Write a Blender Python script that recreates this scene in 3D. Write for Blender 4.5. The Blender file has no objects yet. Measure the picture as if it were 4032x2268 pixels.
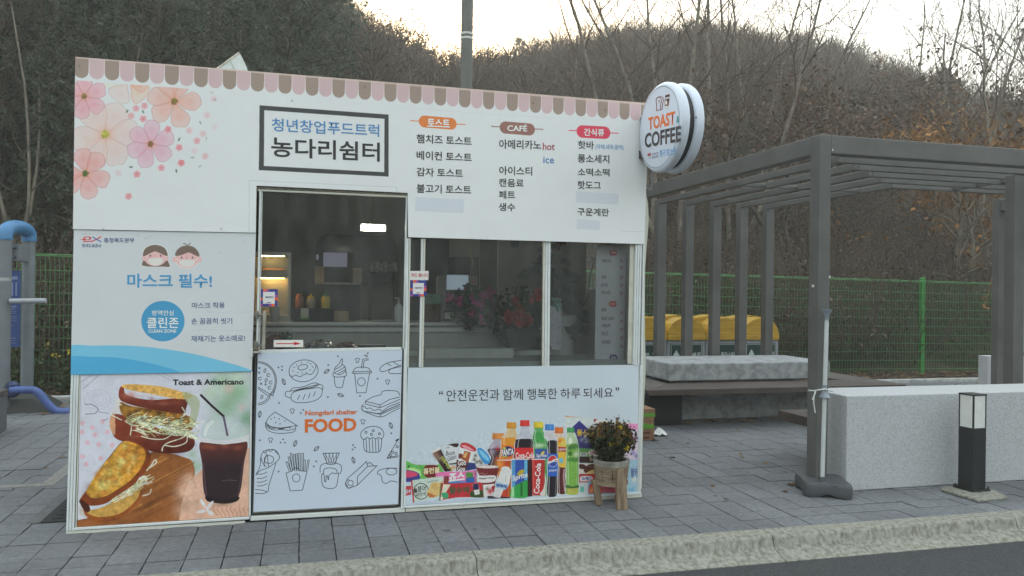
import bpy, bmesh, math, random
import numpy as np
from mathutils import Vector, Matrix

# ------------------------------------------------------------------ camera, world, exposure
S = bpy.context.scene
COL = S.collection
PI = math.pi
R = math.radians
FPX, PITCH, ROLL, CAMH, YAW = 3101.236, 0.00204, 0.0133, 1.59811, 0.26159
IW, IH = 4032.0, 2268.0

def cam_basis():
    f = Vector((0, math.cos(PITCH), math.sin(PITCH)))
    r = Vector((1, 0, 0))
    u = r.cross(f)
    r2 = math.cos(ROLL) * r + math.sin(ROLL) * u
    u2 = -math.sin(ROLL) * r + math.cos(ROLL) * u
    m = Matrix.Rotation(-YAW, 3, 'Z')
    return m @ r2, m @ u2, m @ f
CR, CU, CF = cam_basis()
CAMP = Vector((0, 0, CAMH))
cam = bpy.data.cameras.new('camera')
camo = bpy.data.objects.new('camera', cam)
COL.objects.link(camo)
cam.sensor_width = 36.0
cam.lens = FPX / IW * 36.0
cam.clip_start, cam.clip_end = 0.05, 2000
camo.matrix_world = Matrix(((CR.x, CU.x, -CF.x, 0), (CR.y, CU.y, -CF.y, 0), (CR.z, CU.z, -CF.z, CAMH), (0, 0, 0, 1)))
S.camera = camo

SUN_EL, SUN_AZ = R(8.0), R(8.0)          # the low sun stands behind the wooded hill
world = bpy.data.worlds.new('World')
S.world = world
world.use_nodes = True
wn = world.node_tree
bg = wn.nodes['Background']
sky = wn.nodes.new('ShaderNodeTexSky')
sky.sky_type = 'NISHITA'
sky.sun_disc = False
sky.sun_elevation = SUN_EL
sky.sun_rotation = SUN_AZ
sky.air_density, sky.dust_density, sky.ozone_density = 1.6, 5.0, 1.0
sky.altitude = 100
veil = wn.nodes.new('ShaderNodeMix')
veil.data_type = 'RGBA'
veil.inputs[0].default_value = 0.5          # a thin even cloud deck over the clear sky
veil.inputs[7].default_value = (6.9, 7.8, 8.35, 1)
wn.links.new(sky.outputs[0], veil.inputs[6])
wn.links.new(veil.outputs[2], bg.inputs[0])
bg.inputs[1].default_value = 0.15
sl = bpy.data.lights.new('sun', 'SUN')
sl.energy = 0.6
sl.angle = R(25)
sl.color = (1.0, 0.93, 0.82)
so = bpy.data.objects.new('sun', sl)
COL.objects.link(so)
sd = Vector((math.sin(SUN_AZ) * math.cos(SUN_EL), math.cos(SUN_AZ) * math.cos(SUN_EL), math.sin(SUN_EL)))
so.rotation_euler = sd.to_track_quat('Z', 'Y').to_euler()
so.location = (0, 0, 30)
S.view_settings.view_transform = 'Standard'
S.view_settings.look = 'None'
S.view_settings.gamma = 1
S.view_settings.exposure = 1.48
S.view_settings.use_curve_mapping = False
S.cycles.max_bounces = 6
S.cycles.transparent_max_bounces = 16
S.cycles.use_denoising = True

# ------------------------------------------------------------------ survey helpers (photo point -> place)
def ray(px, py):
    return (CR * ((px - IW / 2) / FPX) - CU * ((py - IH / 2) / FPX) + CF)
def at(px, py, Y):
    d = ray(px, py)
    return CAMP + d * (Y / d.y)
def ground(px, py, z=0.0):
    d = ray(px, py)
    return CAMP + d * ((z - CAMH) / d.z)
KROT = Matrix.Rotation(0.01091, 4, 'Z') @ Matrix.Rotation(-0.00564, 4, 'X')
KMAT = Matrix.Translation((-1.42109, 5.58999, 0)) @ KROT      # the kiosk's front left bottom corner
KINV = KMAT.inverted()
_ko = KINV @ CAMP
def F(px, py, y=0.0):
    """point of the kiosk's front (or of a plane y metres behind it), kiosk metres"""
    d = KINV.to_3x3() @ ray(px, py)
    t = (y - _ko.y) / d.y
    p = _ko + d * t
    return (p.x, p.z)
def K(x, y, z):
    return KMAT @ Vector((x, y, z))
class Z:
    """reads coordinates off an enlarged part of the photo"""
    def __init__(s, ox, oy, sc): s.o = (ox, oy, sc)
    def __call__(s, x, y): return (s.o[0] + x / s.o[2], s.o[1] + y / s.o[2])
    def l(s, *p): return [s(*q) for q in p]

# ------------------------------------------------------------------ materials
def lin(c):
    c = np.asarray(c, float) / 255.0
    return np.where(c <= 0.04045, c / 12.92, ((c + 0.055) / 1.055) ** 2.4)
def enc(c):
    c = np.clip(np.asarray(c, float), 0, 1)
    return np.where(c <= 0.0031308, c * 12.92, 1.055 * c ** (1 / 2.4) - 0.055)
LIT = lin((203, 214, 228)) / 0.80
def A(r, g, b):
    """paint colour (linear) of a print that reads (r, g, b) in this daylight"""
    return np.clip(lin((r, g, b)) / LIT, 0.004, 0.88)
MATS = {}
def mat(name, col, rough=0.6, var=0.12, scale=6.0, bump=0.0, metal=0.0, spec=0.4, rnd=0.0, island=None, col2=None, detail=6.0, coords='Object', bscale=None, stretch=None, thr=None):
    if name in MATS: return MATS[name]
    m = bpy.data.materials.new(name)
    m.use_nodes = True
    nt = m.node_tree; N = nt.nodes; L = nt.links
    b = N['Principled BSDF']
    b.inputs['Roughness'].default_value = rough
    b.inputs['Metallic'].default_value = metal
    b.inputs['Specular IOR Level'].default_value = spec
    col = tuple(col)[:3]
    c2 = tuple(col2)[:3] if col2 is not None else tuple(max(0, c * (1 - var * 1.6)) for c in col)
    c1 = col if col2 is not None else tuple(min(1, c * (1 + var)) for c in col)
    tc = N.new('ShaderNodeTexCoord'); geo = N.new('ShaderNodeNewGeometry')
    src = tc.outputs['Object'] if coords == 'Object' else geo.outputs['Position']
    if stretch:
        mp = N.new('ShaderNodeMapping'); mp.inputs['Scale'].default_value = stretch
        L.new(src, mp.inputs['Vector']); src = mp.outputs['Vector']
    nz = N.new('ShaderNodeTexNoise'); nz.inputs['Scale'].default_value = scale; nz.inputs['Detail'].default_value = detail; nz.inputs['Roughness'].default_value = 0.62
    L.new(src, nz.inputs['Vector'])
    rp = N.new('ShaderNodeValToRGB')
    lo, hi = thr if thr else (0.32, 0.68)
    rp.color_ramp.elements[0].position, rp.color_ramp.elements[1].position = lo, hi
    rp.color_ramp.elements[0].color = (*c2, 1); rp.color_ramp.elements[1].color = (*c1, 1)
    L.new(nz.outputs['Fac'], rp.inputs['Fac'])
    out = rp.outputs['Color']
    if rnd or island:
        hs = N.new('ShaderNodeHueSaturation')
        mr = N.new('ShaderNodeMapRange')
        if island: L.new(geo.outputs['Random Per Island'], mr.inputs['Value']); a = island
        else:
            oi = N.new('ShaderNodeObjectInfo'); L.new(oi.outputs['Random'], mr.inputs['Value']); a = rnd
        mr.inputs['To Min'].default_value, mr.inputs['To Max'].default_value = 1 - a, 1 + a
        L.new(mr.outputs['Result'], hs.inputs['Value']); L.new(out, hs.inputs['Color'])
        out = hs.outputs['Color']
    L.new(out, b.inputs['Base Color'])
    if bump:
        n2 = N.new('ShaderNodeTexNoise'); n2.inputs['Scale'].default_value = bscale or scale * 4; n2.inputs['Detail'].default_value = 5
        L.new(src, n2.inputs['Vector'])
        bp = N.new('ShaderNodeBump'); bp.inputs['Strength'].default_value = bump; bp.inputs['Distance'].default_value = 0.01
        L.new(n2.outputs['Fac'], bp.inputs['Height']); L.new(bp.outputs['Normal'], b.inputs['Normal'])
    MATS[name] = m
    return m
def leafmat(name, cols, rough=0.75, trans=0.0):
    """every leaf its own shade out of a row of colours"""
    if name in MATS: return MATS[name]
    m = bpy.data.materials.new(name); m.use_nodes = True
    nt = m.node_tree; N = nt.nodes; L = nt.links
    b = N['Principled BSDF']; b.inputs['Roughness'].default_value = rough; b.inputs['Specular IOR Level'].default_value = 0.2
    geo = N.new('ShaderNodeNewGeometry'); rp = N.new('ShaderNodeValToRGB')
    e = rp.color_ramp.elements
    while len(e) < len(cols): e.new(0.5)
    for i, c in enumerate(cols):
        e[i].position = i / max(1, len(cols) - 1); e[i].color = (*c, 1)
    L.new(geo.outputs['Random Per Island'], rp.inputs['Fac'])
    nz = N.new('ShaderNodeTexNoise'); nz.inputs['Scale'].default_value = 0.55; nz.inputs['Detail'].default_value = 3
    L.new(geo.outputs['Position'], nz.inputs['Vector'])
    mr = N.new('ShaderNodeMapRange'); mr.inputs['From Min'].default_value = 0.3; mr.inputs['From Max'].default_value = 0.7
    mr.inputs['To Min'].default_value = 0.62; mr.inputs['To Max'].default_value = 1.3
    L.new(nz.outputs['Fac'], mr.inputs['Value'])
    hs = N.new('ShaderNodeHueSaturation'); L.new(rp.outputs['Color'], hs.inputs['Color']); L.new(mr.outputs['Result'], hs.inputs['Value'])
    L.new(hs.outputs['Color'], b.inputs['Base Color'])
    MATS[name] = m
    return m
def flat(name, col, rough=0.5, spec=0.3):
    return mat(name, col, rough, 0.03, 3.0, spec=spec)
def ink(r, g, b):
    """matt print ink"""
    k = 'ink_%d_%d_%d' % (r, g, b)
    if k in MATS: return MATS[k]
    m = bpy.data.materials.new(k); m.use_nodes = True
    p = m.node_tree.nodes['Principled BSDF']
    p.inputs['Base Color'].default_value = (*A(r, g, b), 1); p.inputs['Roughness'].default_value = 0.5; p.inputs['Specular IOR Level'].default_value = 0.25
    MATS[k] = m
    return m
def emis(name, col, s):
    if name in MATS: return MATS[name]
    m = bpy.data.materials.new(name); m.use_nodes = True
    p = m.node_tree.nodes['Principled BSDF']
    p.inputs['Base Color'].default_value = (*col, 1); p.inputs['Emission Color'].default_value = (*col, 1); p.inputs['Emission Strength'].default_value = s
    MATS[name] = m
    return m
def glassmat(name, tint=(0.93, 0.95, 0.95), refl=1.0, dirt=0.03, rough=0.02):
    """thin pane: clear, with sky reflection and a film of dust"""
    if name in MATS: return MATS[name]
    m = bpy.data.materials.new(name); m.use_nodes = True
    nt = m.node_tree; N = nt.nodes; L = nt.links
    N.remove(N['Principled BSDF']); out = N['Material Output']
    t = N.new('ShaderNodeBsdfTransparent'); t.inputs[0].default_value = (*tint, 1)
    g = N.new('ShaderNodeBsdfGlossy'); g.inputs['Roughness'].default_value = rough; g.inputs[0].default_value = (refl, refl, refl, 1)
    fr = N.new('ShaderNodeFresnel'); fr.inputs['IOR'].default_value = 1.5
    mx = N.new('ShaderNodeMixShader'); L.new(fr.outputs[0], mx.inputs[0]); L.new(t.outputs[0], mx.inputs[1]); L.new(g.outputs[0], mx.inputs[2])
    d = N.new('ShaderNodeBsdfDiffuse'); d.inputs[0].default_value = (0.55, 0.56, 0.54, 1)
    nz = N.new('ShaderNodeTexNoise'); nz.inputs['Scale'].default_value = 9; nz.inputs['Detail'].default_value = 8
    tc = N.new('ShaderNodeTexCoord'); mp = N.new('ShaderNodeMapping'); mp.inputs['Scale'].default_value = (1, 1, 0.25)
    L.new(tc.outputs['Object'], mp.inputs['Vector']); L.new(mp.outputs[0], nz.inputs['Vector'])
    mr = N.new('ShaderNodeMapRange'); mr.inputs['From Min'].default_value = 0.35; mr.inputs['From Max'].default_value = 0.75
    mr.inputs['To Min'].default_value = dirt * 0.5; mr.inputs['To Max'].default_value = dirt * 2.2
    L.new(nz.outputs['Fac'], mr.inputs['Value'])
    m2 = N.new('ShaderNodeMixShader'); L.new(mr.outputs[0], m2.inputs[0]); L.new(mx.outputs[0], m2.inputs[1]); L.new(d.outputs[0], m2.inputs[2])
    L.new(m2.outputs[0], out.inputs['Surface'])
    MATS[name] = m
    return m

# ------------------------------------------------------------------ objects
def tag(o, label=None, cat=None, group=None, kind=None):
    if label: o['label'] = label
    if cat: o['category'] = cat
    if group: o['group'] = group
    if kind: o['kind'] = kind
    return o
def empty(name, loc, label=None, cat=None, group=None, rz=0.0):
    o = bpy.data.objects.new(name, None)
    o.empty_display_size = 0.1
    COL.objects.link(o)
    o.location = loc; o.rotation_euler = (0, 0, rz)
    return tag(o, label, cat, group)
def link(name, me, m=None, parent=None, local=False):
    if m is not None:
        me.materials.clear()
        for q in (m if isinstance(m, (list, tuple)) else [m]): me.materials.append(q)
    o = bpy.data.objects.new(name, me)
    COL.objects.link(o)
    if parent is not None: o.parent = parent
    return o
def off_of(parent):
    v = Vector((0, 0, 0))
    while parent is not None:
        v += parent.location; parent = parent.parent
    return v
def tree_copy(o, parent=None):
    c = o.copy(); COL.objects.link(c); c.parent = parent
    for ch in list(o.children): tree_copy(ch, c)
    return c
class MB:
    """collects boxes, tubes, lathes and sheets, then links them as one mesh"""
    def __init__(s): s.v = []; s.f = []; s.mi = []; s.cur = 0
    def mat(s, i): s.cur = i; return s
    def add(s, vs, fs):
        n = len(s.v); s.v += [tuple(p) for p in vs]; s.f += [tuple(n + i for i in f) for f in fs]; s.mi += [s.cur] * len(fs); return s
    def box(s, x0, x1, y0, y1, z0, z1):
        return s.add([(x0, y0, z0), (x1, y0, z0), (x1, y1, z0), (x0, y1, z0), (x0, y0, z1), (x1, y0, z1), (x1, y1, z1), (x0, y1, z1)],
                     [(0, 3, 2, 1), (4, 5, 6, 7), (0, 1, 5, 4), (1, 2, 6, 5), (2, 3, 7, 6), (3, 0, 4, 7)])
    def hexa(s, b, t):
        return s.add(list(b) + list(t), [(3, 2, 1, 0), (4, 5, 6, 7), (0, 1, 5, 4), (1, 2, 6, 5), (2, 3, 7, 6), (3, 0, 4, 7)])
    def tube(s, pts, r, n=10, cap=True):
        pts = [Vector(p) for p in pts]; k = len(pts)
        rs = r if isinstance(r, (list, tuple)) else [r] * k
        vs, fs = [], []; up = None
        for i, p in enumerate(pts):
            d = (pts[min(i + 1, k - 1)] - pts[max(i - 1, 0)]).normalized()
            if up is None:
                up = d.orthogonal().normalized()
            up = (up - d * up.dot(d)).normalized(); sd = d.cross(up)
            for j in range(n):
                a = 2 * PI * j / n
                vs.append(p + (up * math.cos(a) + sd * math.sin(a)) * rs[i])
        for i in range(k - 1):
            for j in range(n):
                fs.append((i * n + j, i * n + (j + 1) % n, (i + 1) * n + (j + 1) % n, (i + 1) * n + j))
        if cap:
            fs.append(tuple(range(n))[::-1]); fs.append(tuple((k - 1) * n + j for j in range(n)))
        return s.add(vs, fs)
    def lathe(s, c, prof, n=20, a0=0.0):
        vs, fs = [], []
        for (r, z) in prof:
            for j in range(n):
                a = a0 + 2 * PI * j / n
                vs.append((c[0] + r * math.cos(a), c[1] + r * math.sin(a), c[2] + z))
        for i in range(len(prof) - 1):
            for j in range(n):
                fs.append((i * n + j, i * n + (j + 1) % n, (i + 1) * n + (j + 1) % n, (i + 1) * n + j))
        fs.append(tuple(range(n))[::-1]); fs.append(tuple((len(prof) - 1) * n + j for j in range(n)))
        return s.add(vs, fs)
    def prism(s, poly, a, b, axis='Y'):
        n = len(poly)
        def P(u, v, w):
            return (u, w, v) if axis == 'Y' else ((w, u, v) if axis == 'X' else (u, v, w))
        vs = [P(u, v, a) for u, v in poly] + [P(u, v, b) for u, v in poly]
        fs = [tuple(range(n)), tuple(range(n, 2 * n))[::-1]] + [(i, n + i, n + (i + 1) % n, (i + 1) % n) for i in range(n)]
        return s.add(vs, fs)
    def build(s, name, m, parent=None, bevel=0.0, local=False, smooth=False, seg=2):
        me = bpy.data.meshes.new(name)
        off = Vector((0, 0, 0)) if (local or parent is None) else off_of(parent)
        me.from_pydata([(p[0] - off.x, p[1] - off.y, p[2] - off.z) for p in s.v], [], s.f)
        if isinstance(m, (list, tuple)): me.polygons.foreach_set('material_index', s.mi)
        bm = bmesh.new(); bm.from_mesh(me)
        bmesh.ops.recalc_face_normals(bm, faces=bm.faces)
        if bevel:
            ed = [e for e in bm.edges if len(e.link_faces) == 2 and e.calc_face_angle(0) > 0.6]
            bmesh.ops.bevel(bm, geom=ed, offset=bevel, segments=seg, affect='EDGES', profile=0.5, clamp_overlap=True)
        if smooth:
            for f in bm.faces: f.smooth = True
            for e in bm.edges:
                if len(e.link_faces) == 2 and e.calc_face_angle(0) > 0.7: e.smooth = False
        bm.to_mesh(me); bm.free()
        return link(name, me, m, parent)
def mesh_np(name, V, Fc, mi=None):
    V = np.asarray(V, np.float32); Fc = np.asarray(Fc, np.int32)
    me = bpy.data.meshes.new(name)
    me.vertices.add(len(V)); me.vertices.foreach_set('co', V.ravel())
    k = Fc.shape[1]
    me.loops.add(Fc.size); me.loops.foreach_set('vertex_index', Fc.ravel())
    me.polygons.add(len(Fc)); me.polygons.foreach_set('loop_start', np.arange(len(Fc), dtype=np.int32) * k)
    if mi is not None: me.polygons.foreach_set('material_index', np.asarray(mi, np.int32))
    me.update(calc_edges=True)
    return me
def cat(name):  # colour shorthand
    return MATS[name]
WHITE_PAINT = mat('white_painted_aluminium', (0.72, 0.74, 0.72), 0.35, 0.05, 9, spec=0.5)
CREAM = mat('cream_paint', (0.66, 0.65, 0.55), 0.5, 0.08, 6)
# ================================================================== GROUND
rng = np.random.RandomState(7)
ASPH = mat('asphalt', (0.047, 0.049, 0.05), 0.85, 0.35, 60, bump=0.5, bscale=220, coords='World')
CONC = mat('weathered_concrete', (0.31, 0.30, 0.25), 0.9, 0.5, 34, bump=0.35, bscale=140, coords='World', col2=(0.14, 0.13, 0.10), thr=(0.34, 0.60), detail=10, stretch=(1, 1, .45))
CONCTOP = CONC
KY = 4.712                                            # back edge of the kerb
def slab_sheet(name, x0, x1, y0, y1, z, m, kind='structure'):
    o = MB().add([(x0, y0, z), (x1, y0, z), (x1, y1, z), (x0, y1, z)], [(0, 1, 2, 3)]).build(name, m)
    return tag(o, kind=kind)
slab_sheet('ground', -132, 132, -132, 132, -0.22, mat('soil', (0.07, 0.058, 0.042), 0.95, 0.4, 3, bump=0.4, coords='World'))
slab_sheet('road', -80, 80, -60, KY - 0.28, -0.128, ASPH)
# kerb: one stone per metre, with a sloping gutter foot
kerb = empty('kerb', (0, KY, 0)); tag(kerb, kind='structure')
prof = [(0.0, 0.0), (-0.105, 0.0), (-0.125, -0.006), (-0.14, -0.022), (-0.152, -0.07), (-0.165, -0.083), (-0.285, -0.124), (-0.285, -0.22), (0.0, -0.22)]
kx = [-7.2 + i * 1.02 for i in range(17)]
joint = 5.03
kx = [joint + (i - 5) * 2.0 for i in range(10)]
krs = np.random.RandomState(3)
for i in range(len(kx) - 1):
    a, b = kx[i] + 0.003, kx[i + 1] - 0.003
    n = 60
    vs, fs = [], []
    for j in range(n + 1):
        x = a + (b - a) * j / n
        for q, (dy, dz) in enumerate(prof):
            chip = 0
            if q in (2, 3): chip = -0.003 * max(0, krs.randn()) if (krs.rand() < 0.45 and 0 < j < n) else 0
            vs.append((x, KY + dy - chip * 0.7, dz + chip))
    P_ = len(prof)
    for j in range(n):
        for q in range(P_):
            q2 = (q + 1) % P_
            fs.append((j * P_ + q, (j + 1) * P_ + q, (j + 1) * P_ + q2, j * P_ + q2))
    fs.append(tuple(range(P_))); fs.append(tuple(n * P_ + q for q in range(P_))[::-1])
    MB().add(vs, fs).build('kerb_stone', CONC, kerb, smooth=True)
# pavement: bedding below, every stone its own piece
pave = slab_sheet('pavement', -40, 40, KY + 0.001, 12.02, -0.022, mat('joint_sand', (0.075, 0.072, 0.066), 0.95, 0.3, 30, coords='World'))
def paver_mat():
    m = mat('grey_paver', (0.155, 0.158, 0.165), 0.85, 0.16, 26, bump=0.35, bscale=160, coords='World', rnd=0.075)
    nt = m.node_tree; N = nt.nodes; L = nt.links
    b = N['Principled BSDF']; src = b.inputs['Base Color'].links[0].from_socket
    geo = N.new('ShaderNodeNewGeometry')
    vo = N.new('ShaderNodeTexVoronoi'); vo.inputs['Scale'].default_value = 5.2; vo.inputs['Randomness'].default_value = 1
    L.new(geo.outputs['Position'], vo.inputs['Vector'])
    w = N.new('ShaderNodeTexNoise'); w.inputs['Scale'].default_value = 40
    L.new(geo.outputs['Position'], w.inputs['Vector'])
    ad = N.new('ShaderNodeMath'); ad.operation = 'MULTIPLY_ADD'; ad.inputs[1].default_value = 0.10
    L.new(w.outputs['Fac'], ad.inputs[0]); L.new(vo.outputs['Distance'], ad.inputs[2])
    sz = N.new('ShaderNodeSeparateColor'); L.new(vo.outputs['Color'], sz.inputs[0])
    th = N.new('ShaderNodeMapRange'); th.inputs['To Min'].default_value = -0.15; th.inputs['To Max'].default_value = 0.215
    L.new(sz.outputs[0], th.inputs['Value'])
    lt = N.new('ShaderNodeMath'); lt.operation = 'LESS_THAN'; L.new(ad.outputs[0], lt.inputs[0]); L.new(th.outputs[0], lt.inputs[1])
    mx = N.new('ShaderNodeMix'); mx.data_type = 'RGBA'
    mu = N.new('ShaderNodeMath'); mu.operation = 'MULTIPLY'; mu.inputs[1].default_value = 0.62
    L.new(lt.outputs[0], mu.inputs[0]); L.new(mu.outputs[0], mx.inputs[0]); L.new(src, mx.inputs[6]); mx.inputs[7].default_value = (0.035, 0.035, 0.036, 1)
    # broad weathering
    n3 = N.new('ShaderNodeTexNoise'); n3.inputs['Scale'].default_value = 1.1; n3.inputs['Detail'].default_value = 6; L.new(geo.outputs['Position'], n3.inputs['Vector'])
    m3 = N.new('ShaderNodeMapRange'); m3.inputs['From Min'].default_value = 0.3; m3.inputs['From Max'].default_value = 0.7; m3.inputs['To Min'].default_value = 0.78; m3.inputs['To Max'].default_value = 1.15
    L.new(n3.outputs['Fac'], m3.inputs['Value'])
    hs = N.new('ShaderNodeHueSaturation'); L.new(mx.outputs[2], hs.inputs['Color']); L.new(m3.outputs[0], hs.inputs['Value'])
    L.new(hs.outputs['Color'], b.inputs['Base Color'])
    return m
PAVER = paver_mat()
def paver_mesh(w, d, k):
    """a paving stone with worn, slightly uneven edges (top at z = 0)"""
    r = np.random.RandomState(k)
    g = 0.0035; n = 5; m = 5
    x = np.linspace(-w / 2 + g, w / 2 - g, n); y = np.linspace(-d / 2 + g, d / 2 - g, m)
    vs, fs = [], []
    top = {}
    ring = []
    for j in range(m):
        for i in range(n):
            e = i in (0, n - 1) or j in (0, m - 1)
            px, py = x[i], y[j]
            if e:
                px += r.uniform(-0.002, 0.0018) * (1 if i else -1); py += r.uniform(-0.002, 0.0018)
                if r.rand() < 0.10: px *= 0.965; py *= 0.965
            top[(i, j)] = len(vs); vs.append((px, py, -0.0035 if e else 0.0))
    for j in range(m - 1):
        for i in range(n - 1):
            fs.append((top[i, j], top[i + 1, j], top[i + 1, j + 1], top[i, j + 1]))
    edge = [(i, 0) for i in range(n)] + [(n - 1, j) for j in range(1, m)] + [(i, m - 1) for i in range(n - 2, -1, -1)] + [(0, j) for j in range(m - 2, 0, -1)]
    for (i, j) in edge:
        v = vs[top[i, j]]; ring.append(len(vs)); vs.append((v[0], v[1], -0.05))
    for q in range(len(edge)):
        q2 = (q + 1) % len(edge)
        fs.append((top[edge[q2]], top[edge[q]], ring[q], ring[q2]))
    me = bpy.data.meshes.new('paver')
    me.from_pydata(vs, [], fs); me.materials.append(PAVER); me.update()
    return me
W0 = 0.2145
rows = [(KY + 0.002, 4.93), (4.93, 5.115), (5.115, 5.415), (5.415, 5.66)]
y = 5.66
while y < 12.0:
    rows.append((y, min(y + 0.243, 12.02))); y += 0.243
PM = {}
def pm(w, d, k):
    key = (round(w, 3), round(d, 3), k % 4)
    if key not in PM: PM[key] = paver_mesh(w, d, k % 4 + 11)
    return PM[key]
pieces = []
for ri, (a, b) in enumerate(rows):
    if b - a < 0.05: continue
    x = -9.0
    while x < 16.0:
        w = W0
        cx, cy = x + w / 2, (a + b) / 2
        x += w
        d = math.hypot(cx, cy)
        az = math.degrees(math.atan2(cx, cy))
        if az < -20 or az > 51: continue
        if -1.2 < cx < 2.35 and cy > 5.75 and cy < 8.2: continue        # under the kiosk
        if 4.3 < cx < 6.7 and 9.0 < cy < 9.9: continue
        hidden = (-1.42 < cx < 2.55 and cy > 5.75) or (cx > 4.35 and 5.5 < cy < 6.0)
        pieces.append((hidden, d, cx, cy, w, b - a))
pieces.sort(key=lambda q: (q[0], q[1]))
prs = np.random.RandomState(5)
far_v, far_f = [], []
for n, (hid, d, cx, cy, w, dd) in enumerate(pieces):
    me = pm(w, dd, n)
    dz, rz = prs.uniform(-0.003, 0.002), prs.uniform(-0.004, 0.004)
    if n < 300:
        o = bpy.data.objects.new('paver', me); COL.objects.link(o); o.parent = pave
        o.location = (cx, cy, dz + prs.uniform(-0.001, 0.001)); o.rotation_euler = (prs.uniform(-0.006, 0.006), prs.uniform(-0.006, 0.006), rz)
    else:
        k = len(far_v)
        far_v += [(v.co.x + cx, v.co.y + cy, v.co.z + dz) for v in me.vertices]
        far_f += [tuple(k + i for i in p.vertices) for p in me.polygons]
me = bpy.data.meshes.new('paver'); me.from_pydata(far_v, [], far_f)
o = link('paver', me, PAVER, pave); tag(o, kind='stuff')
# light stone band at the left
lb = mat('light_border_stone', (0.23, 0.22, 0.20), 0.85, 0.2, 20, bump=0.2, coords='World')
for i in range(5):
    MB().box(-1.98, -1.87, 6.96 + i * 0.5, 7.455 + i * 0.5, -0.03, 0.004).build('border_stone', lb, pave, bevel=0.004)
for i in range(4):
    MB().box(-4.0 + i * 0.53, -3.475 + i * 0.53, 6.945, 7.03, -0.03, 0.005).build('border_stone', lb, pave, bevel=0.004)
# back kerb and litter strip
bk = empty('back_kerb', (0, 12.03, 0)); tag(bk, kind='structure')
for i in range(28):
    MB().box(-9 + i, -8.006 + i, 12.03, 12.17, -0.05, 0.05).build('kerb_stone', mat('pale_kerb', (0.42, 0.42, 0.40), 0.85, 0.25, 8, bump=0.2, coords='World'), bk, bevel=0.012)

# ================================================================== HILL
def s_of(az):
    return np.interp(az, [-40, -18, 1, 5, 9, 13, 20, 29, 38, 47, 60], [.50, .48, .40, .335, .288, .300, .350, .405, .385, .305, .27])
def hz(x, y):
    x = np.asarray(x, float); y = np.asarray(y, float)
    az = np.degrees(np.arctan2(x, np.maximum(y, 0.1)))
    s = s_of(az)
    b = np.clip(y - 13.4, 0, 48.6)
    z = b * s + 0.55 * np.clip((y - 12.9) / 1.2, 0, 1)
    z = z + 0.35 * np.sin(x * 0.33 + 1.3) * np.sin(y * 0.27) * np.clip((y - 14) / 8, 0, 1)
    z = z - np.clip(y - 62, 0, 200) * 0.22
    return z
nx, ny = 110, 60
gx = np.linspace(-60, 130, nx); gy = np.concatenate([np.linspace(12.17, 20, 14), np.linspace(20.8, 110, ny - 14)])
GX, GY = np.meshgrid(gx, gy)
V = np.stack([GX.ravel(), GY.ravel(), hz(GX, GY).ravel() + 0.02], 1)
i0 = (np.arange(ny - 1)[:, None] * nx + np.arange(nx - 1)[None, :]).ravel()
Fq = np.stack([i0, i0 + 1, i0 + nx + 1, i0 + nx], 1)
hill = link('hillside', mesh_np('hillside', V, Fq), mat('leaf_strewn_earth', (0.085, 0.06, 0.04), 0.95, 0.5, 2.2, bump=0.5, coords='World', col2=(0.03, 0.024, 0.018)))
tag(hill, kind='structure')
# unseen rise added behind the viewer to darken the glass reflections
aa = np.linspace(R(95), R(265), 90); rr0 = np.linspace(62, 128, 9)
AA, RR_ = np.meshgrid(aa, rr0)
HH = np.clip((RR_ - 62) / 30, 0, 1) * (19 + 1.5 * np.sin(AA * 5) + 1.2 * np.sin(AA * 13 + 1) + 1.2 * np.sin(AA * 41 + RR_)) - 0.4
V = np.stack([(RR_ * np.sin(AA)).ravel(), (RR_ * np.cos(AA)).ravel(), HH.ravel()], 1)
i0 = (np.arange(8)[:, None] * 90 + np.arange(89)[None, :]).ravel()
o = link('added_rear_rise', mesh_np('added_rear_rise', V, np.stack([i0, i0 + 1, i0 + 91, i0 + 90], 1)), mat('added_rise_brown', (0.06, 0.058, 0.042), 0.95, 0.5, 0.5, bump=0.6, coords='World', col2=(0.03, 0.032, 0.024)))
tag(o, kind='structure')
hb = MB().box(-136, 136, -136, 136, -1.25, 40).build('haze', None)
hm = bpy.data.materials.new('thin_haze'); hm.use_nodes = True
hn = hm.node_tree; hn.nodes.remove(hn.nodes['Principled BSDF'])
pv = hn.nodes.new('ShaderNodeVolumePrincipled'); pv.inputs['Color'].default_value = (1.0, 0.95, 0.84, 1); pv.inputs['Density'].default_value = 0.0042; pv.inputs['Anisotropy'].default_value = 0.3
hn.links.new(pv.outputs[0], hn.nodes['Material Output'].inputs['Volume'])
hb.data.materials.append(hm); tag(hb, 'thin pale haze hanging over the wooded slope', None, None, 'stuff')

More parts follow.
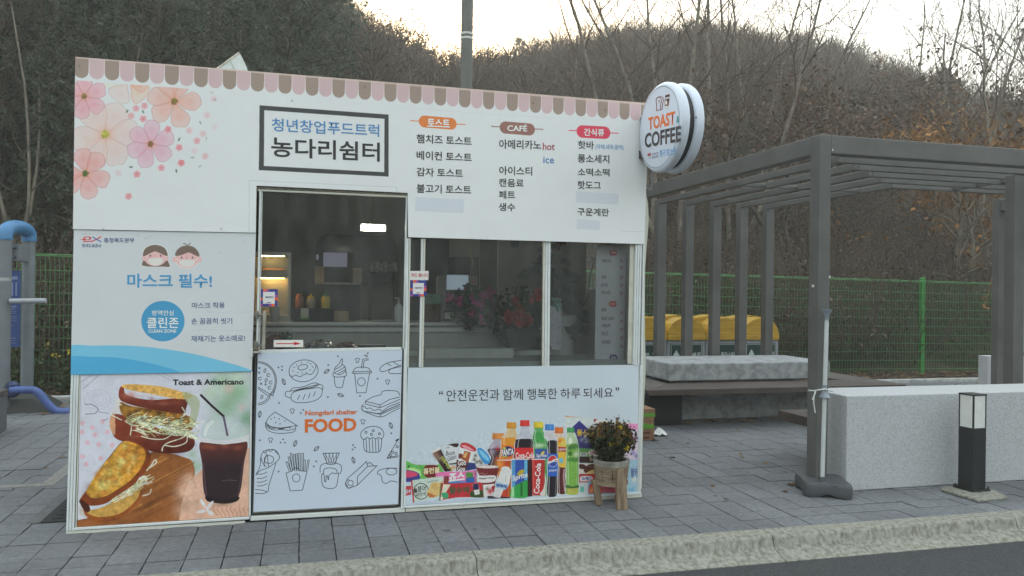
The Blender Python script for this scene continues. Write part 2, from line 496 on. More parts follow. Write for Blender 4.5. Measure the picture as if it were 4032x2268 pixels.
# ------------------------------------------------------------------ plants: arrays of branches and leaves
def prisms(P0, P1, R0, R1, n=3):
    P0, P1 = np.asarray(P0, float), np.asarray(P1, float); R0, R1 = np.asarray(R0, float), np.asarray(R1, float)
    d = P1 - P0; d /= np.maximum(np.linalg.norm(d, axis=1, keepdims=True), 1e-6)
    ref = np.where(np.abs(d[:, 2:3]) < 0.9, np.array([[0, 0, 1.0]]), np.array([[1.0, 0, 0]]))
    u = np.cross(d, ref); u /= np.linalg.norm(u, axis=1, keepdims=True); w = np.cross(d, u)
    k = len(P0); V = np.zeros((k, 2 * n, 3))
    for j in range(n):
        a = 2 * PI * j / n
        o = u * math.cos(a) + w * math.sin(a)
        V[:, j] = P0 + o * R0[:, None]; V[:, n + j] = P1 + o * R1[:, None]
    base = (np.arange(k) * 2 * n)[:, None]
    fs = []
    for j in range(n):
        j2 = (j + 1) % n
        fs.append(base + np.array([[j, j2, n + j2]])); fs.append(base + np.array([[j, n + j2, n + j]]))
    Fc = np.stack(fs, 1).reshape(-1, 3)
    return V.reshape(-1, 3), Fc
def leaves(C, size, r, aspect=0.55, up=None):
    """one rhombic leaf (two triangles) per centre, turned every way"""
    n = len(C)
    a = r.randn(n, 3); a /= np.linalg.norm(a, axis=1, keepdims=True)
    if up is not None: a = a * 0.8 + np.asarray(up); a /= np.linalg.norm(a, axis=1, keepdims=True)
    b = r.randn(n, 3); b -= a * (a * b).sum(1, keepdims=True); b /= np.linalg.norm(b, axis=1, keepdims=True)
    s = (size * (0.6 + 0.8 * r.rand(n)))[:, None]
    V = np.stack([C - a * s / 2, C + b * s * aspect / 2 , C + a * s / 2, C - b * s * aspect / 2], 1).reshape(-1, 3)
    i = (np.arange(n) * 4)[:, None]
    return V, np.concatenate([i + np.array([[0, 1, 2]]), i + np.array([[0, 2, 3]])], 1).reshape(-1, 3)
def join(parts):
    Vs, Fs, n = [], [], 0
    for v, f in parts:
        Vs.append(v); Fs.append(f + n); n += len(v)
    return np.concatenate(Vs), np.concatenate(Fs)
def skeleton(r, H, r0, nb=9, lean=0.12, start=0.25, up=0.5, len1=0.42, sub=(5, 4), fork=False, wob=0.05, rmin=0.006):
    P0, P1, R0, R1, tips = [], [], [], [], []
    def limb(p, d, L, ra, lev, k):
        q = p; seg = L / k; pts = [p]
        for i in range(k):
            d = d + r.randn(3) * (wob + 0.07 * lev) + np.array([0, 0, 0.05 * lev])
            d = d / np.linalg.norm(d)
            n = q + d * seg
            fa, fb = 1 - i / k * 0.72, 1 - (i + 1) / k * 0.72
            P0.append(q); P1.append(n); R0.append(max(ra * fa, rmin)); R1.append(max(ra * fb, rmin * 0.8))
            q = n; pts.append(q)
        return pts, d
    def rec(p, d, L, ra, lev):
        pts, dd = limb(p, d, L, ra, lev, 4 if lev < 2 else 2)
        if lev > len(sub): tips.append(pts[-1]); tips.append(pts[-2]); return
        m = sub[lev - 1]
        for j in range(m):
            t = 0.3 + 0.7 * (j + r.rand()) / m
            i = min(int(t * (len(pts) - 1)), len(pts) - 2); f = t * (len(pts) - 1) - i
            q = pts[i] * (1 - f) + pts[i + 1] * f
            s = r.randn(3); s -= dd * (s @ dd); s /= np.linalg.norm(s)
            nd = dd * 0.75 + s * 0.7 + np.array([0, 0, 0.15]); nd /= np.linalg.norm(nd)
            rec(q, nd, L * (0.5 + 0.25 * r.rand()), ra * 0.5, lev + 1)
    d0 = np.array([r.randn() * lean, r.randn() * lean, 1.0]); d0 /= np.linalg.norm(d0)
    stems = 2 if fork else 1
    for sidx in range(stems):
        dd = d0 + (np.array([r.randn() * 0.22, r.randn() * 0.22, 0]) if fork else 0); dd = dd / np.linalg.norm(dd)
        pts, _ = limb(np.zeros(3) + np.array([0, 0, -0.3]), dd, H * 0.97, r0, 0, 9)
        for j in range(nb):
            t = start + (1 - start) * (j + r.rand() * 0.9) / nb
            i = min(int(t * 9), 8); f = t * 9 - i
            q = pts[i] * (1 - f) + pts[i + 1] * f
            a = r.rand() * 2 * PI
            nd = np.array([math.cos(a), math.sin(a), up + 0.5 * t]); nd /= np.linalg.norm(nd)
            rec(q, nd, H * len1 * (1.15 - 0.75 * t) * (0.7 + 0.5 * r.rand()), r0 * 0.42 * (1.15 - 0.7 * t), 1)
    return np.array(P0), np.array(P1), np.array(R0), np.array(R1), np.array(tips)
BARK_GREY = mat('pale_grey_bark', (0.22, 0.19, 0.15), 0.9, 0.3, 3.0, bump=0.4, coords='World')
BARK_DARK = mat('dark_brown_bark', (0.075, 0.06, 0.048), 0.9, 0.3, 3.0, coords='World')
TWIG = mat('grey_brown_twigs', (0.118, 0.086, 0.062), 0.9, 0.25, 1.2, coords='World')
OAKLEAF = leafmat('dead_oak_leaves', [(0.08, 0.045, 0.032), (0.13, 0.078, 0.052), (0.18, 0.115, 0.078), (0.10, 0.058, 0.042)])
ORANGELEAF = leafmat('orange_autumn_leaves', [(0.11, 0.06, 0.03), (0.22, 0.105, 0.035), (0.30, 0.15, 0.045), (0.15, 0.08, 0.04)])
PINELEAF = leafmat('grey_green_needles', [(0.075, 0.09, 0.06), (0.11, 0.13, 0.09), (0.15, 0.17, 0.125), (0.09, 0.108, 0.075)])
BRUSHLEAF = leafmat('withered_brush_leaves', [(0.06, 0.05, 0.036), (0.095, 0.074, 0.054), (0.08, 0.078, 0.05), (0.13, 0.10, 0.075), (0.07, 0.056, 0.042)])
GREENBRUSH = leafmat('olive_vine_leaves', [(0.06, 0.062, 0.035), (0.10, 0.098, 0.056), (0.13, 0.118, 0.072), (0.09, 0.074, 0.048)])

def split_trunk(sk, cut=0.05):
    P0, P1, R0, R1, tips = sk
    m = R0 > cut
    return m
PROTO = {}
def proto(kind, i):
    """(trunk mesh, crown mesh) of a plant, made once and shared"""
    if (kind, i) in PROTO: return PROTO[(kind, i)]
    r = np.random.RandomState({'bare': 100, 'oak': 200, 'pine': 300, 'orange': 400, 'far': 500}[kind] + i)
    if kind == 'bare':
        H = 8.5
        P0, P1, R0, R1, tips = skeleton(r, H, 0.078, nb=8, start=0.34, up=0.95, len1=0.40, sub=(4, 3), fork=(i % 2 == 0), rmin=0.006, wob=0.08)
        m = R0 > 0.03
        t = prisms(P0[m], P1[m], R0[m], R1[m], 6); c = prisms(P0[~m], P1[~m], R0[~m], R1[~m], 3)
        tm, cm = BARK_GREY, TWIG
    elif kind == 'oak':
        P0, P1, R0, R1, tips = skeleton(r, 6.5, 0.10, nb=9, start=0.3, up=0.45, len1=0.5, sub=(5, 4), fork=True, rmin=0.006, wob=0.09)
        m = R0 > 0.02
        t = prisms(P0[m], P1[m], R0[m], R1[m], 5)
        keep = tips[(np.sin(tips[:, 0] * 1.3 + i) + np.sin(tips[:, 2] * 1.7) + r.randn(len(tips)) * 0.5) > 0.55]
        C = np.repeat(keep, 8, 0) + r.randn(len(keep) * 8, 3) * 0.18
        c = join([prisms(P0[~m], P1[~m], R0[~m], R1[~m], 3), leaves(C, 0.15, r)])
        tm, cm = BARK_DARK, OAKLEAF
    elif kind == 'orange':
        P0, P1, R0, R1, tips = skeleton(r, 5.6, 0.13, nb=10, start=0.3, up=0.45, len1=0.62, sub=(6, 4), fork=True, rmin=0.008, wob=0.08)
        m = R0 > 0.02
        t = prisms(P0[m], P1[m], R0[m], R1[m], 6)
        tips = tips[(np.sin(tips[:, 0] * 2.1 + i) + np.sin(tips[:, 2] * 2.6 + 1) + np.sin(tips[:, 1] * 1.9) + r.randn(len(tips)) * 0.4) > 0.7]
        C = np.repeat(tips, 7, 0) + r.randn(len(tips) * 7, 3) * 0.2
        c = join([prisms(P0[~m], P1[~m], R0[~m], R1[~m], 3), leaves(C, 0.17, r, 0.6)])
        tm, cm = BARK_GREY, ORANGELEAF
    elif kind == 'pine':
        H = 10.0
        n = 760
        zz = r.rand(n) ** 0.75
        rad = (0.25 + 1.9 * (1 - zz) ** 0.62) * (0.45 + 0.6 * r.rand(n))
        an = r.rand(n) * 2 * PI
        lob = 1 + 0.28 * np.sin(an * 3 + zz * 9 + i) + 0.2 * np.sin(zz * 21 + i)
        C = np.stack([np.cos(an) * rad * lob, np.sin(an) * rad * lob, 1.2 + zz * (H - 1.2) + 0.2 * r.randn(n)], 1)
        k = 20
        CC = np.repeat(C, k, 0)
        d = r.randn(len(CC), 3) + np.array([0, 0, 0.5]) + np.repeat(np.stack([np.cos(an), np.sin(an), 0 * an], 1), k, 0) * 0.7
        d /= np.linalg.norm(d, axis=1, keepdims=True)
        s = r.randn(len(CC), 3); s -= d * (s * d).sum(1, keepdims=True); s /= np.linalg.norm(s, axis=1, keepdims=True)
        L_ = (0.12 + 0.16 * r.rand(len(CC)))[:, None]; w_ = 0.026
        V_ = np.stack([CC - s * w_, CC + s * w_, CC + d * L_], 1).reshape(-1, 3)
        nd = (V_.reshape(-1, 3), np.arange(len(V_)).reshape(-1, 3))
        bi = r.permutation(n)[:90]
        B0 = np.stack([0 * C[bi, 0], 0 * C[bi, 1], np.maximum(C[bi, 2] - 0.5, 0.6)], 1)
        t = join([prisms([[0, 0, -0.4]], [[0, 0, H - 0.3]], [0.15], [0.03], 6), prisms(B0, C[bi], np.full(90, 0.03), np.full(90, 0.01), 3)])
        c = nd
        tm, cm = BARK_DARK, PINELEAF
    t_ = mesh_np('trunk', *t); t_.materials.append(tm)
    c_ = mesh_np('crown', *c); c_.materials.append(cm)
    PROTO[(kind, i)] = (t_, c_)
    return t_, c_
def plant(name, kind, i, x, y, s, rz, label, cat, group, z=None, sz=None, tilt=(0, 0)):
    zz = float(hz(x, y)) if z is None else z
    o = empty(name, (x, y, zz), label, cat, group, rz)
    o.rotation_euler = (tilt[0], tilt[1], rz)
    o.scale = (s, s, s * (sz or 1))
    t, c = proto(kind, i)
    for nm, me in (('trunk', t), ('crown', c)):
        q = bpy.data.objects.new(nm, me); COL.objects.link(q); q.parent = o
    return o
prng = np.random.RandomState(21)
# pines: a dense stand on the left slope
cnt = 0
placed = []
def free(x, y, d):
    for (a, b) in placed:
        if (a - x) ** 2 + (b - y) ** 2 < d * d: return False
    placed.append((x, y)); return True
tries = 0
while cnt < 135 and tries < 9000:
    tries += 1
    y = 15.0 + 42 * prng.rand() ** 1.25; az = -24 + 27.5 * prng.rand() - (2.0 if y < 22 else 0)
    if az > 1.5 - 6.0 * max(0, (22 - y)) / 8: continue
    x = y * math.tan(R(az))
    if not free(x, y, 1.55 + 0.028 * (y - 15)): continue
    near = y < 21
    plant('pine_tree', 'pine', cnt % 4, x, y, (0.62 + 0.35 * prng.rand()) * (0.8 if y < 19 else 1.0), prng.rand() * 6.28,
          'bushy grey green pine at the front of the stand behind the fence' if near else 'grey green pine in the dense stand on the slope left of the hilltop gap',
          'pine tree', 'pines at the front of the stand' if near else 'pines filling the left slope', sz=0.9 + 0.25 * prng.rand())
    cnt += 1
# a few evergreens on the ridge and slope at the right
for (az, y, s) in ((8.6, 58, .55), (14.2, 60, .5), (15.3, 59.5, .62), (16.4, 60.5, .5), (43.6, 38, .62), (42.2, 41, .5), (20.5, 52, .45), (36.0, 24, .42), (38.5, 26, .40), (31.5, 21, .30)):
    plant('pine_tree', 'pine', int(az) % 4, y * math.tan(R(az)), y, s, az, 'small dark pine standing among the bare trees of the hill', 'pine tree', 'pines among the bare trees')
# bare trees close behind the fence, right of the kiosk
near_bare = [(24.6, 17.5, .92), (25.6, 21, .95), (27.0, 16.5, .95), (28.6, 19.2, 1.0), (30.6, 17.2, .90), (32.2, 23, .95), (36.6, 24, .9), (40.4, 25, .95), (43.0, 22, 1.0), (45.0, 19.5, 1.0), (47.6, 18.0, 1.12), (48.8, 21, 1.1), (20.6, 27, .7), (11.6, 23, .80), (9.4, 27, .62)]
for n, (az, y, s) in enumerate(near_bare):
    plant('bare_tree', 'bare', n % 5, y * math.tan(R(az)), y, s * 1.06, n * 1.7, 'tall bare tree with pale trunk close behind the green fence', 'tree', 'bare trees close behind the fence', tilt=(prng.uniform(-.06, .06), prng.uniform(-.09, .09)))
for n, (az, y, s) in enumerate([(-17.4, 14.6, .46), (-16.0, 15.2, .5), (-14.4, 15.0, .42)]):
    plant('bare_tree', 'bare', n % 5, y * math.tan(R(az)), y, s, n * 2.7 + 1, 'thin bare tree in front of the dark pines by the fence', 'tree', 'bare saplings before the pines', tilt=(0, 0.16), sz=1.6)
for n, (az, y, s) in enumerate([(34.6, 16.2, .70), (38.6, 17.6, .80), (43.4, 19.6, .95), (46.8, 23, 1.05), (3.0, 34, .9), (5.0, 38, 1.0), (6.6, 44, .9)]):
    plant('oak_tree', 'oak', n % 3, y * math.tan(R(az)), y, s, n * 2.1, 'young oak holding clumps of dead brown leaves on the slope', 'tree', 'oaks with dead brown leaves', tilt=(prng.uniform(-.05, .05), prng.uniform(-.1, .1)))
ox_, oy_ = 14.5 * math.tan(R(44.6)), 14.5
plant('orange_tree', 'orange', 0, ox_, oy_, 0.72, 2.2, 'tree with bright orange autumn leaves behind the fence at the right', 'tree', None)
plant('orange_tree', 'orange', 1, 17.2 * math.tan(R(47.2)), 17.2, 0.62, 0.4, 'farther rust orange tree showing above the pergola roof at the right edge', 'tree', None)
# the wood beyond: one mass
def forest(n, seed):
    r = np.random.RandomState(seed)
    parts, mats_ = [], []
    k = 0
    while k < n:
        y = 24 + 40 * r.rand() ** 0.8; az = 0.5 + 52 * r.rand()
        x = y * math.tan(R(az))
        if az < 4 and y < 50: continue
        k += 1
        g = np.array([x, y, float(hz(x, y))])
        H = (3.2 + 2.6 * r.rand()) * (0.8 if y < 32 else 1.0)
        nb = 115
        t = 0.25 + 0.75 * r.rand(nb) ** 0.8
        lean = r.randn(2) * 0.12
        base = np.stack([lean[0] * t * H, lean[1] * t * H, t * H * 0.92], 1)
        an = r.rand(nb) * 2 * PI; el = 0.35 + 0.9 * r.rand(nb)
        d = np.stack([np.cos(an) * np.cos(el), np.sin(an) * np.cos(el), np.sin(el)], 1)
        L_ = (0.35 + 0.9 * r.rand(nb)) * (1.35 - 0.8 * t) * H * 0.22
        s = r.randn(nb, 3); s -= d * (s * d).sum(1, keepdims=True); s /= np.linalg.norm(s, axis=1, keepdims=True)
        w_ = (0.012 + 0.02 * r.rand(nb))[:, None]
        b0 = base + d * (r.rand(nb) * 0.75 * H * 0.16)[:, None] * np.array([1, 1, 0.6])
        tri = np.stack([b0 - s * w_, b0 + s * w_, b0 + d * L_[:, None]], 1).reshape(-1, 3)
        tv = (tri, np.arange(len(tri)).reshape(-1, 3))
        st = prisms([[0, 0, -0.3], [lean[0] * .55 * H, lean[1] * .55 * H, H * 0.55]], [[lean[0] * .55 * H, lean[1] * .55 * H, H * 0.55], [lean[0] * H, lean[1] * H, H]], [0.07, 0.045], [0.045, 0.015], 3)
        v, f = join([st, tv]); mi = np.zeros(len(f), int)
        lf = r.rand()
        if lf < (0.55 if az < 16 else 0.22):
            m = 70
            C = base[r.randint(0, nb, m)] + r.randn(m, 3) * 0.35
            lv, lfc = leaves(C, 0.13, r)
            f2 = lfc + len(v); v = np.concatenate([v, lv]); f = np.concatenate([f, f2]); mi = np.concatenate([mi, np.full(len(f2), 1)])
        parts.append((v + g, f)); mats_.append(mi)
    V_, F_ = join(parts)
    me = mesh_np('hillside_wood', V_, F_, np.concatenate(mats_))
    o = link('hillside_wood', me, [TWIG, leafmat('russet_far_leaves', [(0.065, 0.052, 0.04), (0.10, 0.078, 0.058), (0.085, 0.072, 0.055), (0.075, 0.06, 0.046)])])
    tag(o, 'bare brown wood covering the far hillside up to the ridge', None, None, 'stuff')
forest(3000, 77)
# brush behind the fence
def brush(n, seed):
    r = np.random.RandomState(seed)
    A_, B_ = [], []
    for k in range(n):
        y = 13.15 + 11 * r.rand() ** 1.6; az = -20 + 70 * r.rand()
        if 1 < az < 20 and y < 20 and r.rand() < 0.7: continue
        x = y * math.tan(R(az)); g = np.array([x, y, float(hz(x, y))])
        rad = 0.55 + 0.55 * r.rand(); h = 0.9 + 0.9 * r.rand()
        if y < 14.2: h *= 1.15
        m = 46
        an = r.rand(m) * 2 * PI; rr_ = rad * np.sqrt(r.rand(m))
        p1 = np.stack([np.cos(an) * rr_, np.sin(an) * rr_, h * (0.4 + 0.75 * r.rand(m))], 1)
        p0 = p1 * np.array([0.25, 0.25, 0]) + r.randn(m, 3) * 0.04
        md = (p0 + p1) / 2 + r.randn(m, 3) * 0.1
        A_.append(tuple(a + (g if j == 0 else 0) for j, a in enumerate(prisms(np.concatenate([p0, md]), np.concatenate([md, p1]), np.full(2 * m, 0.008), np.full(2 * m, 0.005), 3))))
        q = 210
        C = p1[r.randint(0, m, q)] * (0.35 + 0.65 * r.rand(q, 1)) + r.randn(q, 3) * 0.14
        C[:, 2] = np.abs(C[:, 2])
        v, f = leaves(C, 0.075, r)
        B_.append((v + g, f, 1 if (az > 33 and y < 14.6 and r.rand() < 0.75) or r.rand() < 0.2 else 0))
    V_, F_ = join(A_)
    link('undergrowth', mesh_np('undergrowth', V_, F_), TWIG)['kind'] = 'stuff'
    V_, F_ = join([(v, f) for v, f, _ in B_])
    mi = np.concatenate([np.full(len(f), c) for _, f, c in B_])
    o = link('undergrowth', mesh_np('undergrowth', V_, F_, mi), [BRUSHLEAF, GREENBRUSH]); o['kind'] = 'stuff'
brush(620, 31)
def litter(seed):
    r = np.random.RandomState(seed); n = 2600
    x = r.uniform(-6, 15, n); y = 12.2 + 0.75 * r.rand(n); z = 0.03 + 0.05 * r.rand(n) + np.clip(y - 12.5, 0, 1) * 0.1
    C = [np.stack([x, y, z], 1)]
    for (cx, cy, sx, sy, m) in ((-2.6, 11.6, .5, .3, 160), (-2.2, 10.6, .25, .12, 60), (3.85, 8.55, .1, .06, 10), (4.6, 8.75, .5, .06, 26), (5.4, 8.75, .7, .08, 34), (8.5, 11.7, 2.5, .2, 70), (3.95, 5.75, .05, .03, 7)):
        C.append(np.stack([cx + r.randn(m) * sx, cy + r.randn(m) * sy, np.full(m, 0.012)], 1))
    for (cx, cy, m) in ((3.3, 6.8, 14), (4.6, 7.4, 16), (-2.2, 8.0, 8)):
        C.append(np.stack([cx + r.randn(m) * 0.7, cy + r.randn(m) * 0.8, np.full(m, 0.01)], 1))
    C = np.concatenate(C)
    C = C[~((C[:, 0] > -1.45) & (C[:, 0] < 2.6) & (C[:, 1] < 8))]
    v, f = leaves(C, 0.085, r, 0.7, up=None)
    v = v.reshape(-1, 4, 3); c = v.mean(1, keepdims=True); v = c + (v - c) * np.array([1, 1, 0.3]); v[:, :, 2] = np.maximum(v[:, :, 2], 0.004)
    o = link('fallen_leaves', mesh_np('fallen_leaves', v.reshape(-1, 3), f), leafmat('fallen_leaf_browns', [(0.10, 0.055, 0.03), (0.2, 0.12, 0.065), (0.28, 0.19, 0.11), (0.13, 0.075, 0.04)]))
    tag(o, 'dry brown leaves drifted along the back kerb', None, None, 'stuff')
litter(9)

# ================================================================== FENCE
FGREEN = mat('green_fence_paint', (0.10, 0.27, 0.09), 0.45, 0.15, 6)
fy = 12.8
def ftop(x): return 2.02 - 0.0095 * (x + 3.7)
fen = empty('mesh_fence', (0, fy, 0), 'long green welded mesh fence along the foot of the slope', 'fence')
P0, P1, RR = [], [], []
xs = np.arange(-7.0, 15.0, 0.062)
for x in xs:
    P0.append((x, fy, 0.08)); P1.append((x, fy, ftop(x) - 0.14)); RR.append(0.0042)
    P0.append((x, fy, ftop(x) - 0.14)); P1.append((x, fy - 0.045, ftop(x) - 0.02)); RR.append(0.0045)
for zf in np.arange(0.12, 1.78, 0.165):
    for x in np.arange(-7, 15, 2.0):
        P0.append((x, fy - 0.006, zf + (ftop(x) - 2.0))); P1.append((x + 2, fy - 0.006, zf + (ftop(x + 2) - 2.0))); RR.append(0.0046)
for x in np.arange(-7, 15, 2.0):
    for dz, dy in ((0.0, -0.045), (-0.02, 0.02)):
        P0.append((x, fy + dy, ftop(x) + dz)); P1.append((x + 2, fy + dy, ftop(x + 2) + dz)); RR.append(0.008)
V_, F_ = prisms(P0, P1, RR, RR, 4)
V_[:, 1] -= fy
o = link('wire_mesh', mesh_np('wire_mesh', V_, F_), FGREEN, fen); o['kind'] = 'stuff'
for x in (-5.55, -0.1, 5.72, 11.78):
    t = ftop(x) + 0.05
    b = MB().box(x - 0.04, x + 0.04, fy + 0.012, fy + 0.092, -0.1, t)
    b.add([(x - .045, fy + .007, t), (x + .045, fy + .007, t), (x + .045, fy + .097, t), (x - .045, fy + .097, t), (x, fy + .052, t + .03)], [(0, 1, 4), (1, 2, 4), (2, 3, 4), (3, 0, 4), (3, 2, 1, 0)])
    b.build('fence_post', mat('bright_green_post', (0.045, 0.26, 0.05), 0.4, 0.1, 5), fen, bevel=0.004)
# weeds with yellow flowers at the left
WEED = leafmat('weed_leaves', [(0.04, 0.06, 0.025), (0.07, 0.09, 0.04), (0.06, 0.055, 0.035)])
YEL = mat('yellow_petals', (0.62, 0.46, 0.03), 0.6, 0.15, 20)
for n, (px, py, hh, lab) in enumerate([(150, 1500, .75, 'weed with ochre yellow flowers behind the exercise machine'), (258, 1500, .62, 'weed with bright yellow flowers beside the kiosk corner'), (40, 1510, .70, 'weed with faded yellow flowers left of the exercise machine')]):
    p = at(px, py, 12.45); p.z = 0.02
    r = np.random.RandomState(60 + n)
    e = empty('flowering_weed', p, lab, 'plant')
    m = 16
    tips = np.stack([r.randn(m) * .13, r.randn(m) * .10, hh * (0.6 + 0.45 * r.rand(m))], 1)
    link('stem', mesh_np('stem', *prisms(tips * np.array([.15, .15, 0]), tips, np.full(m, .006), np.full(m, .003), 3)), WEED, e)
    C = tips[r.randint(0, m, 160)] * (0.15 + 0.8 * r.rand(160, 1)) + r.randn(160, 3) * .05
    C[:, 2] = np.abs(C[:, 2])
    link('foliage', mesh_np('foliage', *leaves(C, .075, r)), WEED, e)
    top = tips[tips[:, 2] > hh * .85]
    C = np.repeat(top[:4], 7, 0) + r.randn(len(top[:4]) * 7, 3) * .02
    link('flowers', mesh_np('flowers', *leaves(C, .034, r, .8)), YEL if n == 1 else mat('ochre_petals', (0.26, 0.18, 0.04), 0.6, 0.2, 20), e)['kind'] = 'stuff'
# ================================================================== PRINTED SHEETS (painted into generated images)
class Canvas:
    def __init__(s, u0, z0, u1, z1, ppm, base):
        s.u0, s.z0, s.u1, s.z1, s.k = u0, z0, u1, z1, ppm
        s.w, s.h = int(round((u1 - u0) * ppm)), int(round((z1 - z0) * ppm))
        s.img = np.ones((s.h, s.w, 3)) * np.asarray(base)[None, None, :]
        s.clip = None
        yy, xx = np.mgrid[0:s.h, 0:s.w]
        s.X, s.Y = xx + 0.5, yy + 0.5
        s.rs = np.random.RandomState(1)
    def c(s, p):
        u, z = F(*p)
        return ((u - s.u0) * s.k, (s.z1 - z) * s.k)
    def cs(s, pts): return np.array([s.c(p) for p in pts])
    def cover(s, q, ss=3):
        h, w = s.h, s.w
        y0 = max(0, int(math.floor(q[:, 1].min()))); y1 = min(h, int(math.ceil(q[:, 1].max())) + 1)
        x0 = max(0, int(math.floor(q[:, 0].min())) - 1); x1 = min(w, int(math.ceil(q[:, 0].max())) + 1)
        if y1 <= y0 or x1 <= x0: return None
        H2, W2 = (y1 - y0) * ss, (x1 - x0) * ss
        rows, xsx = [], []
        n = len(q)
        for i in range(n):
            a, b = q[i], q[(i + 1) % n]
            ya, yb = (a[1] - y0) * ss, (b[1] - y0) * ss
            lo, hi = (ya, yb) if ya < yb else (yb, ya)
            r = np.arange(max(0, math.ceil(lo - 0.5)), min(H2, math.ceil(hi - 0.5)))
            if len(r) == 0: continue
            t = (r + 0.5 - ya) / (yb - ya)
            rows.append(r); xsx.append((a[0] + (b[0] - a[0]) * t - x0) * ss)
        if not rows: return None
        rows = np.concatenate(rows).astype(int); xsx = np.concatenate(xsx)
        o = np.lexsort((xsx, rows)); rows, xsx = rows[o], xsx[o]
        st = np.r_[True, rows[1:] != rows[:-1]]
        idx = np.arange(len(rows)); par = (idx - np.maximum.accumulate(np.where(st, idx, 0))) % 2
        xi = np.clip(np.round(xsx), 0, W2).astype(int)
        d = np.zeros((H2, W2 + 1)); np.add.at(d, (rows, xi), np.where(par == 0, 1, -1))
        cov = np.cumsum(d, 1)[:, :W2].reshape(y1 - y0, ss, x1 - x0, ss).mean((1, 3))
        return (slice(y0, y1), slice(x0, x1)), cov
    def put(s, sl, a, col):
        if s.clip is not None: a = a * s.clip[sl]
        a = np.clip(a, 0, 1)[..., None]
        s.img[sl] = s.img[sl] * (1 - a) + np.asarray(col) * a
    def poly(s, pts, col, al=1.0, raw=False, grad=None):
        q = np.asarray(pts) if raw else s.cs(pts)
        r = s.cover(q)
        if r is None: return
        sl, cov = r
        if grad is not None:      # (x0,y0,x1,y1,col2): linear blend across the print, photo points
            a, b = np.array(s.c(grad[0])), np.array(s.c(grad[1])); d = b - a
            t = ((s.X[sl] - a[0]) * d[0] + (s.Y[sl] - a[1]) * d[1]) / (d @ d)
            t = np.clip(t, 0, 1)[..., None]
            col = np.asarray(col) * (1 - t) + np.asarray(grad[2]) * t
        s.put(sl, cov * al, col)
    def smooth(s, pts, col, al=1.0, edge=None, grad=None, n=6):
        q = s.curve(pts, n, True)
        s.poly(q, col, al, grad=grad)
        if edge: s.line(q + [q[0]], edge[1], edge[0], edge[2] if len(edge) > 2 else 1.0)
    @staticmethod
    def curve(pts, n=6, closed=False):
        p = [np.array(q, float) for q in pts]; m = len(p); out = []
        rng_ = range(m) if closed else range(m - 1)
        for i in rng_:
            if closed: a, b, c, d = p[i - 1], p[i], p[(i + 1) % m], p[(i + 2) % m]
            else: a, b, c, d = p[max(i - 1, 0)], p[i], p[i + 1], p[min(i + 2, m - 1)]
            for k in range(n):
                t = k / n
                out.append(tuple(0.5 * ((2 * b) + (c - a) * t + (2 * a - 5 * b + 4 * c - d) * t * t + (3 * b - a - 3 * c + d) * t ** 3)))
        if not closed: out.append(tuple(p[-1]))
        return out
    def line(s, pts, wpx, col, al=1.0, soft=0.6):
        """stroke; wpx in photo pixels"""
        q = s.cs(pts)
        scale = s.k * abs(F(pts[0][0] + 10, pts[0][1])[0] - F(*pts[0])[0]) / 10
        hw = wpx * scale / 2
        y0, y1 = max(0, int(q[:, 1].min() - hw - 2)), min(s.h, int(q[:, 1].max() + hw + 3))
        x0, x1 = max(0, int(q[:, 0].min() - hw - 2)), min(s.w, int(q[:, 0].max() + hw + 3))
        if y1 <= y0 or x1 <= x0: return
        sl = (slice(y0, y1), slice(x0, x1)); X, Y = s.X[sl], s.Y[sl]
        D = np.full(X.shape, 1e9)
        for a, b in zip(q[:-1], q[1:]):
            d = b - a; L2 = d @ d
            t = np.clip(((X - a[0]) * d[0] + (Y - a[1]) * d[1]) / L2, 0, 1) if L2 > 1e-9 else 0
            D = np.minimum(D, (X - a[0] - t * d[0]) ** 2 + (Y - a[1] - t * d[1]) ** 2)
        s.put(sl, np.clip(hw + 0.5 - np.sqrt(D), 0, 1) * al, col)
    def ell(s, c, rx, ry, col, al=1.0, rot=0.0, edge=None, a0=0, a1=360, n=36, grad=None, line=None):
        pts = []
        for i in range(n + (0 if a1 - a0 >= 360 else 1)):
            a = R(a0 + (a1 - a0) * i / n); x, y = rx * math.cos(a), ry * math.sin(a); t = R(rot)
            pts.append((c[0] + x * math.cos(t) - y * math.sin(t), c[1] + x * math.sin(t) + y * math.cos(t)))
        if col is not None: s.poly(pts, col, al, grad=grad)
        if edge: s.line(pts + ([pts[0]] if a1 - a0 >= 360 else []), edge[1], edge[0])
        return pts
    def blob(s, c, r, col, al=0.6, ry=None):
        """soft round patch"""
        q = s.c(c); k = s.k * abs(F(c[0] + 10, c[1])[0] - F(*c)[0]) / 10
        a, b = r * k, (ry or r) * k
        y0, y1 = max(0, int(q[1] - b * 2.2)), min(s.h, int(q[1] + b * 2.2)); x0, x1 = max(0, int(q[0] - a * 2.2)), min(s.w, int(q[0] + a * 2.2))
        if y1 <= y0 or x1 <= x0: return
        sl = (slice(y0, y1), slice(x0, x1))
        s.put(sl, al * np.exp(-(((s.X[sl] - q[0]) / a) ** 2 + ((s.Y[sl] - q[1]) / b) ** 2)), col)
    def noise(s, amp, cells, sl=None, mask=None, sx=1.0):
        """mottling: smooth random field multiplied in"""
        h, w = s.h, s.w
        gy, gx = max(2, int(cells * h / w)) + 2, int(cells * sx) + 2
        g = s.rs.rand(gy, gx)
        yy = np.linspace(0, gy - 1.001, h); xx = np.linspace(0, gx - 1.001, w)
        iy, ix = yy.astype(int), xx.astype(int); fy, fx = (yy - iy)[:, None], (xx - ix)[None, :]
        f = g[iy][:, ix] * (1 - fy) * (1 - fx) + g[iy + 1][:, ix] * fy * (1 - fx) + g[iy][:, ix + 1] * (1 - fy) * fx + g[iy + 1][:, ix + 1] * fy * fx
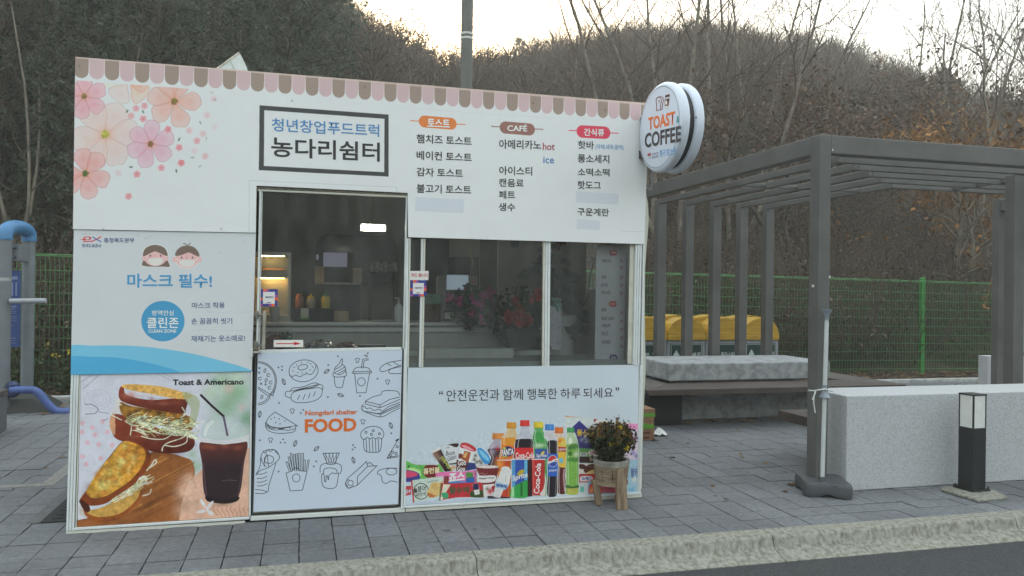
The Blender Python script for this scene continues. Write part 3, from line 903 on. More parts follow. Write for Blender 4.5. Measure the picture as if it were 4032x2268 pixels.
        m = 1 + amp * (f - 0.5) * 2
        if mask is not None: m = 1 + (m - 1) * mask
        s.img *= m[..., None]
    def mask_poly(s, pts):
        r = s.cover(s.cs(pts)); M = np.zeros((s.h, s.w))
        if r: M[r[0]] = r[1]
        return M
    def material(s, name, rough=0.5, spec=0.3):
        im = bpy.data.images.new(name, s.w, s.h, alpha=False)
        px = np.ones((s.h, s.w, 4), np.float32); px[..., :3] = enc(s.img)[::-1]
        im.pixels.foreach_set(px.ravel()); im.update(); im.pack()
        m = bpy.data.materials.new(name); m.use_nodes = True
        N = m.node_tree.nodes; L = m.node_tree.links; b = N['Principled BSDF']
        t = N.new('ShaderNodeTexImage'); t.image = im; t.extension = 'EXTEND'
        L.new(t.outputs['Color'], b.inputs['Base Color'])
        b.inputs['Roughness'].default_value = rough; b.inputs['Specular IOR Level'].default_value = spec
        # the foil lies slightly wavy
        tc = N.new('ShaderNodeTexCoord'); nz = N.new('ShaderNodeTexNoise'); nz.inputs['Scale'].default_value = 2.2; nz.inputs['Detail'].default_value = 2
        L.new(tc.outputs['Object'], nz.inputs['Vector'])
        bp = N.new('ShaderNodeBump'); bp.inputs['Strength'].default_value = 0.35; bp.inputs['Distance'].default_value = 0.02
        L.new(nz.outputs['Fac'], bp.inputs['Height']); L.new(bp.outputs['Normal'], b.inputs['Normal'])
        return m
def sheet(name, pts, cv, m, parent, y, thick=0.004, edge_mat=None):
    """a printed board: outline in photo points on the front plane, y = its face, thickness backwards"""
    q = [F(*p) for p in pts]; n = len(q)
    vs = [(u, y, z) for u, z in q] + [(u, y + thick, z) for u, z in q]
    fs = [tuple(range(n))[::-1], tuple(range(n, 2 * n))] + [(i, (i + 1) % n, n + (i + 1) % n, n + i) for i in range(n)]
    me = bpy.data.meshes.new(name); me.from_pydata(vs, [], fs)
    uv = me.uv_layers.new(name='UVMap')
    for lp in me.loops:
        v = me.vertices[lp.vertex_index].co
        uv.data[lp.index].uv = ((v.x - cv.u0) / (cv.u1 - cv.u0), (v.z - cv.z0) / (cv.z1 - cv.z0))
    me.update()
    bm = bmesh.new(); bm.from_mesh(me); bmesh.ops.recalc_face_normals(bm, faces=bm.faces); bm.to_mesh(me); bm.free()
    return link(name, me, m, parent)
# lettering is collected and cut out of the font in one go at the end
TEXTS = []
def T(txt, p0, p1, h, rgb, parent, y=-0.002, bold=0.016, tr=None, fn=None, name='lettering', m=None, local=None):
    """txt whose ink spans p0 (bottom left) to p1 (bottom right), h high, all in photo points (through tr)"""
    sc = 1.0
    if tr is not None:
        sc = tr.o[2]; p0, p1 = tr(*p0), tr(*p1); h = h / sc
    fn = fn or (lambda a, b: (lambda q: Vector((q[0], y, q[1])))(F(a, b)))
    dx, dy = p1[0] - p0[0], p1[1] - p0[1]; L_ = math.hypot(dx, dy)
    if p1[0] > p0[0] and abs(dy) < 0.35 * abs(dx): nx_, ny_ = 0.0, -1.0
    else: nx_, ny_ = dy / L_, -dx / L_
    a, b, c = fn(*p0), fn(*p1), fn(p0[0] + nx_ * h, p0[1] + ny_ * h)
    TEXTS.append((txt, bold, a, b - a, c - a, m or ink(*rgb), parent, name))
def cut_texts():
    tmp = bpy.data.collections.new('tmp'); COL.children.link(tmp)
    obs = []
    for (txt, bold, a, u, v, m, parent, name) in TEXTS:
        c = bpy.data.curves.new('t', 'FONT'); c.body = txt; c.offset = bold; c.resolution_u = 3
        o = bpy.data.objects.new('t', c); tmp.objects.link(o); obs.append(o)
    bpy.context.view_layer.update()
    dg = bpy.context.evaluated_depsgraph_get()
    for o, (txt, bold, a, u, v, m, parent, name) in zip(obs, TEXTS):
        me = bpy.data.meshes.new_from_object(o.evaluated_get(dg))
        n = len(me.vertices); co = np.empty(n * 3, np.float32); me.vertices.foreach_get('co', co); co = co.reshape(-1, 3)
        lo, hi = co.min(0), co.max(0)
        s_ = (co[:, 0:1] - lo[0]) / max(hi[0] - lo[0], 1e-6); t_ = (co[:, 1:2] - lo[1]) / max(hi[1] - lo[1], 1e-6)
        w = np.array(a)[None] + s_ * np.array(u)[None] + t_ * np.array(v)[None]
        me.vertices.foreach_set('co', w.astype(np.float32).ravel()); me.update(); me.name = name
        link(name, me, m, parent)
    for o in obs:
        c = o.data; bpy.data.objects.remove(o); bpy.data.curves.remove(c)
    bpy.data.collections.remove(tmp)

# ================================================================== KIOSK
kiosk = bpy.data.objects.new('food_kiosk', None); COL.objects.link(kiosk)
kiosk.matrix_world = KMAT
tag(kiosk, 'long white food kiosk covered in printed menu boards and posters', 'food kiosk')
KW, KD, KH = 4.0, 2.15, 3.05
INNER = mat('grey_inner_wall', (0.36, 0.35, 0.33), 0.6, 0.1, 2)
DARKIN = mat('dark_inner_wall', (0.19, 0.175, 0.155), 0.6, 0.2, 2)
BODY = mat('kiosk_body_white', (0.62, 0.62, 0.58), 0.5, 0.06, 4)
OLD = mat('chipped_cream_paint', (0.62, 0.60, 0.52), 0.6, 0.3, 30, col2=(0.30, 0.26, 0.20), thr=(0.24, 0.36), bump=0.2)
def kb(name, x0, x1, y0, y1, z0, z1, m, bev=0.0, parent=None):
    return MB().box(x0, x1, y0, y1, z0, z1).build(name, m, parent or kiosk, bevel=bev, local=True)
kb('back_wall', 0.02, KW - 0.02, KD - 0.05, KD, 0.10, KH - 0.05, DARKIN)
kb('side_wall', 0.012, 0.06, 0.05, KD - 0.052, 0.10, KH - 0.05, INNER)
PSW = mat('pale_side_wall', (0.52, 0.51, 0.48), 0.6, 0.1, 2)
for (ya_, yb_, za_, zb_) in ((0.05, 0.44, 1.0, 3.0), (1.562, KD - 0.052, 1.0, 3.0), (0.442, 1.56, 2.45, 3.0), (0.442, 1.56, 1.0, 1.2)):
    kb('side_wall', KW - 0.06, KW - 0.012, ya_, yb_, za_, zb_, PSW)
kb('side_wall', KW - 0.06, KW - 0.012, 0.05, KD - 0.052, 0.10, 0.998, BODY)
kb('floor', 0.02, KW - 0.02, 0.05, KD - 0.002, 0.04, 0.098, mat('kiosk_floor', (0.2, 0.2, 0.2), 0.7, 0.2, 4))
kb('ceiling', 0.062, KW - 0.062, 0.055, KD - 0.055, 2.62, 2.66, mat('kiosk_ceiling', (0.28, 0.27, 0.25), 0.7, 0.1, 3))
kb('roof', 0.0, KW, 0.03, KD + 0.01, KH - 0.048, KH - 0.012, BODY, 0.006)
def fz(px, py): return F(px, py)[1]
def fu(px, py): return F(px, py)[0]
def rail(name, a, b, w0, m=WHITE_PAINT, y0=-0.012, y1=0.03, parent=None, bev=0.003, vert=True):
    """straight profile between two photo points; w0 = width in photo px to the right (vertical) or downwards"""
    a2 = (a[0] + w0, a[1]) if vert else (a[0], a[1] + w0); b2 = (b[0] + w0, b[1]) if vert else (b[0], b[1] + w0)
    q = [F(*a), F(*a2), F(*b2), F(*b)]
    return MB().prism(q, y0, y1).build(name, m, parent or kiosk, bevel=bev, local=True)
# -- lower structure: frames of the three bays
GROOVE = mat('frame_groove_shadow_gap', (0.18, 0.18, 0.17), 0.7, 0.2, 8)
rail('base_sill', (260, 2091), (965, 2050.5), 13.5, OLD, -0.006, 0.05, vert=False)
rail('base_sill', (986, 2033), (1594, 1999), 17, mat('worn_white_sill', (0.66, 0.66, 0.62), 0.55, 0.25, 24, col2=(0.42, 0.4, 0.35), thr=(0.26, 0.38)), -0.008, 0.05, vert=False)
rail('base_sill', (1597, 2002.5), (2527, 1945), 13, OLD, -0.006, 0.05, vert=False)
# left bay
for (xa, xb, w) in ((281, 261.5, 9.5), (292, 272.5, 10), (303, 284, 9)):
    rail('frame_post', (xa, 1470), (xb, 2089), w, WHITE_PAINT, -0.010, 0.03)
rail('frame_post', (313.5, 1474), (297, 2076), 5, CREAM, -0.006, 0.03)
rail('frame_rail', (290, 2077), (983, 2033), 10.5, WHITE_PAINT, -0.010, 0.03, vert=False)
rail('frame_post', (987, 1463), (980, 2031), 7, WHITE_PAINT, -0.010, 0.03)
# right bay
rail('frame_post', (1600, 938), (1588, 2000), 8.5, WHITE_PAINT, -0.012, 0.03)
rail('frame_post', (1590.5, 1372), (1578, 2001), 8, WHITE_PAINT, -0.014, 0.03)
rail('frame_post', (1610.5, 938), (1603, 1447), 6.5, CREAM, -0.008, 0.03)
rail('frame_rail', (1586, 1992), (2523, 1936), 8.5, WHITE_PAINT, -0.012, 0.03, vert=False)
for (xa, xb, w) in ((2501.5, 2492, 6), (2509.5, 2499, 8), (2519, 2509, 7)):
    rail('frame_post', (xa, 961), (xb, 1438), w, WHITE_PAINT, -0.010, 0.03)
rail('frame_post', (2517.5, 1438), (2507, 1938), 14, mat('grimy_white_post', (0.66, 0.68, 0.66), 0.5, 0.2, 14, col2=(0.5, 0.5, 0.44), thr=(0.25, 0.45)), -0.009, 0.03)
rail('frame_post', (2530, 961), (2514, 1940), 6, WHITE_PAINT, -0.013, 0.03)
# windows
for (xa, xb, w, m) in ((1659, 1650, 7.5, WHITE_PAINT), (1667.5, 1658.5, 8, CREAM), (2139.5, 2134, 7, CREAM), (2148, 2143, 9, WHITE_PAINT), (2158.5, 2153.5, 9.5, WHITE_PAINT)):
    rail('window_mullion', (xa, 940), (xb, 1446), w, m, -0.004, 0.028)
rail('window_stile', (2483.5, 960), (2474, 1434), 17, mat('ivory_stile', (0.60, 0.57, 0.48), 0.5, 0.1, 8), 0.012, 0.04)
PANE = glassmat('window_glass', refl=0.6, dirt=0.035)
def pane(name, pts, y, parent=None):
    q = [F(*p) for p in pts]
    return MB().prism(q, y, y + 0.005).build(name, PANE, parent or kiosk, local=True)
pane('window_pane', [(1617, 938), (1660, 939), (1651, 1450), (1609, 1450)], 0.012)
pane('window_pane', [(1675, 940), (2140, 951), (2135, 1446), (1666, 1449)], 0.004)
pane('window_pane', [(2168, 952), (2484, 960), (2475, 1438), (2163, 1444)], 0.016)
# right side: the vinyl side cover bulging past the corner
vs, fs = [], []
edge = [(760, 2544), (800, 2552), (860, 2555), (920, 2551), (980, 2546), (1060, 2541), (1200, 2540), (1320, 2540), (1420, 2543), (1480, 2542), (1560, 2538), (1640, 2534), (1760, 2531), (1925, 2527)]
for i, (py, px) in enumerate(edge):
    u, z = F(px, py, 0.06)
    for (uu, yy) in ((KW - 0.045, 0.035), (KW - 0.01, 0.045), (u - 0.004, 0.055), (u, 0.075), (u - 0.02, 0.35), (KW + 0.005, 1.0)):
        vs.append((uu, yy, z))
n = 6
for i in range(len(edge) - 1):
    for j in range(n - 1):
        fs.append((i * n + j, i * n + j + 1, (i + 1) * n + j + 1, (i + 1) * n + j))
MB().add(vs, fs).build('side_cover', mat('cream_vinyl', (0.60, 0.60, 0.50), 0.45, 0.05, 3), kiosk, local=True, smooth=True)

# -- upper banner
zb = [F(290, 903)[1], F(2533, 962)[1], F(1606, 935)[1]]
WHITE = A(204, 214, 226)
bc = Canvas(-0.03, min(zb) - 0.03, 4.03, 3.10, 430, WHITE)
banner_pts = [(300, 227.3), (2550.4, 408.9), (2532.8, 961.4), (1606, 934.6), (1604, 760.7), (1010.4, 732), (1008, 917), (290.7, 903)]
P1_ = Z(240, 200, 2.0125)
# flowers
def petal(c, ang, L_, w, col, al=0.5, edge=None):
    a = R(ang); dx, dy = math.cos(a), -math.sin(a); nx_, ny_ = -dy, dx
    prof_ = [(0.0, 0.0), (0.18, .16), (0.45, .42), (0.72, .52), (0.92, .40), (1.0, .14), (1.01, -.08), (0.95, -.36), (0.74, -.52), (0.45, -.40), (0.18, -.14)]
    r = bc.rs
    pts = [(c[0] + (t * dx + s_ * w * nx_) * L_ * (1 + 0.03 * r.randn()), c[1] + (t * dy + s_ * w * ny_) * L_ * (1 + 0.03 * r.randn())) for t, s_ in prof_]
    q = Canvas.curve(pts, 5, True)
    ctr = (c[0] + dx * L_, c[1] + dy * L_)
    bc.poly(q, col, al * 1.0, grad=(c, ctr, tuple(np.asarray(col) * 0.62 + WHITE * 0.38)))
    bc.line(q + [q[0]], 2.2, edge if edge is not None else np.asarray(col) * 0.72, 0.75)
    bc.blob((c[0] + dx * L_ * 0.6, c[1] + dy * L_ * 0.6), L_ * 0.16, np.asarray(col) * 0.95, 0.35)
def flower(c, L_, angs, col, ctr, w=0.66, al=0.72):
    for a in angs: petal(c, a, L_, w, col, al)
    bc.blob(c, L_ * 0.22, A(235, 140, 90), 0.55)
    for k in range(16):
        a = k * 2.4; rr_ = L_ * 0.12 * math.sqrt(k / 16)
        bc.ell((c[0] + rr_ * math.cos(a), c[1] + rr_ * math.sin(a)), L_ * 0.045, L_ * 0.035, np.asarray(ctr) * (0.6 + 0.9 * bc.rs.rand()), 0.9, n=8)
top_cut = P1_.l((118, 240), (1300, 330), (1300, 1449), (100, 1449))
bc.clip = bc.mask_poly(top_cut)
PK, PE, CO, PALE = A(212, 138, 160), A(208, 150, 184), A(218, 140, 130), A(220, 186, 186)
bc.smooth(P1_.l((340, 262), (420, 268), (510, 276), (470, 300), (400, 308), (360, 290)), A(205, 212, 205), 0.6, (A(190, 200, 190), 1.5, 0.5))
petal(P1_(530, 275), -125, 75, 1.15, PALE, 0.55); petal(P1_(560, 285), -40, 72, 1.1, A(232, 185, 165), 0.7, A(215, 110, 90)); petal(P1_(560, 282), -5, 60, .7, A(228, 160, 140), 0.6, A(215, 120, 90))
flower(P1_(357, 668), 128, (62, 5, -62, -118, -168, 120), PALE, A(165, 165, 70), 0.78, 0.7)
flower(P1_(190, 368), 88, (88, 22, -38, -98, -160, 150), PK, A(120, 105, 60))
flower(P1_(903, 408), 103, (70, 0, -72, -140, 165, 112), A(226, 156, 145), A(115, 105, 55))
flower(P1_(715, 745), 92, (85, 22, -36, -108, -160, 142), PE, A(120, 95, 55))
flower(P1_(200, 978), 98, (100, 48, -18, -78, -140, 180), A(222, 140, 140), A(70, 100, 50))
for (x, y, al) in ((600, 462, .7), (667, 442, .6), (562, 521, .65), (656, 545, .9), (853, 627, .8), (1020, 637, .4), (1130, 663, .35), (1080, 718, .7), (940, 772, .95), (1060, 798, .2), (957, 893, .9), (1145, 840, .35), (800, 932, .8), (607, 983, .75), (460, 975, .22), (541, 1157, .7), (1212, 388, .25), (1160, 517, .3), (1222, 610, .15)):
    c = P1_(x, y); k = bc.rs.rand() * 70
    for j in range(5):
        a = R(72 * j + k)
        bc.ell((c[0] + 8 * math.cos(a), c[1] + 8 * math.sin(a)), 6.8, 6.2, A(210, 130, 145) if x % 2 else A(214, 150, 165), al, n=12)
    bc.ell(c, 2.6, 2.6, A(150, 70, 80), al, n=8)
for (x, y, a, al) in ((530, 485, -50, .9), (655, 488, 60, .8), (1108, 575, 60, .6), (940, 708, -65, .9), (1045, 851, 5, .5), (918, 957, 80, .9), (560, 926, 0, .9), (1105, 920, -20, .4), (1198, 338, 40, .3), (1155, 700, 80, .3)):
    bc.ell(P1_(x, y), 8, 3.6, A(80, 105, 75), al, rot=a, n=12)
bc.clip = None
# scalloped awning print
u_ = [F(300, 240)[0] + i * (F(354.5, 232)[0] - F(300, 227)[0]) for i in range(90)]
NST = 45
pitch_ = (F(2518, 405)[0] - F(354.5, 232)[0]) / (NST - 2)
ztop = 3.062
stripe_z = F(327, 311)[1]
for i in range(NST):
    a = F(354.5, 232)[0] + (i - 1) * pitch_ if i else -0.01
    b = F(354.5, 232)[0] + i * pitch_
    if i == NST - 1: b = 4.03
    r_ = pitch_ / 2 * 0.94; zc = stripe_z + r_
    cx = (F(354.5, 232)[0] + (i - 0.5) * pitch_)
    col = A(146, 134, 130) if i % 2 == 0 else A(190, 171, 183)
    pts = [((a - bc.u0) * bc.k, (bc.z1 - ztop) * bc.k), ((b - bc.u0) * bc.k, (bc.z1 - ztop) * bc.k)]
    for k in range(13):
        t = PI * k / 12
        pts.append(((cx + r_ * math.cos(t) - bc.u0) * bc.k, (bc.z1 - (zc - r_ * math.sin(t))) * bc.k))
    bc.poly(pts, col, 1.0, raw=True)
    if i: 
        xx = (a - bc.u0) * bc.k
        bc.poly([(xx - .8, (bc.z1 - ztop) * bc.k), (xx + .8, (bc.z1 - ztop) * bc.k), (xx + .8, (bc.z1 - zc) * bc.k), (xx - .8, (bc.z1 - zc) * bc.k)], A(214, 205, 212), 0.8, raw=True)
bc.poly([((-.03 - bc.u0) * bc.k, 0), ((4.06 - bc.u0) * bc.k, 0), ((4.06 - bc.u0) * bc.k, (bc.z1 - 3.040) * bc.k), ((-.03 - bc.u0) * bc.k, (bc.z1 - 3.040) * bc.k)], A(196, 184, 182), 0.8, raw=True)
for p in ((316, 264), (848, 396), (1436, 347), (1866, 345), (1920, 350), (2096, 408), (2378, 436), (2524, 452), (872, 903), (410, 905), (1150, 400)):
    bc.blob(p, 4, A(80, 70, 66), 0.6)
# boxed name, headings, cover-up patches, seams
P2_ = Z(960, 300, 2.0125)
DK = A(62, 66, 70)
bc.poly(P2_.l((126, 237), (1145, 310), (1145, 800), (120, 748)), DK)
bc.poly(P2_.l((163, 275), (1112, 343), (1110, 765), (160, 715)), WHITE)
P3_ = Z(1560, 340, 2.337)
for (a, b, l1, l2, col) in (((258, 330), (498, 350), ((128, 322), (206, 326)), ((552, 353), (627, 357)), A(204, 124, 70)), ((1000, 385), (1216, 402), ((870, 374), (946, 378)), ((1270, 398), (1343, 401)), A(140, 105, 100)), ((1705, 421), (1908, 432), ((1583, 411), (1654, 414)), ((1960, 434), (2031, 437)), A(200, 70, 95))):
    bc.line([P3_(*a), P3_(*b)], 108 / 2.337, col); bc.line([P3_(*l1[0]), P3_(*l1[1])], 3.6, col); bc.line([P3_(*l2[0]), P3_(*l2[1])], 3.6, col)
PATCH = A(190, 202, 220)
for q in (((172, 1022), (620, 1043), (614, 1168), (170, 1147)), ((1648, 966), (2038, 994), (2036, 1088), (1645, 1070)), ((1655, 1225), (1868, 1243), (1865, 1323), (1652, 1313))):
    bc.poly(P3_.l(*q), PATCH)
    bc.line(P3_.l(q[3], q[2]), 1.2, A(170, 180, 200), .5)
bc.line(P2_.l((42, 1232), (45, 830), (1208, 883), (1208, 915)), 1.6, A(165, 175, 190), 0.9)
bc.line(P3_.l((2068, 1335), (2290, 1342)), 1.5, A(165, 175, 190), 0.8)
bc.line(P3_.l((2075, 330), (2065, 1400)), 1.2, A(188, 198, 210), 0.6)
bc.line([(1560, 425), (2000, 458), (2480, 478)], 1.2, A(184, 192, 204), 0.6)
bc.noise(0.02, 9); bc.noise(0.012, 40)
banner = sheet('upper_banner', banner_pts, bc, bc.material('banner_print'), kiosk, -0.022, 0.012)
kb('banner_backing', 0.02, KW - 0.03, 0.0, 0.03, F(2000, 700)[1], KH - 0.06, BODY)
kb('banner_backing', 0.02, F(995, 800)[0], 0.0, 0.03, F(600, 880)[1], F(2000, 700)[1] - 0.002, BODY)
kb('banner_backing', F(1612, 800)[0], KW - 0.03, 0.001, 0.03, F(2000, 930)[1], F(2000, 700)[1] - 0.002, BODY)
INKD = (52, 54, 58)
YB = -0.0235
def tb(txt, p0, p1, h, rgb, tr=P3_, bold=0.016): T(txt, p0, p1, h, rgb, banner, YB, bold, tr)
tb('청년창업푸드트럭', (222, 440), (1070, 487), 103, (72, 130, 190), P2_, .012)
tb('농다리쉼터', (218, 642), (1075, 682), 156, INKD, P2_, .018)
tb('토스트', (283, 376), (487, 386), 74, (226, 230, 236), bold=.025)
tb('햄치즈 토스트', (183, 527), (688, 552), 82, INKD); tb('베이컨 토스트', (183, 678), (688, 700), 82, INKD)
tb('감자 토스트', (183, 830), (608, 845), 80, INKD); tb('불고기 토스트', (183, 983), (683, 998), 82, INKD)
tb('CAFÉ', (1015, 417), (1197, 421), 66, (222, 228, 234), bold=.02)
tb('아메리카노', (940, 580), (1325, 588), 87, INKD); tb('hot', (1340, 590), (1450, 592), 66, (150, 60, 75), bold=.01); tb('ice', (1345, 712), (1443, 714), 62, (60, 120, 185), bold=.01)
tb('아이스티', (940, 818), (1243, 825), 80, INKD); tb('캔음료', (938, 925), (1165, 932), 75, INKD); tb('페트', (937, 1037), (1087, 1040), 75, INKD); tb('생수', (935, 1150), (1087, 1153), 75, INKD)
tb('간식류', (1718, 460), (1903, 466), 68, (226, 230, 236), bold=.022)
tb('핫바', (1663, 580), (1810, 585), 76, INKD); tb('(야채,새우,문어)', (1823, 590), (2082, 597), 54, (72, 140, 195), bold=.008)
tb('롱소세지', (1660, 705), (1950, 714), 78, INKD); tb('소떡소떡', (1660, 828), (1952, 834), 73, INKD); tb('핫도그', (1658, 948), (1872, 953), 76, INKD); tb('구운계란', (1657, 1190), (1947, 1200), 72, INKD)

# -- poster asking for masks
P4_ = Z(240, 880, 2.3375)
mp_ = [(293, 906), (1008, 918.5), (992, 1461), (280.6, 1474.6)]
mc = Canvas(F(281, 1400)[0] - .02, F(281, 1475)[1] - .02, F(1008, 918)[0] + .02, F(293, 906)[1] + .02, 520, A(190, 201, 215))
W2 = A(214, 219, 226)
mc.smooth(P4_.l((742, 388), (752, 345), (752, 290), (775, 225), (870, 192), (965, 225), (992, 290), (992, 345), (1010, 400), (940, 402), (870, 404), (800, 400)), W2, 1, n=4)
mc.smooth(P4_.l((748, 384), (758, 345), (757, 290), (782, 228), (870, 197), (957, 228), (987, 290), (988, 345), (1005, 397), (940, 398), (870, 399), (800, 396)), A(112, 100, 96), 1, n=4)
SK = A(214, 178, 186)
mc.ell(P4_(772, 320), 9, 11, SK); mc.ell(P4_(973, 320), 9, 11, SK)
mc.ell(P4_(872, 320), 43, 31, SK)
mc.smooth(P4_.l((762, 300), (775, 240), (820, 208), (872, 200), (930, 210), (970, 242), (984, 302), (950, 290), (905, 270), (868, 258), (830, 272), (790, 292)), A(112, 100, 96), n=4)
mc.poly(P4_.l((806, 324), (842, 318), (905, 317), (944, 322), (940, 360), (905, 384), (872, 390), (838, 382), (810, 358)), A(206, 210, 216))
for a, b in (((785, 300), (808, 325)), ((980, 300), (942, 324))): mc.line([P4_(*a), P4_(*b)], 3, A(206, 210, 216))
for x in (827, 921): mc.ell(P4_(x, 298), 3, 4, A(70, 60, 62), n=10)
mc.line(P4_.l((872, 290), (870, 312)), 1.6, A(150, 110, 115))
mc.blob(P4_(818, 315), 6, A(214, 140, 160), .6); mc.blob(P4_(942, 312), 6, A(214, 140, 160), .6)
mc.ell(P4_(1165, 318), 50, 43, W2); mc.ell(P4_(1050, 332), 9, 11, SK); mc.ell(P4_(1278, 332), 9, 11, SK)
mc.ell(P4_(1165, 325), 46, 37, SK)
mc.smooth(P4_.l((1055, 297), (1068, 250), (1110, 215), (1165, 205), (1225, 218), (1265, 260), (1276, 305), (1230, 290), (1178, 268), (1110, 292)), A(112, 100, 96), n=4)
mc.line(P4_.l((1163, 212), (1152, 192), (1132, 185)), 4, A(112, 100, 96)); mc.line(P4_.l((1166, 212), (1176, 196), (1192, 184)), 4, A(112, 100, 96))
mc.poly(P4_.l((1092, 344), (1130, 334), (1200, 333), (1237, 338), (1230, 378), (1200, 398), (1165, 403), (1128, 396), (1098, 378)), A(206, 210, 216))
for a, b in (((1060, 320), (1094, 345)), ((1268, 318), (1236, 340))): mc.line([P4_(*a), P4_(*b)], 3, A(206, 210, 216))
for x in (1113, 1213): mc.ell(P4_(x, 315), 3, 4, A(70, 60, 62), n=10)
mc.line(P4_.l((1162, 305), (1160, 330)), 1.6, A(150, 110, 115))
mc.ell(P4_(942, 898), 199 / 2.3375, 186 / 2.3375, A(66, 146, 198), n=60)
for yy in (815, 982):
    for k in range(40):
        x = 1200 + k * 14.5
        mc.line(P4_.l((x, yy), (x + 5, yy)), 1.8, A(165, 178, 198))
mc.smooth(P4_.l((60, 1142), (300, 1124), (500, 1121), (740, 1130), (1000, 1160), (1250, 1205), (1500, 1268), (1758, 1350), (1820, 1420), (900, 1440), (60, 1440)), A(110, 184, 224), n=5)
mc.smooth(P4_.l((60, 1236), (300, 1226), (500, 1231), (700, 1260), (900, 1303), (1090, 1365), (1100, 1440), (500, 1460), (60, 1440)), A(76, 164, 216), n=5)
mc.line(P4_.l((205, 150), (270, 150)), 3.2, A(190, 70, 80)); mc.line(P4_.l((215, 170), (285, 168)), 3.2, A(190, 70, 80))
mc.smooth(P4_.l((212, 138), (225, 122), (270, 122), (285, 138), (270, 152), (212, 154)), A(190, 70, 80), 1); mc.ell(P4_(247, 138), 9, 4.5, A(190, 201, 215), 1)
mc.line(P4_.l((185, 146), (212, 146)), 2.5, A(190, 70, 80)); mc.line(P4_.l((212, 150), (222, 168), (292, 166)), 4.2, A(190, 70, 80))
mc.line(P4_.l((290, 165), (330, 148), (372, 124)), 5, A(190, 70, 80)); mc.line(P4_.l((298, 126), (330, 146), (372, 168)), 5, A(70, 100, 170))
for (x, y) in ((205, 100), (232, 98), (270, 97), (715, 110), (780, 140), (800, 132), (1690, 170), (830, 120), (1465, 270), (1045, 45)): mc.blob(P4_(x, y), 3, A(140, 150, 165), .6)
mc.noise(.02, 7)
mposter = sheet('mask_poster', mp_, mc, mc.material('mask_poster_print'), kiosk, -0.014, 0.010)
kb('poster_backing', 0.03, F(985, 1200)[0], 0.0, 0.03, F(600, 1470)[1], F(600, 915)[1] - 0.005, BODY)
def tm(txt, p0, p1, h, rgb, bold=.014): T(txt, p0, p1, h, rgb, mposter, -0.0155, bold, P4_)
NAVY = (66, 84, 138)
tm('충청북도본부', (400, 178), (680, 178), 46, NAVY, .008); tm('한국도로공사', (200, 221), (375, 222), 34, NAVY, .012)
tm('마스크 필수!', (615, 592), (1392, 592), 130, (70, 145, 200), .02)
tm('방역안심', (842, 846), (1040, 846), 48, (214, 222, 230), .012); tm('클린존', (795, 962), (1087, 962), 99, (216, 224, 232), .015); tm('CLEAN ZONE', (808, 1004), (1065, 1004), 30, (216, 224, 232), .02)
tm('마스크 착용', (1207, 782), (1510, 779), 55, NAVY, .008); tm('손 꼼꼼히 씻기', (1202, 927), (1577, 923), 56, NAVY, .008); tm('재채기는 옷소매로!', (1200, 1088), (1695, 1082), 57, NAVY, .008)

# -- toast and americano poster
P5_ = Z(240, 1440, 2.0125)
tp_ = [(319, 1470), (986, 1463), (979, 2031), (305, 2074)]
tcv = Canvas(F(305, 2000)[0] - .02, F(305, 2074)[1] - .02, F(986, 1463)[0] + .02, F(319, 1463)[1] + .02, 560, A(196, 204, 226))
c = tcv
for (x, y, r, col, al) in ((1400, 200, 120, (120, 170, 130), .8), (1280, 120, 90, (150, 190, 160), .7), (1300, 330, 110, (110, 165, 120), .7), (1480, 420, 80, (90, 150, 110), .8), (1180, 220, 60, (160, 190, 150), .5), (1400, 90, 60, (190, 215, 200), .6), (1060, 800, 60, (120, 170, 130), .7), (1040, 700, 40, (130, 175, 140), .6), (1440, 560, 60, (140, 180, 150), .6), (1330, 180, 40, (215, 180, 190), .6), (1430, 330, 26, (200, 170, 180), .6), (1215, 120, 26, (60, 130, 100), .5), (1240, 430, 50, (170, 200, 180), .5)):
    c.blob(P5_(x, y), r / 2, A(*col), al)
# table
c.smooth(P5_.l((100, 1290), (100, 1235), (330, 1160), (520, 900), (690, 700), (830, 690), (960, 720), (1040, 760), (1060, 880), (1000, 960), (1000, 1260), (700, 1300)), A(140, 88, 48), 1, n=4)
c.smooth(P5_.l((985, 990), (1060, 880), (1130, 810), (1200, 770), (1520, 660), (1540, 1250), (980, 1290), (940, 1200)), A(206, 168, 150), .95, n=4)
msk = c.mask_poly(P5_.l((560, 900), (690, 700), (1060, 760), (1000, 960), (960, 1290), (100, 1290), (330, 1180)))
rs_ = np.random.RandomState(4)
for k in range(70):
    x0 = rs_.uniform(250, 1000); y0 = rs_.uniform(720, 1280); L_ = rs_.uniform(120, 420)
    c.clip = msk
    c.line(P5_.l((x0, y0), (x0 + L_, y0 - L_ * 0.52)), rs_.uniform(2, 8), A(*[(90, 52, 26), (176, 120, 62), (120, 72, 36), (196, 142, 84)][k % 4]), rs_.uniform(.15, .5))
c.clip = None
for (x, y, r, al) in ((980, 1000, 70, .7), (1010, 900, 60, .6), (960, 1150, 60, .5)): c.blob(P5_(x, y), r / 2, A(214, 180, 165), al)
for k in range(9):
    x = 1215 + k * 34
    c.line(P5_.l((x, 1100 + (k % 3) * 14), (x - 12, 1140), (x + 8, 1165), (x + 30 - k * 4, 1195)), 2.2, A(150, 85, 55), .7)
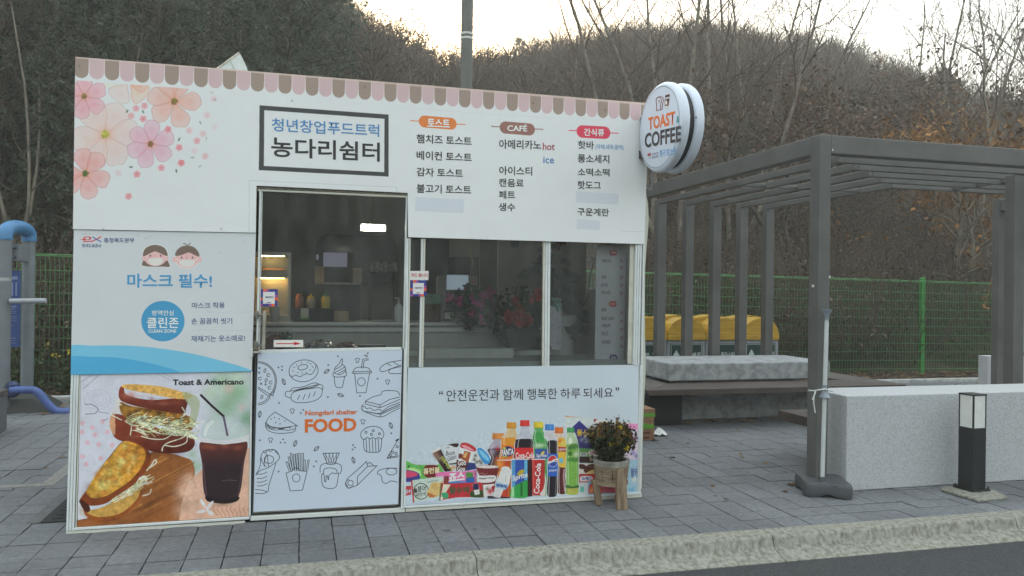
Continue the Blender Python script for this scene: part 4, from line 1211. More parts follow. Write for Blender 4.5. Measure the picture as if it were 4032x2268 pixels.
# cloth flowers, doilies, plate
for (x, y) in ((210, 610), (370, 525), (315, 735), (250, 490), (200, 780), (405, 630), (300, 625), (170, 720), (270, 548), (168, 525), (170, 455), (330, 440)):
    for j in range(5):
        a = R(72 * j); c.ell(P5_(x + 12 * math.cos(a), y + 12 * math.sin(a)), 4.6, 4.2, A(218, 165, 185), .8, n=9)
for r in (104, 70, 44): c.ell(P5_(292, 268), r / 2, r / 2 * .72, None, edge=(A(168, 178, 205), 1.6))
c.line(P5_.l((190, 305), (240, 305), (285, 330), (298, 352), (270, 380), (195, 384)), 3.2, A(92, 98, 118), .9); c.line(P5_.l((300, 365), (378, 378)), 2.6, A(92, 98, 118), .8); c.line(P5_.l((335, 435), (375, 420)), 3, A(92, 98, 118), .8)
c.line(P5_.l((160, 130), (240, 76)), 3, A(150, 162, 185)); c.line(P5_.l((175, 185), (300, 76)), 3, A(150, 162, 185))
c.line(P5_.l((770, 65), (880, 120)), 2, A(160, 170, 190)); c.line(P5_.l((820, 65), (980, 140)), 2, A(160, 170, 190))
c.smooth(P5_.l((420, 330), (470, 240), (450, 480), (390, 480), (395, 380)), A(206, 208, 214), .7, n=4)
# upper sandwich
BR1, BR2, BR3, YE = A(126, 58, 42), A(84, 36, 28), A(160, 88, 60), A(214, 172, 100)
c.smooth(P5_.l((410, 540), (395, 450), (420, 385), (520, 400), (700, 470), (900, 530), (1030, 560), (1060, 600), (1040, 660), (960, 690), (760, 690), (560, 620), (450, 585)), BR1, n=5, grad=(P5_(700, 480), P5_(740, 690), BR2))
c.smooth(P5_.l((385, 470), (395, 400), (425, 385), (430, 540), (405, 530)), A(196, 150, 120), n=4)
c.smooth(P5_.l((470, 290), (560, 320), (760, 350), (960, 380), (1060, 440), (1010, 520), (820, 480), (560, 420), (480, 380)), A(128, 92, 42), n=5)
for (x, y) in ((500, 330), (560, 350), (640, 370), (720, 395), (850, 390), (930, 400), (610, 340), (1000, 430)): c.blob(P5_(x, y), 14, A(170, 128, 52), .8)
for (x, y) in ((540, 380), (690, 350), (780, 370), (600, 360)): c.blob(P5_(x, y), 12, A(84, 56, 28), .8)
c.smooth(P5_.l((465, 180), (500, 155), (520, 230), (700, 270), (900, 260), (1000, 270), (990, 340), (960, 380), (800, 360), (640, 330), (500, 290), (460, 250)), BR1, n=5, grad=(P5_(700, 220), P5_(700, 350), A(90, 40, 30)))
c.blob(P5_(550, 235), 24, A(190, 120, 110), .6, 14); c.blob(P5_(720, 270), 10, A(170, 100, 90), .6, 16); c.blob(P5_(900, 300), 40, A(100, 46, 36), .5)
c.smooth(P5_.l((480, 165), (510, 148), (620, 148), (800, 165), (950, 205), (1050, 235), (1000, 262), (900, 260), (720, 225), (560, 195)), YE, n=5)
for (x, y) in ((560, 160), (640, 175), (740, 190), (830, 205), (600, 185), (900, 225)): c.blob(P5_(x, y), 16, A(196, 140, 66), .5, 6)
c.smooth(P5_.l((960, 205), (1060, 235), (1100, 300), (1060, 470), (1020, 440), (1030, 340), (990, 280)), A(158, 172, 140), .75, n=4)
# cabbage
for k in range(150):
    x = rs_.uniform(500, 1030); y = 400 + 110 * rs_.rand() + (x - 500) * 0.10
    a = rs_.uniform(-.6, .6); L_ = rs_.uniform(40, 120)
    c.line(Canvas.curve(P5_.l((x, y), (x + L_ * .5, y + L_ * a * .5 + rs_.uniform(-14, 14)), (x + L_, y + L_ * a)), 4), rs_.uniform(2, 4.4), A(*[(206, 214, 190), (176, 188, 150), (216, 222, 208), (190, 200, 168), (150, 165, 120)][k % 5]), .95)
for q in (((800, 675), (810, 640), (850, 610), (940, 580), (980, 560)), ((820, 630), (900, 640), (990, 610), (1000, 560)), ((560, 480), (550, 548)), ((960, 330), (985, 380), (950, 410)), ((640, 560), (720, 580), (820, 580), (880, 540)), ((480, 430), (400, 390)), ((990, 540), (1040, 510)), ((450, 260), (455, 300), (480, 310))):
    c.line(Canvas.curve(P5_.l(*q), 4), 4.5, A(206, 212, 200))
# lower sandwich
c.smooth(P5_.l((200, 1150), (330, 1120), (520, 1000), (640, 900), (640, 990), (590, 1100), (480, 1190), (360, 1225), (230, 1210), (195, 1180)), A(186, 150, 80), n=5)
c.smooth(P5_.l((180, 1130), (230, 1180), (330, 1200), (480, 1165), (600, 1060), (640, 960), (650, 1010), (590, 1110), (470, 1205), (340, 1240), (220, 1215), (185, 1170)), A(140, 78, 34), n=5)
for k in range(60):
    t = rs_.rand(); x = 370 + 300 * t + rs_.uniform(-20, 20); y = 1100 - 190 * t + rs_.uniform(-40, 30)
    L_ = rs_.uniform(30, 80); c.line(Canvas.curve(P5_.l((x, y), (x + L_ * .5, y - L_ * .2 + rs_.uniform(-12, 12)), (x + L_, y - L_ * .45)), 4), rs_.uniform(2, 4), A(*[(206, 212, 196), (180, 190, 150), (214, 218, 210)][k % 3]))
c.smooth(P5_.l((150, 1060), (200, 990), (300, 830), (400, 700), (490, 600), (580, 610), (680, 660), (712, 720), (690, 800), (620, 900), (540, 970), (430, 1040), (360, 1090), (260, 1110), (190, 1100), (150, 1090)), A(122, 62, 30), n=5)
c.smooth(P5_.l((205, 985), (300, 830), (400, 710), (490, 605), (580, 612), (650, 650), (672, 710), (640, 800), (560, 900), (450, 980), (360, 1030), (270, 1050), (220, 1030)), A(206, 166, 70), n=5, grad=(P5_(300, 760), P5_(640, 800), A(196, 140, 52)))
for k in range(90):
    t, s_ = rs_.rand(), rs_.uniform(-.8, .8); x = 280 + 320 * t + 90 * s_; y = 960 - 290 * t + 70 * s_
    c.blob(P5_(x, y), rs_.uniform(5, 15), A(*[(176, 110, 40), (222, 196, 110), (150, 86, 34), (226, 206, 132), (190, 130, 50)][k % 5]), .55)
for (x, y) in ((230, 960), (205, 1030), (300, 1035), (620, 640)): c.blob(P5_(x, y), 20, A(116, 56, 26), .6)
c.smooth(P5_.l((150, 1060), (185, 1075), (225, 1110), (230, 1150), (200, 1160), (160, 1110)), A(70, 34, 28), n=4)
c.smooth(P5_.l((145, 1110), (165, 1120), (190, 1180), (215, 1205), (150, 1180)), A(190, 186, 190), n=4)
for q in (((650, 1030), (700, 1015), (715, 980)), ((680, 830), (715, 790), (745, 745), (755, 770), (700, 810)), ((600, 930), (630, 885), (675, 880), (670, 930), (620, 950))): c.line(Canvas.curve(P5_.l(*q), 4), 5, A(206, 208, 204))
# cup of iced coffee
c.smooth(P5_.l((1108, 600), (1300, 612), (1470, 600), (1452, 760), (1405, 1040), (1280, 1062), (1145, 1040), (1118, 780)), A(92, 48, 46), n=5, grad=(P5_(1290, 600), P5_(1285, 800), A(46, 34, 42)))
c.smooth(P5_.l((1150, 1035), (1280, 1062), (1405, 1038), (1400, 1070), (1340, 1090), (1270, 1093), (1180, 1080), (1152, 1065)), A(30, 26, 32), n=4)
c.poly(P5_.l((1120, 770), (1130, 770), (1158, 1030), (1146, 1030)), A(120, 90, 110), .4); c.poly(P5_.l((1440, 760), (1450, 760), (1408, 1030), (1398, 1030)), A(110, 80, 96), .4)
for (x, y) in ((1200, 650), (1300, 640), (1400, 650), (1150, 640)): c.blob(P5_(x, y), 18, A(150, 86, 66), .5, 10)
c.line(P5_.l((1270, 915), (1330, 905), (1395, 912)), 1.6, A(120, 105, 120))
c.smooth(P5_.l((1110, 560), (1115, 490), (1160, 430), (1230, 400), (1310, 400), (1390, 425), (1450, 480), (1475, 550), (1470, 590), (1110, 590)), A(176, 196, 204), .72, n=5)
c.smooth(P5_.l((1130, 550), (1150, 470), (1200, 430), (1210, 450), (1165, 500), (1150, 560)), A(214, 222, 228), .6, n=4)
c.smooth(P5_.l((1090, 565), (1200, 585), (1350, 585), (1488, 545), (1490, 575), (1440, 605), (1290, 620), (1130, 605), (1092, 585)), A(200, 206, 220), .95, n=4)
c.line(P5_.l((1095, 600), (1290, 622), (1485, 595)), 3.5, A(214, 218, 228), .9)
c.line(P5_.l((1110, 234), (1195, 318), (1288, 400)), 9.5, A(40, 32, 40)); c.line(P5_.l((1288, 405), (1302, 470), (1318, 550)), 8, A(90, 80, 110))
# paper blossom
for q in (((1145, 1130), (1105, 1085), (1105, 1055), (1130, 1075), (1150, 1120)), ((1150, 1130), (1175, 1090), (1208, 1070), (1195, 1105), (1165, 1140)), ((1140, 1140), (1090, 1150), (1075, 1165), (1130, 1165)), ((1150, 1140), (1190, 1150), (1212, 1180), (1170, 1172)), ((1145, 1145), (1180, 1185), (1200, 1188), (1160, 1165))): c.smooth(P5_.l(*q), A(206, 210, 224), n=4)
c.line(P5_.l((985, 1122), (1090, 1146)), 3, A(206, 176, 160))
def tex(pts, amp, cells, tr=P5_):
    c.noise(amp, cells, mask=c.mask_poly(Canvas.curve(tr.l(*pts), 4, True)))
BREAD_ = ((205, 985), (300, 830), (400, 710), (490, 605), (580, 612), (650, 650), (672, 710), (640, 800), (560, 900), (450, 980), (360, 1030), (270, 1050), (220, 1030))
for a_, n_ in ((.26, 40), (.24, 85), (.16, 160)): tex(BREAD_, a_, n_)
CRUST_ = ((150, 1060), (200, 990), (300, 830), (490, 600), (680, 660), (712, 720), (690, 800), (540, 970), (360, 1090), (190, 1100))
tex(CRUST_, .14, 70)
UPPER_ = ((465, 180), (500, 155), (520, 230), (900, 260), (1000, 270), (990, 340), (960, 380), (640, 330), (500, 290))
for a_, n_ in ((.30, 22), (.16, 60)): tex(UPPER_, a_, n_)
for a_, n_ in ((.55, 60), (.4, 120)): tex(((470, 290), (560, 320), (760, 350), (960, 380), (1060, 440), (1010, 520), (820, 480), (560, 420), (480, 380)), a_, n_)
for a_, n_ in ((.28, 24), (.16, 70)): tex(((410, 540), (395, 450), (520, 400), (900, 530), (1060, 600), (1040, 660), (760, 690), (450, 585)), a_, n_)
for a_, n_ in ((.25, 60), (.2, 130)): tex(((480, 165), (510, 148), (620, 148), (950, 205), (1050, 235), (900, 260), (560, 195)), a_, n_)
for a_, n_ in ((.22, 60), (.15, 140)): tex(((200, 1150), (330, 1120), (640, 900), (640, 1000), (480, 1200), (230, 1215)), a_, n_)
tex(((520, 400), (1040, 430), (1060, 600), (900, 600), (540, 480)), .3, 110)
for a_, n_ in ((.10, 12), (.06, 60)): tex(((985, 990), (1200, 770), (1520, 660), (1540, 1250), (980, 1290)), a_, n_)
for a_, n_ in ((.2, 16), (.14, 60)): tex(((100, 1290), (330, 1160), (690, 700), (960, 720), (1060, 880), (1000, 1260)), a_, n_)
for (x, y, r_, ry_, al) in ((640, 240, 60, 8, .30), (560, 225, 20, 16, .35), (820, 300, 70, 12, .22), (600, 560, 80, 12, .2)): c.blob(P5_(x, y), r_ / 2, A(190, 130, 110), al, ry_ / 2)
for (x, y, r_, al) in ((700, 690, 90, .45), (900, 700, 80, .4), (640, 1000, 60, .35), (420, 1225, 90, .3), (1280, 1095, 60, .5)): c.blob(P5_(x, y), r_ / 2, A(60, 34, 22), al, r_ / 6)
c.noise(.07, 26); c.noise(.05, 110)
tposter = sheet('toast_poster', tp_, tcv, tcv.material('toast_poster_print', 0.35), kiosk, -0.002, 0.010)
T('Toast & Americano', (887, 155), (1448, 149), 47, (36, 38, 42), tposter, -0.0035, .03, P5_)

# -- door
P7_ = Z(960, 1360, 2.0697)
door = kiosk
dleaf = rail('door', (1017, 1378), (1581, 1367), 12, WHITE_PAINT, 0.0, 0.03, vert=False)
rail('stile', (1021, 746), (1008, 1376), 9, WHITE_PAINT, 0.0, 0.03, dleaf); rail('stile', (1030.5, 746), (1019.5, 1376), 3.4, WHITE_PAINT, 0.006, 0.03, dleaf)
rail('stile', (1599, 770), (1586, 1372), 6.5, WHITE_PAINT, 0.0, 0.03, dleaf)
rail('top_rail', (1013, 744), (1602, 770.5), 8, CREAM, 0.0, 0.03, dleaf, vert=False)
rail('top_rail', (1012, 733), (1603, 761), 8.5, mat('weathered_head_rail', (0.36, 0.34, 0.29), 0.7, 0.3, 18), 0.004, 0.03, dleaf, vert=False)
rail('stile', (1013.5, 1390), (995.5, 2016), 2.4, GROOVE, 0.002, 0.03, dleaf)  # strip coloured dark for the shadow in the groove beside the panel
rail('bottom_rail', (996, 2016.5), (1568, 1985), 5, mat('brown_door_bottom', (0.22, 0.2, 0.17), 0.7, 0.2, 20), 0.0, 0.03, dleaf, vert=False)
rail('bottom_rail', (996, 2022.5), (1568, 1991), 8, mat('dark_gap_strip', (0.05, 0.045, 0.04), 0.8, 0.2, 20), 0.006, 0.03, dleaf, vert=False)  # dark strip in place of the shaded gap under the door
rail('stile', (1584, 1380), (1569.5, 1986), 6, mat('dark_gap_strip', (0.05,) * 3), 0.006, 0.03, dleaf)  # same dark strip fills the narrow gap at the panel's right edge
rail('stile', (1003.5, 1390), (990, 2034), 8, mat('dark_hinge_gap', (0.08, 0.085, 0.09), 0.6, 0.2, 10), 0.012, 0.03, dleaf)  # strip coloured dark for the shade in the hinge-side gap
pane('pane', [(1033, 752), (1600, 778), (1588, 1370), (1022, 1378)], 0.014, dleaf)
dp = [(1015.6, 1389.5), (1583.5, 1379.5), (1568, 1984.5), (997.7, 2015.7)]
dc = Canvas(F(997, 2000)[0] - .02, F(998, 2016)[1] - .02, F(1584, 1380)[0] + .02, F(1300, 1375)[1] + .02, 620, A(180, 197, 222))
BK = A(40, 42, 48)
def d_(*pts, w=2.6, closed=False, cv=True):
    q = P7_.l(*pts)
    if cv: q = Canvas.curve(q, 6, closed)
    if closed: q = q + [q[0]]
    dc.line(q, w, BK)
def de(x, y, rx, ry, rot=0, a0=0, a1=360, w=2.6): dc.ell(P7_(x, y), rx / 2.07, ry / 2.07, None, rot=rot, edge=(BK, w), a0=a0, a1=a1)
dc.clip = dc.mask_poly(P7_.l((95, 50), (1290, 30), (1262, 1300), (80, 1370)))
# pizza
de(118, 290, 148, 158, 0, -90, 52); de(118, 290, 138, 148, 0, -90, 52); d_((118, 340), (237, 412), cv=False); d_((118, 352), (215, 425), cv=False); d_((237, 412), (262, 330)); d_((118, 485), (170, 470), (212, 428)); d_((118, 472), (160, 460), (196, 425))
for x, y in ((127, 185), (125, 222), (178, 318), (140, 312)): de(x, y, 6, 6)
for x, y in ((132, 270), (200, 242), (220, 303), (210, 345)): de(x, y, 12, 12, 0, 40, 330)
for x, y in ((172, 205), (182, 285), (147, 420)): de(x, y, 8, 16, 15)
# doughnut
de(487, 207, 119, 89, -6); de(480, 178, 40, 21, -12); d_((373, 246), (400, 252), (425, 241), (455, 256), (490, 238), (520, 232), (548, 237), (578, 200), (588, 160))
for x, y, a in ((400, 208, .5), (430, 160, 1.2), (440, 222, .2), (475, 225, 1.4), (510, 222, .6), (540, 200, -.6), (560, 175, 1), (520, 140, -.4), (470, 140, 1), (410, 180, -.5), (545, 150, .6)):
    d_((x - 6 * math.cos(a), y - 6 * math.sin(a)), (x + 6 * math.cos(a), y + 6 * math.sin(a)), cv=False, w=2.2)
# hot dog
d_((385, 425), (400, 385), (470, 362), (560, 350), (612, 345), (638, 360), (630, 410), (590, 445), (520, 464), (440, 466), (395, 450), closed=True)
d_((385, 430), (345, 415), (338, 390), (350, 375), (385, 372), (470, 352), (560, 330), (620, 318), (645, 335), (640, 365)); d_((380, 368), (400, 348), (480, 338), (560, 308), (600, 308), (612, 318)); d_((405, 380), (450, 362), (500, 352), (560, 342), (605, 322), w=3.4)
for a in ((455, 405, 438, 442), (500, 398, 482, 440), (540, 390, 526, 430), (583, 376, 568, 416)): d_(a[:2], a[2:], cv=False)
# cone
d_((731, 218), (735, 255), (829, 250), (831, 205)); d_((733, 222), (780, 238), (830, 212)); d_((736, 256), (745, 325), (770, 345), (800, 340), (810, 310), (822, 252)); d_((737, 212), (745, 180), (775, 150), (798, 108), (805, 130), (800, 150), (825, 175), (828, 205)); d_((745, 195), (790, 170), (802, 150)); d_((745, 220), (800, 190), (826, 172)); d_((770, 228), (815, 205), (830, 195))
# cup with straw
d_((890, 215), (910, 185), (965, 176), (1015, 185), (1035, 212)); d_((890, 215), (893, 228), (1032, 224), (1035, 210)); d_((890, 215), (1035, 211), cv=False); d_((903, 232), (920, 387), (995, 385), (1025, 228), cv=False); de(958, 297, 31, 33); d_((958, 186), (968, 112), (1015, 108), cv=False); d_((972, 186), (980, 124), (1016, 118), cv=False)
# baguettes
d_((1280, 122), (1180, 140), (1120, 175), (1110, 205), (1140, 212), (1200, 190), (1280, 160)); d_((1280, 172), (1200, 192), (1182, 215), (1200, 230), (1280, 228)); d_((1170, 150), (1200, 165)); d_((1220, 138), (1260, 160))
# sandwich
d_((990, 455), (1050, 420), (1115, 402), (1130, 375), (1180, 367), (1250, 375), (1272, 405)); d_((990, 455), (1110, 485), (1190, 440), (1272, 420), cv=False); d_((990, 455), (992, 478), (1110, 508), (1272, 440), cv=False); d_((1110, 485), (1110, 508), cv=False); d_((975, 480), (960, 500), (985, 500), (1000, 515), (1030, 510), (1060, 530), (1100, 520), (1130, 535), (1180, 500), (1270, 465)); d_((960, 510), (975, 535), (1030, 545), (1080, 555), (1120, 550), (1180, 520), (1270, 480), w=3.4); d_((1000, 548), (1115, 583), (1200, 545), (1270, 510)); d_((1000, 540), (1115, 562), (1115, 583), cv=False); d_((1115, 562), (1270, 495), cv=False)
# round sandwich
d_((255, 543), (205, 585), (185, 630), (220, 660), (300, 672), (420, 655), (424, 648), (255, 543)); d_((178, 625), (178, 660), (200, 695), (260, 714), (330, 716), (410, 702), (424, 660)); d_((182, 655), (210, 680), (260, 690), (310, 685), (360, 692), (415, 680)); d_((185, 640), (220, 672), (270, 672), (300, 680), (350, 668), (380, 668), w=4)
for x, y in ((222, 600), (250, 588), (290, 598), (260, 630), (295, 640), (335, 615)): de(x, y, 2.5, 2.5)
# muffin
d_((955, 740), (958, 705), (1000, 672), (1055, 660), (1110, 672), (1140, 710), (1138, 740)); d_((955, 740), (962, 758), (985, 765), (1005, 750), (1030, 762), (1050, 750), (1075, 762), (1095, 750), (1120, 762), (1138, 740)); d_((975, 765), (985, 855), (1045, 872), (1110, 858), (1125, 758))
for x in (1000, 1025, 1050, 1075, 1098): d_((x - 4, 762), (x + 2, 866), cv=False)
for x, y in ((995, 708), (1055, 695), (1105, 720), (1040, 725)): de(x, y, 9, 9)
# pizza slice
d_((1260, 765), (1168, 915), (1258, 898), cv=False); d_((1168, 915), (1172, 922), (1258, 908), cv=False); d_((1242, 775), (1260, 765), w=6)
for x, y in ((1212, 870), (1250, 825), (1240, 880), (1195, 895)): de(x, y, 9, 9)
# wrap
d_((98, 1055), (132, 985), (140, 905), (170, 860), (250, 850), (290, 905), (275, 940), (200, 995), (135, 1020), (98, 1055)); d_((262, 960), (230, 1060), (205, 1140), (195, 1190), (150, 1208), (95, 1205)); d_((95, 1175), (150, 1180), (190, 1195)); d_((160, 862), (175, 880), (195, 850), (215, 865), (245, 848), (262, 870), (285, 890)); de(205, 930, 38, 32); d_((165, 985), (172, 930), (190, 890), (200, 990)); d_((140, 910), (150, 950), (180, 990))
for yy in (1050, 1085, 1115, 1145): d_((108, yy), (150, yy - 2), (190, yy - 18))
# fries
d_((344, 1040), (378, 1186), (478, 1180), (515, 1028), (460, 1022), (435, 998), (410, 998), (390, 1025), (344, 1040), cv=False); de(427, 1080, 31, 33)
for (x0, x1, yt) in ((345, 372, 950), (362, 388, 910), (380, 402, 880), (405, 420, 890), (425, 438, 885), (448, 455, 880), (475, 480, 880), (490, 490, 935), (522, 512, 935)):
    d_((x1 - 4, 1024), (x0 - 2, yt), (x0 + 11, yt - 2), (x1 + 9, 1018), cv=False, w=2.4)
# upside cone in a tub
d_((645, 880), (780, 876), (738, 968), (682, 968), (645, 880), cv=False)
for k in range(4): d_((660 + k * 32, 879), (690 + k * 16 + 14, 960), cv=False, w=1.8); d_((762 - k * 32, 878), (732 - k * 16 - 10, 960), cv=False, w=1.8)
d_((622, 1035), (625, 985), (660, 962), (710, 970), (760, 962), (795, 985), (790, 1035), (770, 1045)); d_((634, 1048), (642, 1140), (690, 1166), (745, 1158), (762, 1120), (772, 1038)); d_((650, 1050), (655, 1010), (700, 998), (750, 1010), (758, 1045), (720, 1040), (695, 1060), (690, 1095), (680, 1065), (672, 1065), (668, 1108), (658, 1108), (655, 1060), (640, 1045))
# rolled sandwich
d_((998, 945), (960, 985), (850, 1080), (830, 1120), (850, 1165), (925, 1140), (1085, 980), (1010, 985), cv=False); d_((998, 945), (1010, 985), (925, 1070), (925, 1140), cv=False); d_((1010, 965), (1030, 955), (1055, 978)); de(870, 1122, 22, 22); de(862, 1128, 34, 34, 0, 30, 260)
# fried egg
d_((1252, 1002), (1180, 1000), (1110, 1015), (1088, 1040), (1120, 1065), (1130, 1110), (1160, 1125), (1200, 1105), (1252, 1115)); de(1203, 1028, 44, 28)
# leaves and crumbs
for (x, y, a) in ((325, 297, 70), (675, 212, -35), (788, 405, 20), (130, 562, -80), (1198, 652, 70), (418, 800, -70), (592, 842, -40), (893, 935, 75)):
    t = R(a); L_ = 26
    def q_(s_, o_): return (x + s_ * math.cos(t) * L_ - o_ * math.sin(t) * L_, y + s_ * math.sin(t) * L_ + o_ * math.cos(t) * L_)
    d_(q_(-1, 0), q_(-.3, -.45), q_(.5, -.38), q_(1, 0), q_(.4, .4), q_(-.4, .4), q_(-1, 0)); d_(q_(-1, 0), q_(1, 0), cv=False, w=2)
for (x, y) in ((925, 122), (1172, 298), (395, 535), (970, 622), (218, 772)): de(x, y - 6, 18, 12, 0, 170, 375); d_((x - 10, y), (x - 8, y + 16), (x + 9, y + 16), (x + 8, y))
for (x, y) in ((282, 180), (312, 172), (312, 200), (688, 160), (767, 88), (988, 82), (1010, 65), (1003, 88), (1090, 272), (287, 468), (685, 420), (485, 525), (463, 552), (130, 773), (320, 765), (300, 792), (335, 792), (590, 945), (570, 986), (890, 812), (905, 832), (886, 848), (1202, 716), (284, 1028), (946, 412)): de(x, y, 4.5, 4.5, w=2.4)
dc.noise(.015, 7)
dpan = sheet('door_panel', dp, dc, dc.material('door_print'), dleaf, -0.002, 0.010)
def tl(o, *a, **k): T(*a, **k)
T('Nongdarl shelter', (500, 583), (925, 571), 52, (196, 106, 62), dleaf, -0.0035, .03, P7_); T('FOOD', (497, 712), (917, 699), 112, (198, 104, 48), dleaf, -0.0035, .035, P7_)
# handle, hinges, latch
STEEL = mat('dull_steel', (0.30, 0.28, 0.25), 0.38, 0.2, 14, metal=0.8)
def kp(px, py, y=0.0):
    u, z = F(px, py); return (u, y, z)
h = MB(); a, b = kp(1044, 1225), kp(1039, 1370)
h.prism([F(1037, 1225), F(1050, 1225), F(1045, 1372), F(1032, 1372)], -0.075, -0.050)
h.build('handle', mat('brushed_grip', (0.42, 0.38, 0.32), 0.45, 0.2, 12, metal=0.5), dleaf, bevel=0.004, local=True)
for py in (1237, 1357):
    m_ = MB(); x = 1044 - (py - 1225) * 0.035
    m_.tube([kp(x - 4, py + 2, -0.06), kp(x - 30, py + 2, -0.012)], 0.008, 8)
    u, z = F(x - 32, py + 2)
    m_.prism([(u + .016 * math.cos(t), z + .030 * math.sin(t)) for t in np.linspace(0, 2 * PI, 15)[:-1]], -0.022, -0.002)
    m_.build('handle_bracket', STEEL, dleaf, bevel=0.002, local=True)
m_ = MB().prism([F(987, 1372), F(997, 1372), F(996, 1404), F(986, 1404)], -0.03, -0.016)
m_.build('latch_plate', WHITE_PAINT, dleaf, bevel=0.002, local=True)
MB().tube([kp(1000, 1387, -0.03), kp(1026, 1386, -0.03)], 0.010, 10).build('latch_bolt', STEEL, dleaf, local=True)

# -- slogan and product poster
P8_ = Z(1560, 1420, 2.264)
sp_ = [(1606.5, 1448), (2514, 1436.5), (2511, 1936.5), (1587, 1990)]
sc_ = Canvas(F(1587, 1900)[0] - .02, F(1587, 1990)[1] - .02, F(2514, 1450)[0] + .02, F(2400, 1432)[1] + .03, 560, A(181, 198, 217))
c = sc_
WHT = A(205, 212, 222)
PA, PB = Z(1580, 1730, 5.152), Z(1900, 1620, 4.026)
def pl(tr, pts, rgb, n=4, g=None, edge=None, al=1.0):
    c.smooth(tr.l(*pts), A(*rgb), al, n=n, grad=(tr(*g[0]), tr(*g[1]), A(*g[2])) if g else None, edge=edge)
def pp(tr, pts, rgb, al=1.0): c.poly(tr.l(*pts), A(*rgb), al)
# -- snack boxes at the right
pp(PB, ((1305, 68), (1750, 108), (1752, 520), (1830, 590), (1530, 590), (1500, 480), (1308, 400)), (188, 202, 212))
pp(PB, ((1305, 65), (1440, 82), (1600, 100), (1305, 84)), (190, 140, 80)); pp(PB, ((1530, 145), (1700, 300), (1530, 480), (1420, 250)), (58, 56, 130)); pp(PB, ((1480, 400), (1840, 430), (1840, 590), (1530, 585), (1510, 500)), (66, 62, 120))
for (x, y) in ((1570, 450), (1620, 440), (1690, 460), (1640, 480)): c.blob(PB(x, y), 7, A(150, 160, 190), .7)
for (x, y) in ((1690, 380), (1720, 350), (1700, 400)): c.blob(PB(x, y), 6, A(200, 140, 60), .9)
pp(PB, ((1755, 115), (2100, 150), (2480, 190), (2480, 600), (1755, 520)), (200, 205, 214)); pp(PB, ((1757, 117), (1820, 125), (1762, 175)), (150, 60, 80))
pp(PB, ((1755, 330), (2300, 330), (2300, 560), (1800, 560)), (150, 50, 60), .7)
pp(PB, ((1530, 585), (1900, 590), (1900, 712), (1530, 712)), (96, 150, 84)); pp(PB, ((1545, 648), (1655, 650), (1655, 705), (1545, 705)), (190, 196, 204)); pl(PB, ((1672, 640), (1740, 600), (1860, 595), (1860, 700), (1700, 700)), (206, 206, 210))
for k in range(9): c.line(PB.l((1560 + k * 9, 655), (1560 + k * 9, 695)), 1.2, A(80, 80, 100))
pp(PB, ((1530, 714), (1900, 716), (1900, 815), (1530, 815)), (56, 42, 44)); pp(PB, ((1526, 822), (1900, 824), (1900, 985), (1526, 985)), (200, 200, 206))
pl(PB, ((1526, 840), (1600, 838), (1650, 880), (1640, 915), (1526, 900)), (74, 46, 44)); pl(PB, ((1610, 960), (1610, 900), (1690, 840), (1830, 835), (1870, 870), (1800, 920), (1680, 975)), (84, 50, 46)); pl(PB, ((1650, 980), (1700, 940), (1800, 900), (1860, 885), (1860, 930), (1760, 985)), (196, 178, 120)); c.line(PB.l((1690, 870), (1760, 880), (1820, 850)), 1.6, A(150, 120, 110))
pp(PB, ((1524, 990), (1900, 988), (1900, 1125), (1524, 1125)), (168, 54, 56)); pl(PB, ((1545, 1060), (1570, 1025), (1720, 1030), (1740, 1075), (1650, 1105), (1550, 1105)), (206, 206, 214)); c.blob(PB(1850, 1080), 14, A(210, 120, 70), .9)
pp(PB, ((1524, 1125), (1900, 1125), (1900, 1320), (1524, 1325)), (190, 200, 214)); pp(PB, ((1545, 1190), (1605, 1190), (1605, 1280), (1545, 1280)), (96, 180, 170))
pp(PB, ((1672, 1105), (2420, 1100), (2420, 1310), (1665, 1318)), (118, 168, 206)); pl(PB, ((1680, 1290), (1690, 1180), (1740, 1140), (1860, 1160), (1900, 1300), (1760, 1300)), (190, 70, 60)); c.blob(PB(1720, 1250), 9, A(206, 150, 110), .9); pl(PB, ((1760, 1200), (1800, 1180), (1840, 1210), (1800, 1260)), (206, 206, 206)); pp(PB, ((1890, 1150), (2300, 1150), (2300, 1290), (1890, 1290)), (180, 90, 110)); pp(PB, ((1700, 1110), (1760, 1120), (1730, 1150)), (80, 140, 80))
pp(P8_, ((2035, 560), (2152, 560), (2152, 1170), (2035, 1175)), (206, 196, 222)); pp(P8_, ((2035, 562), (2152, 562), (2152, 620), (2050, 600)), (206, 140, 190)); pp(P8_, ((2080, 880), (2152, 880), (2152, 1170), (2050, 1172)), (150, 190, 216))
for (x, y, col) in ((2130, 690, (90, 90, 170)), (2110, 820, (110, 110, 190)), (2140, 850, (90, 90, 170)), (2120, 700, (190, 90, 140)), (2120, 1060, (214, 214, 200)), (2100, 1150, (90, 160, 206))): c.blob(P8_(x, y), 9, A(*col), .8)
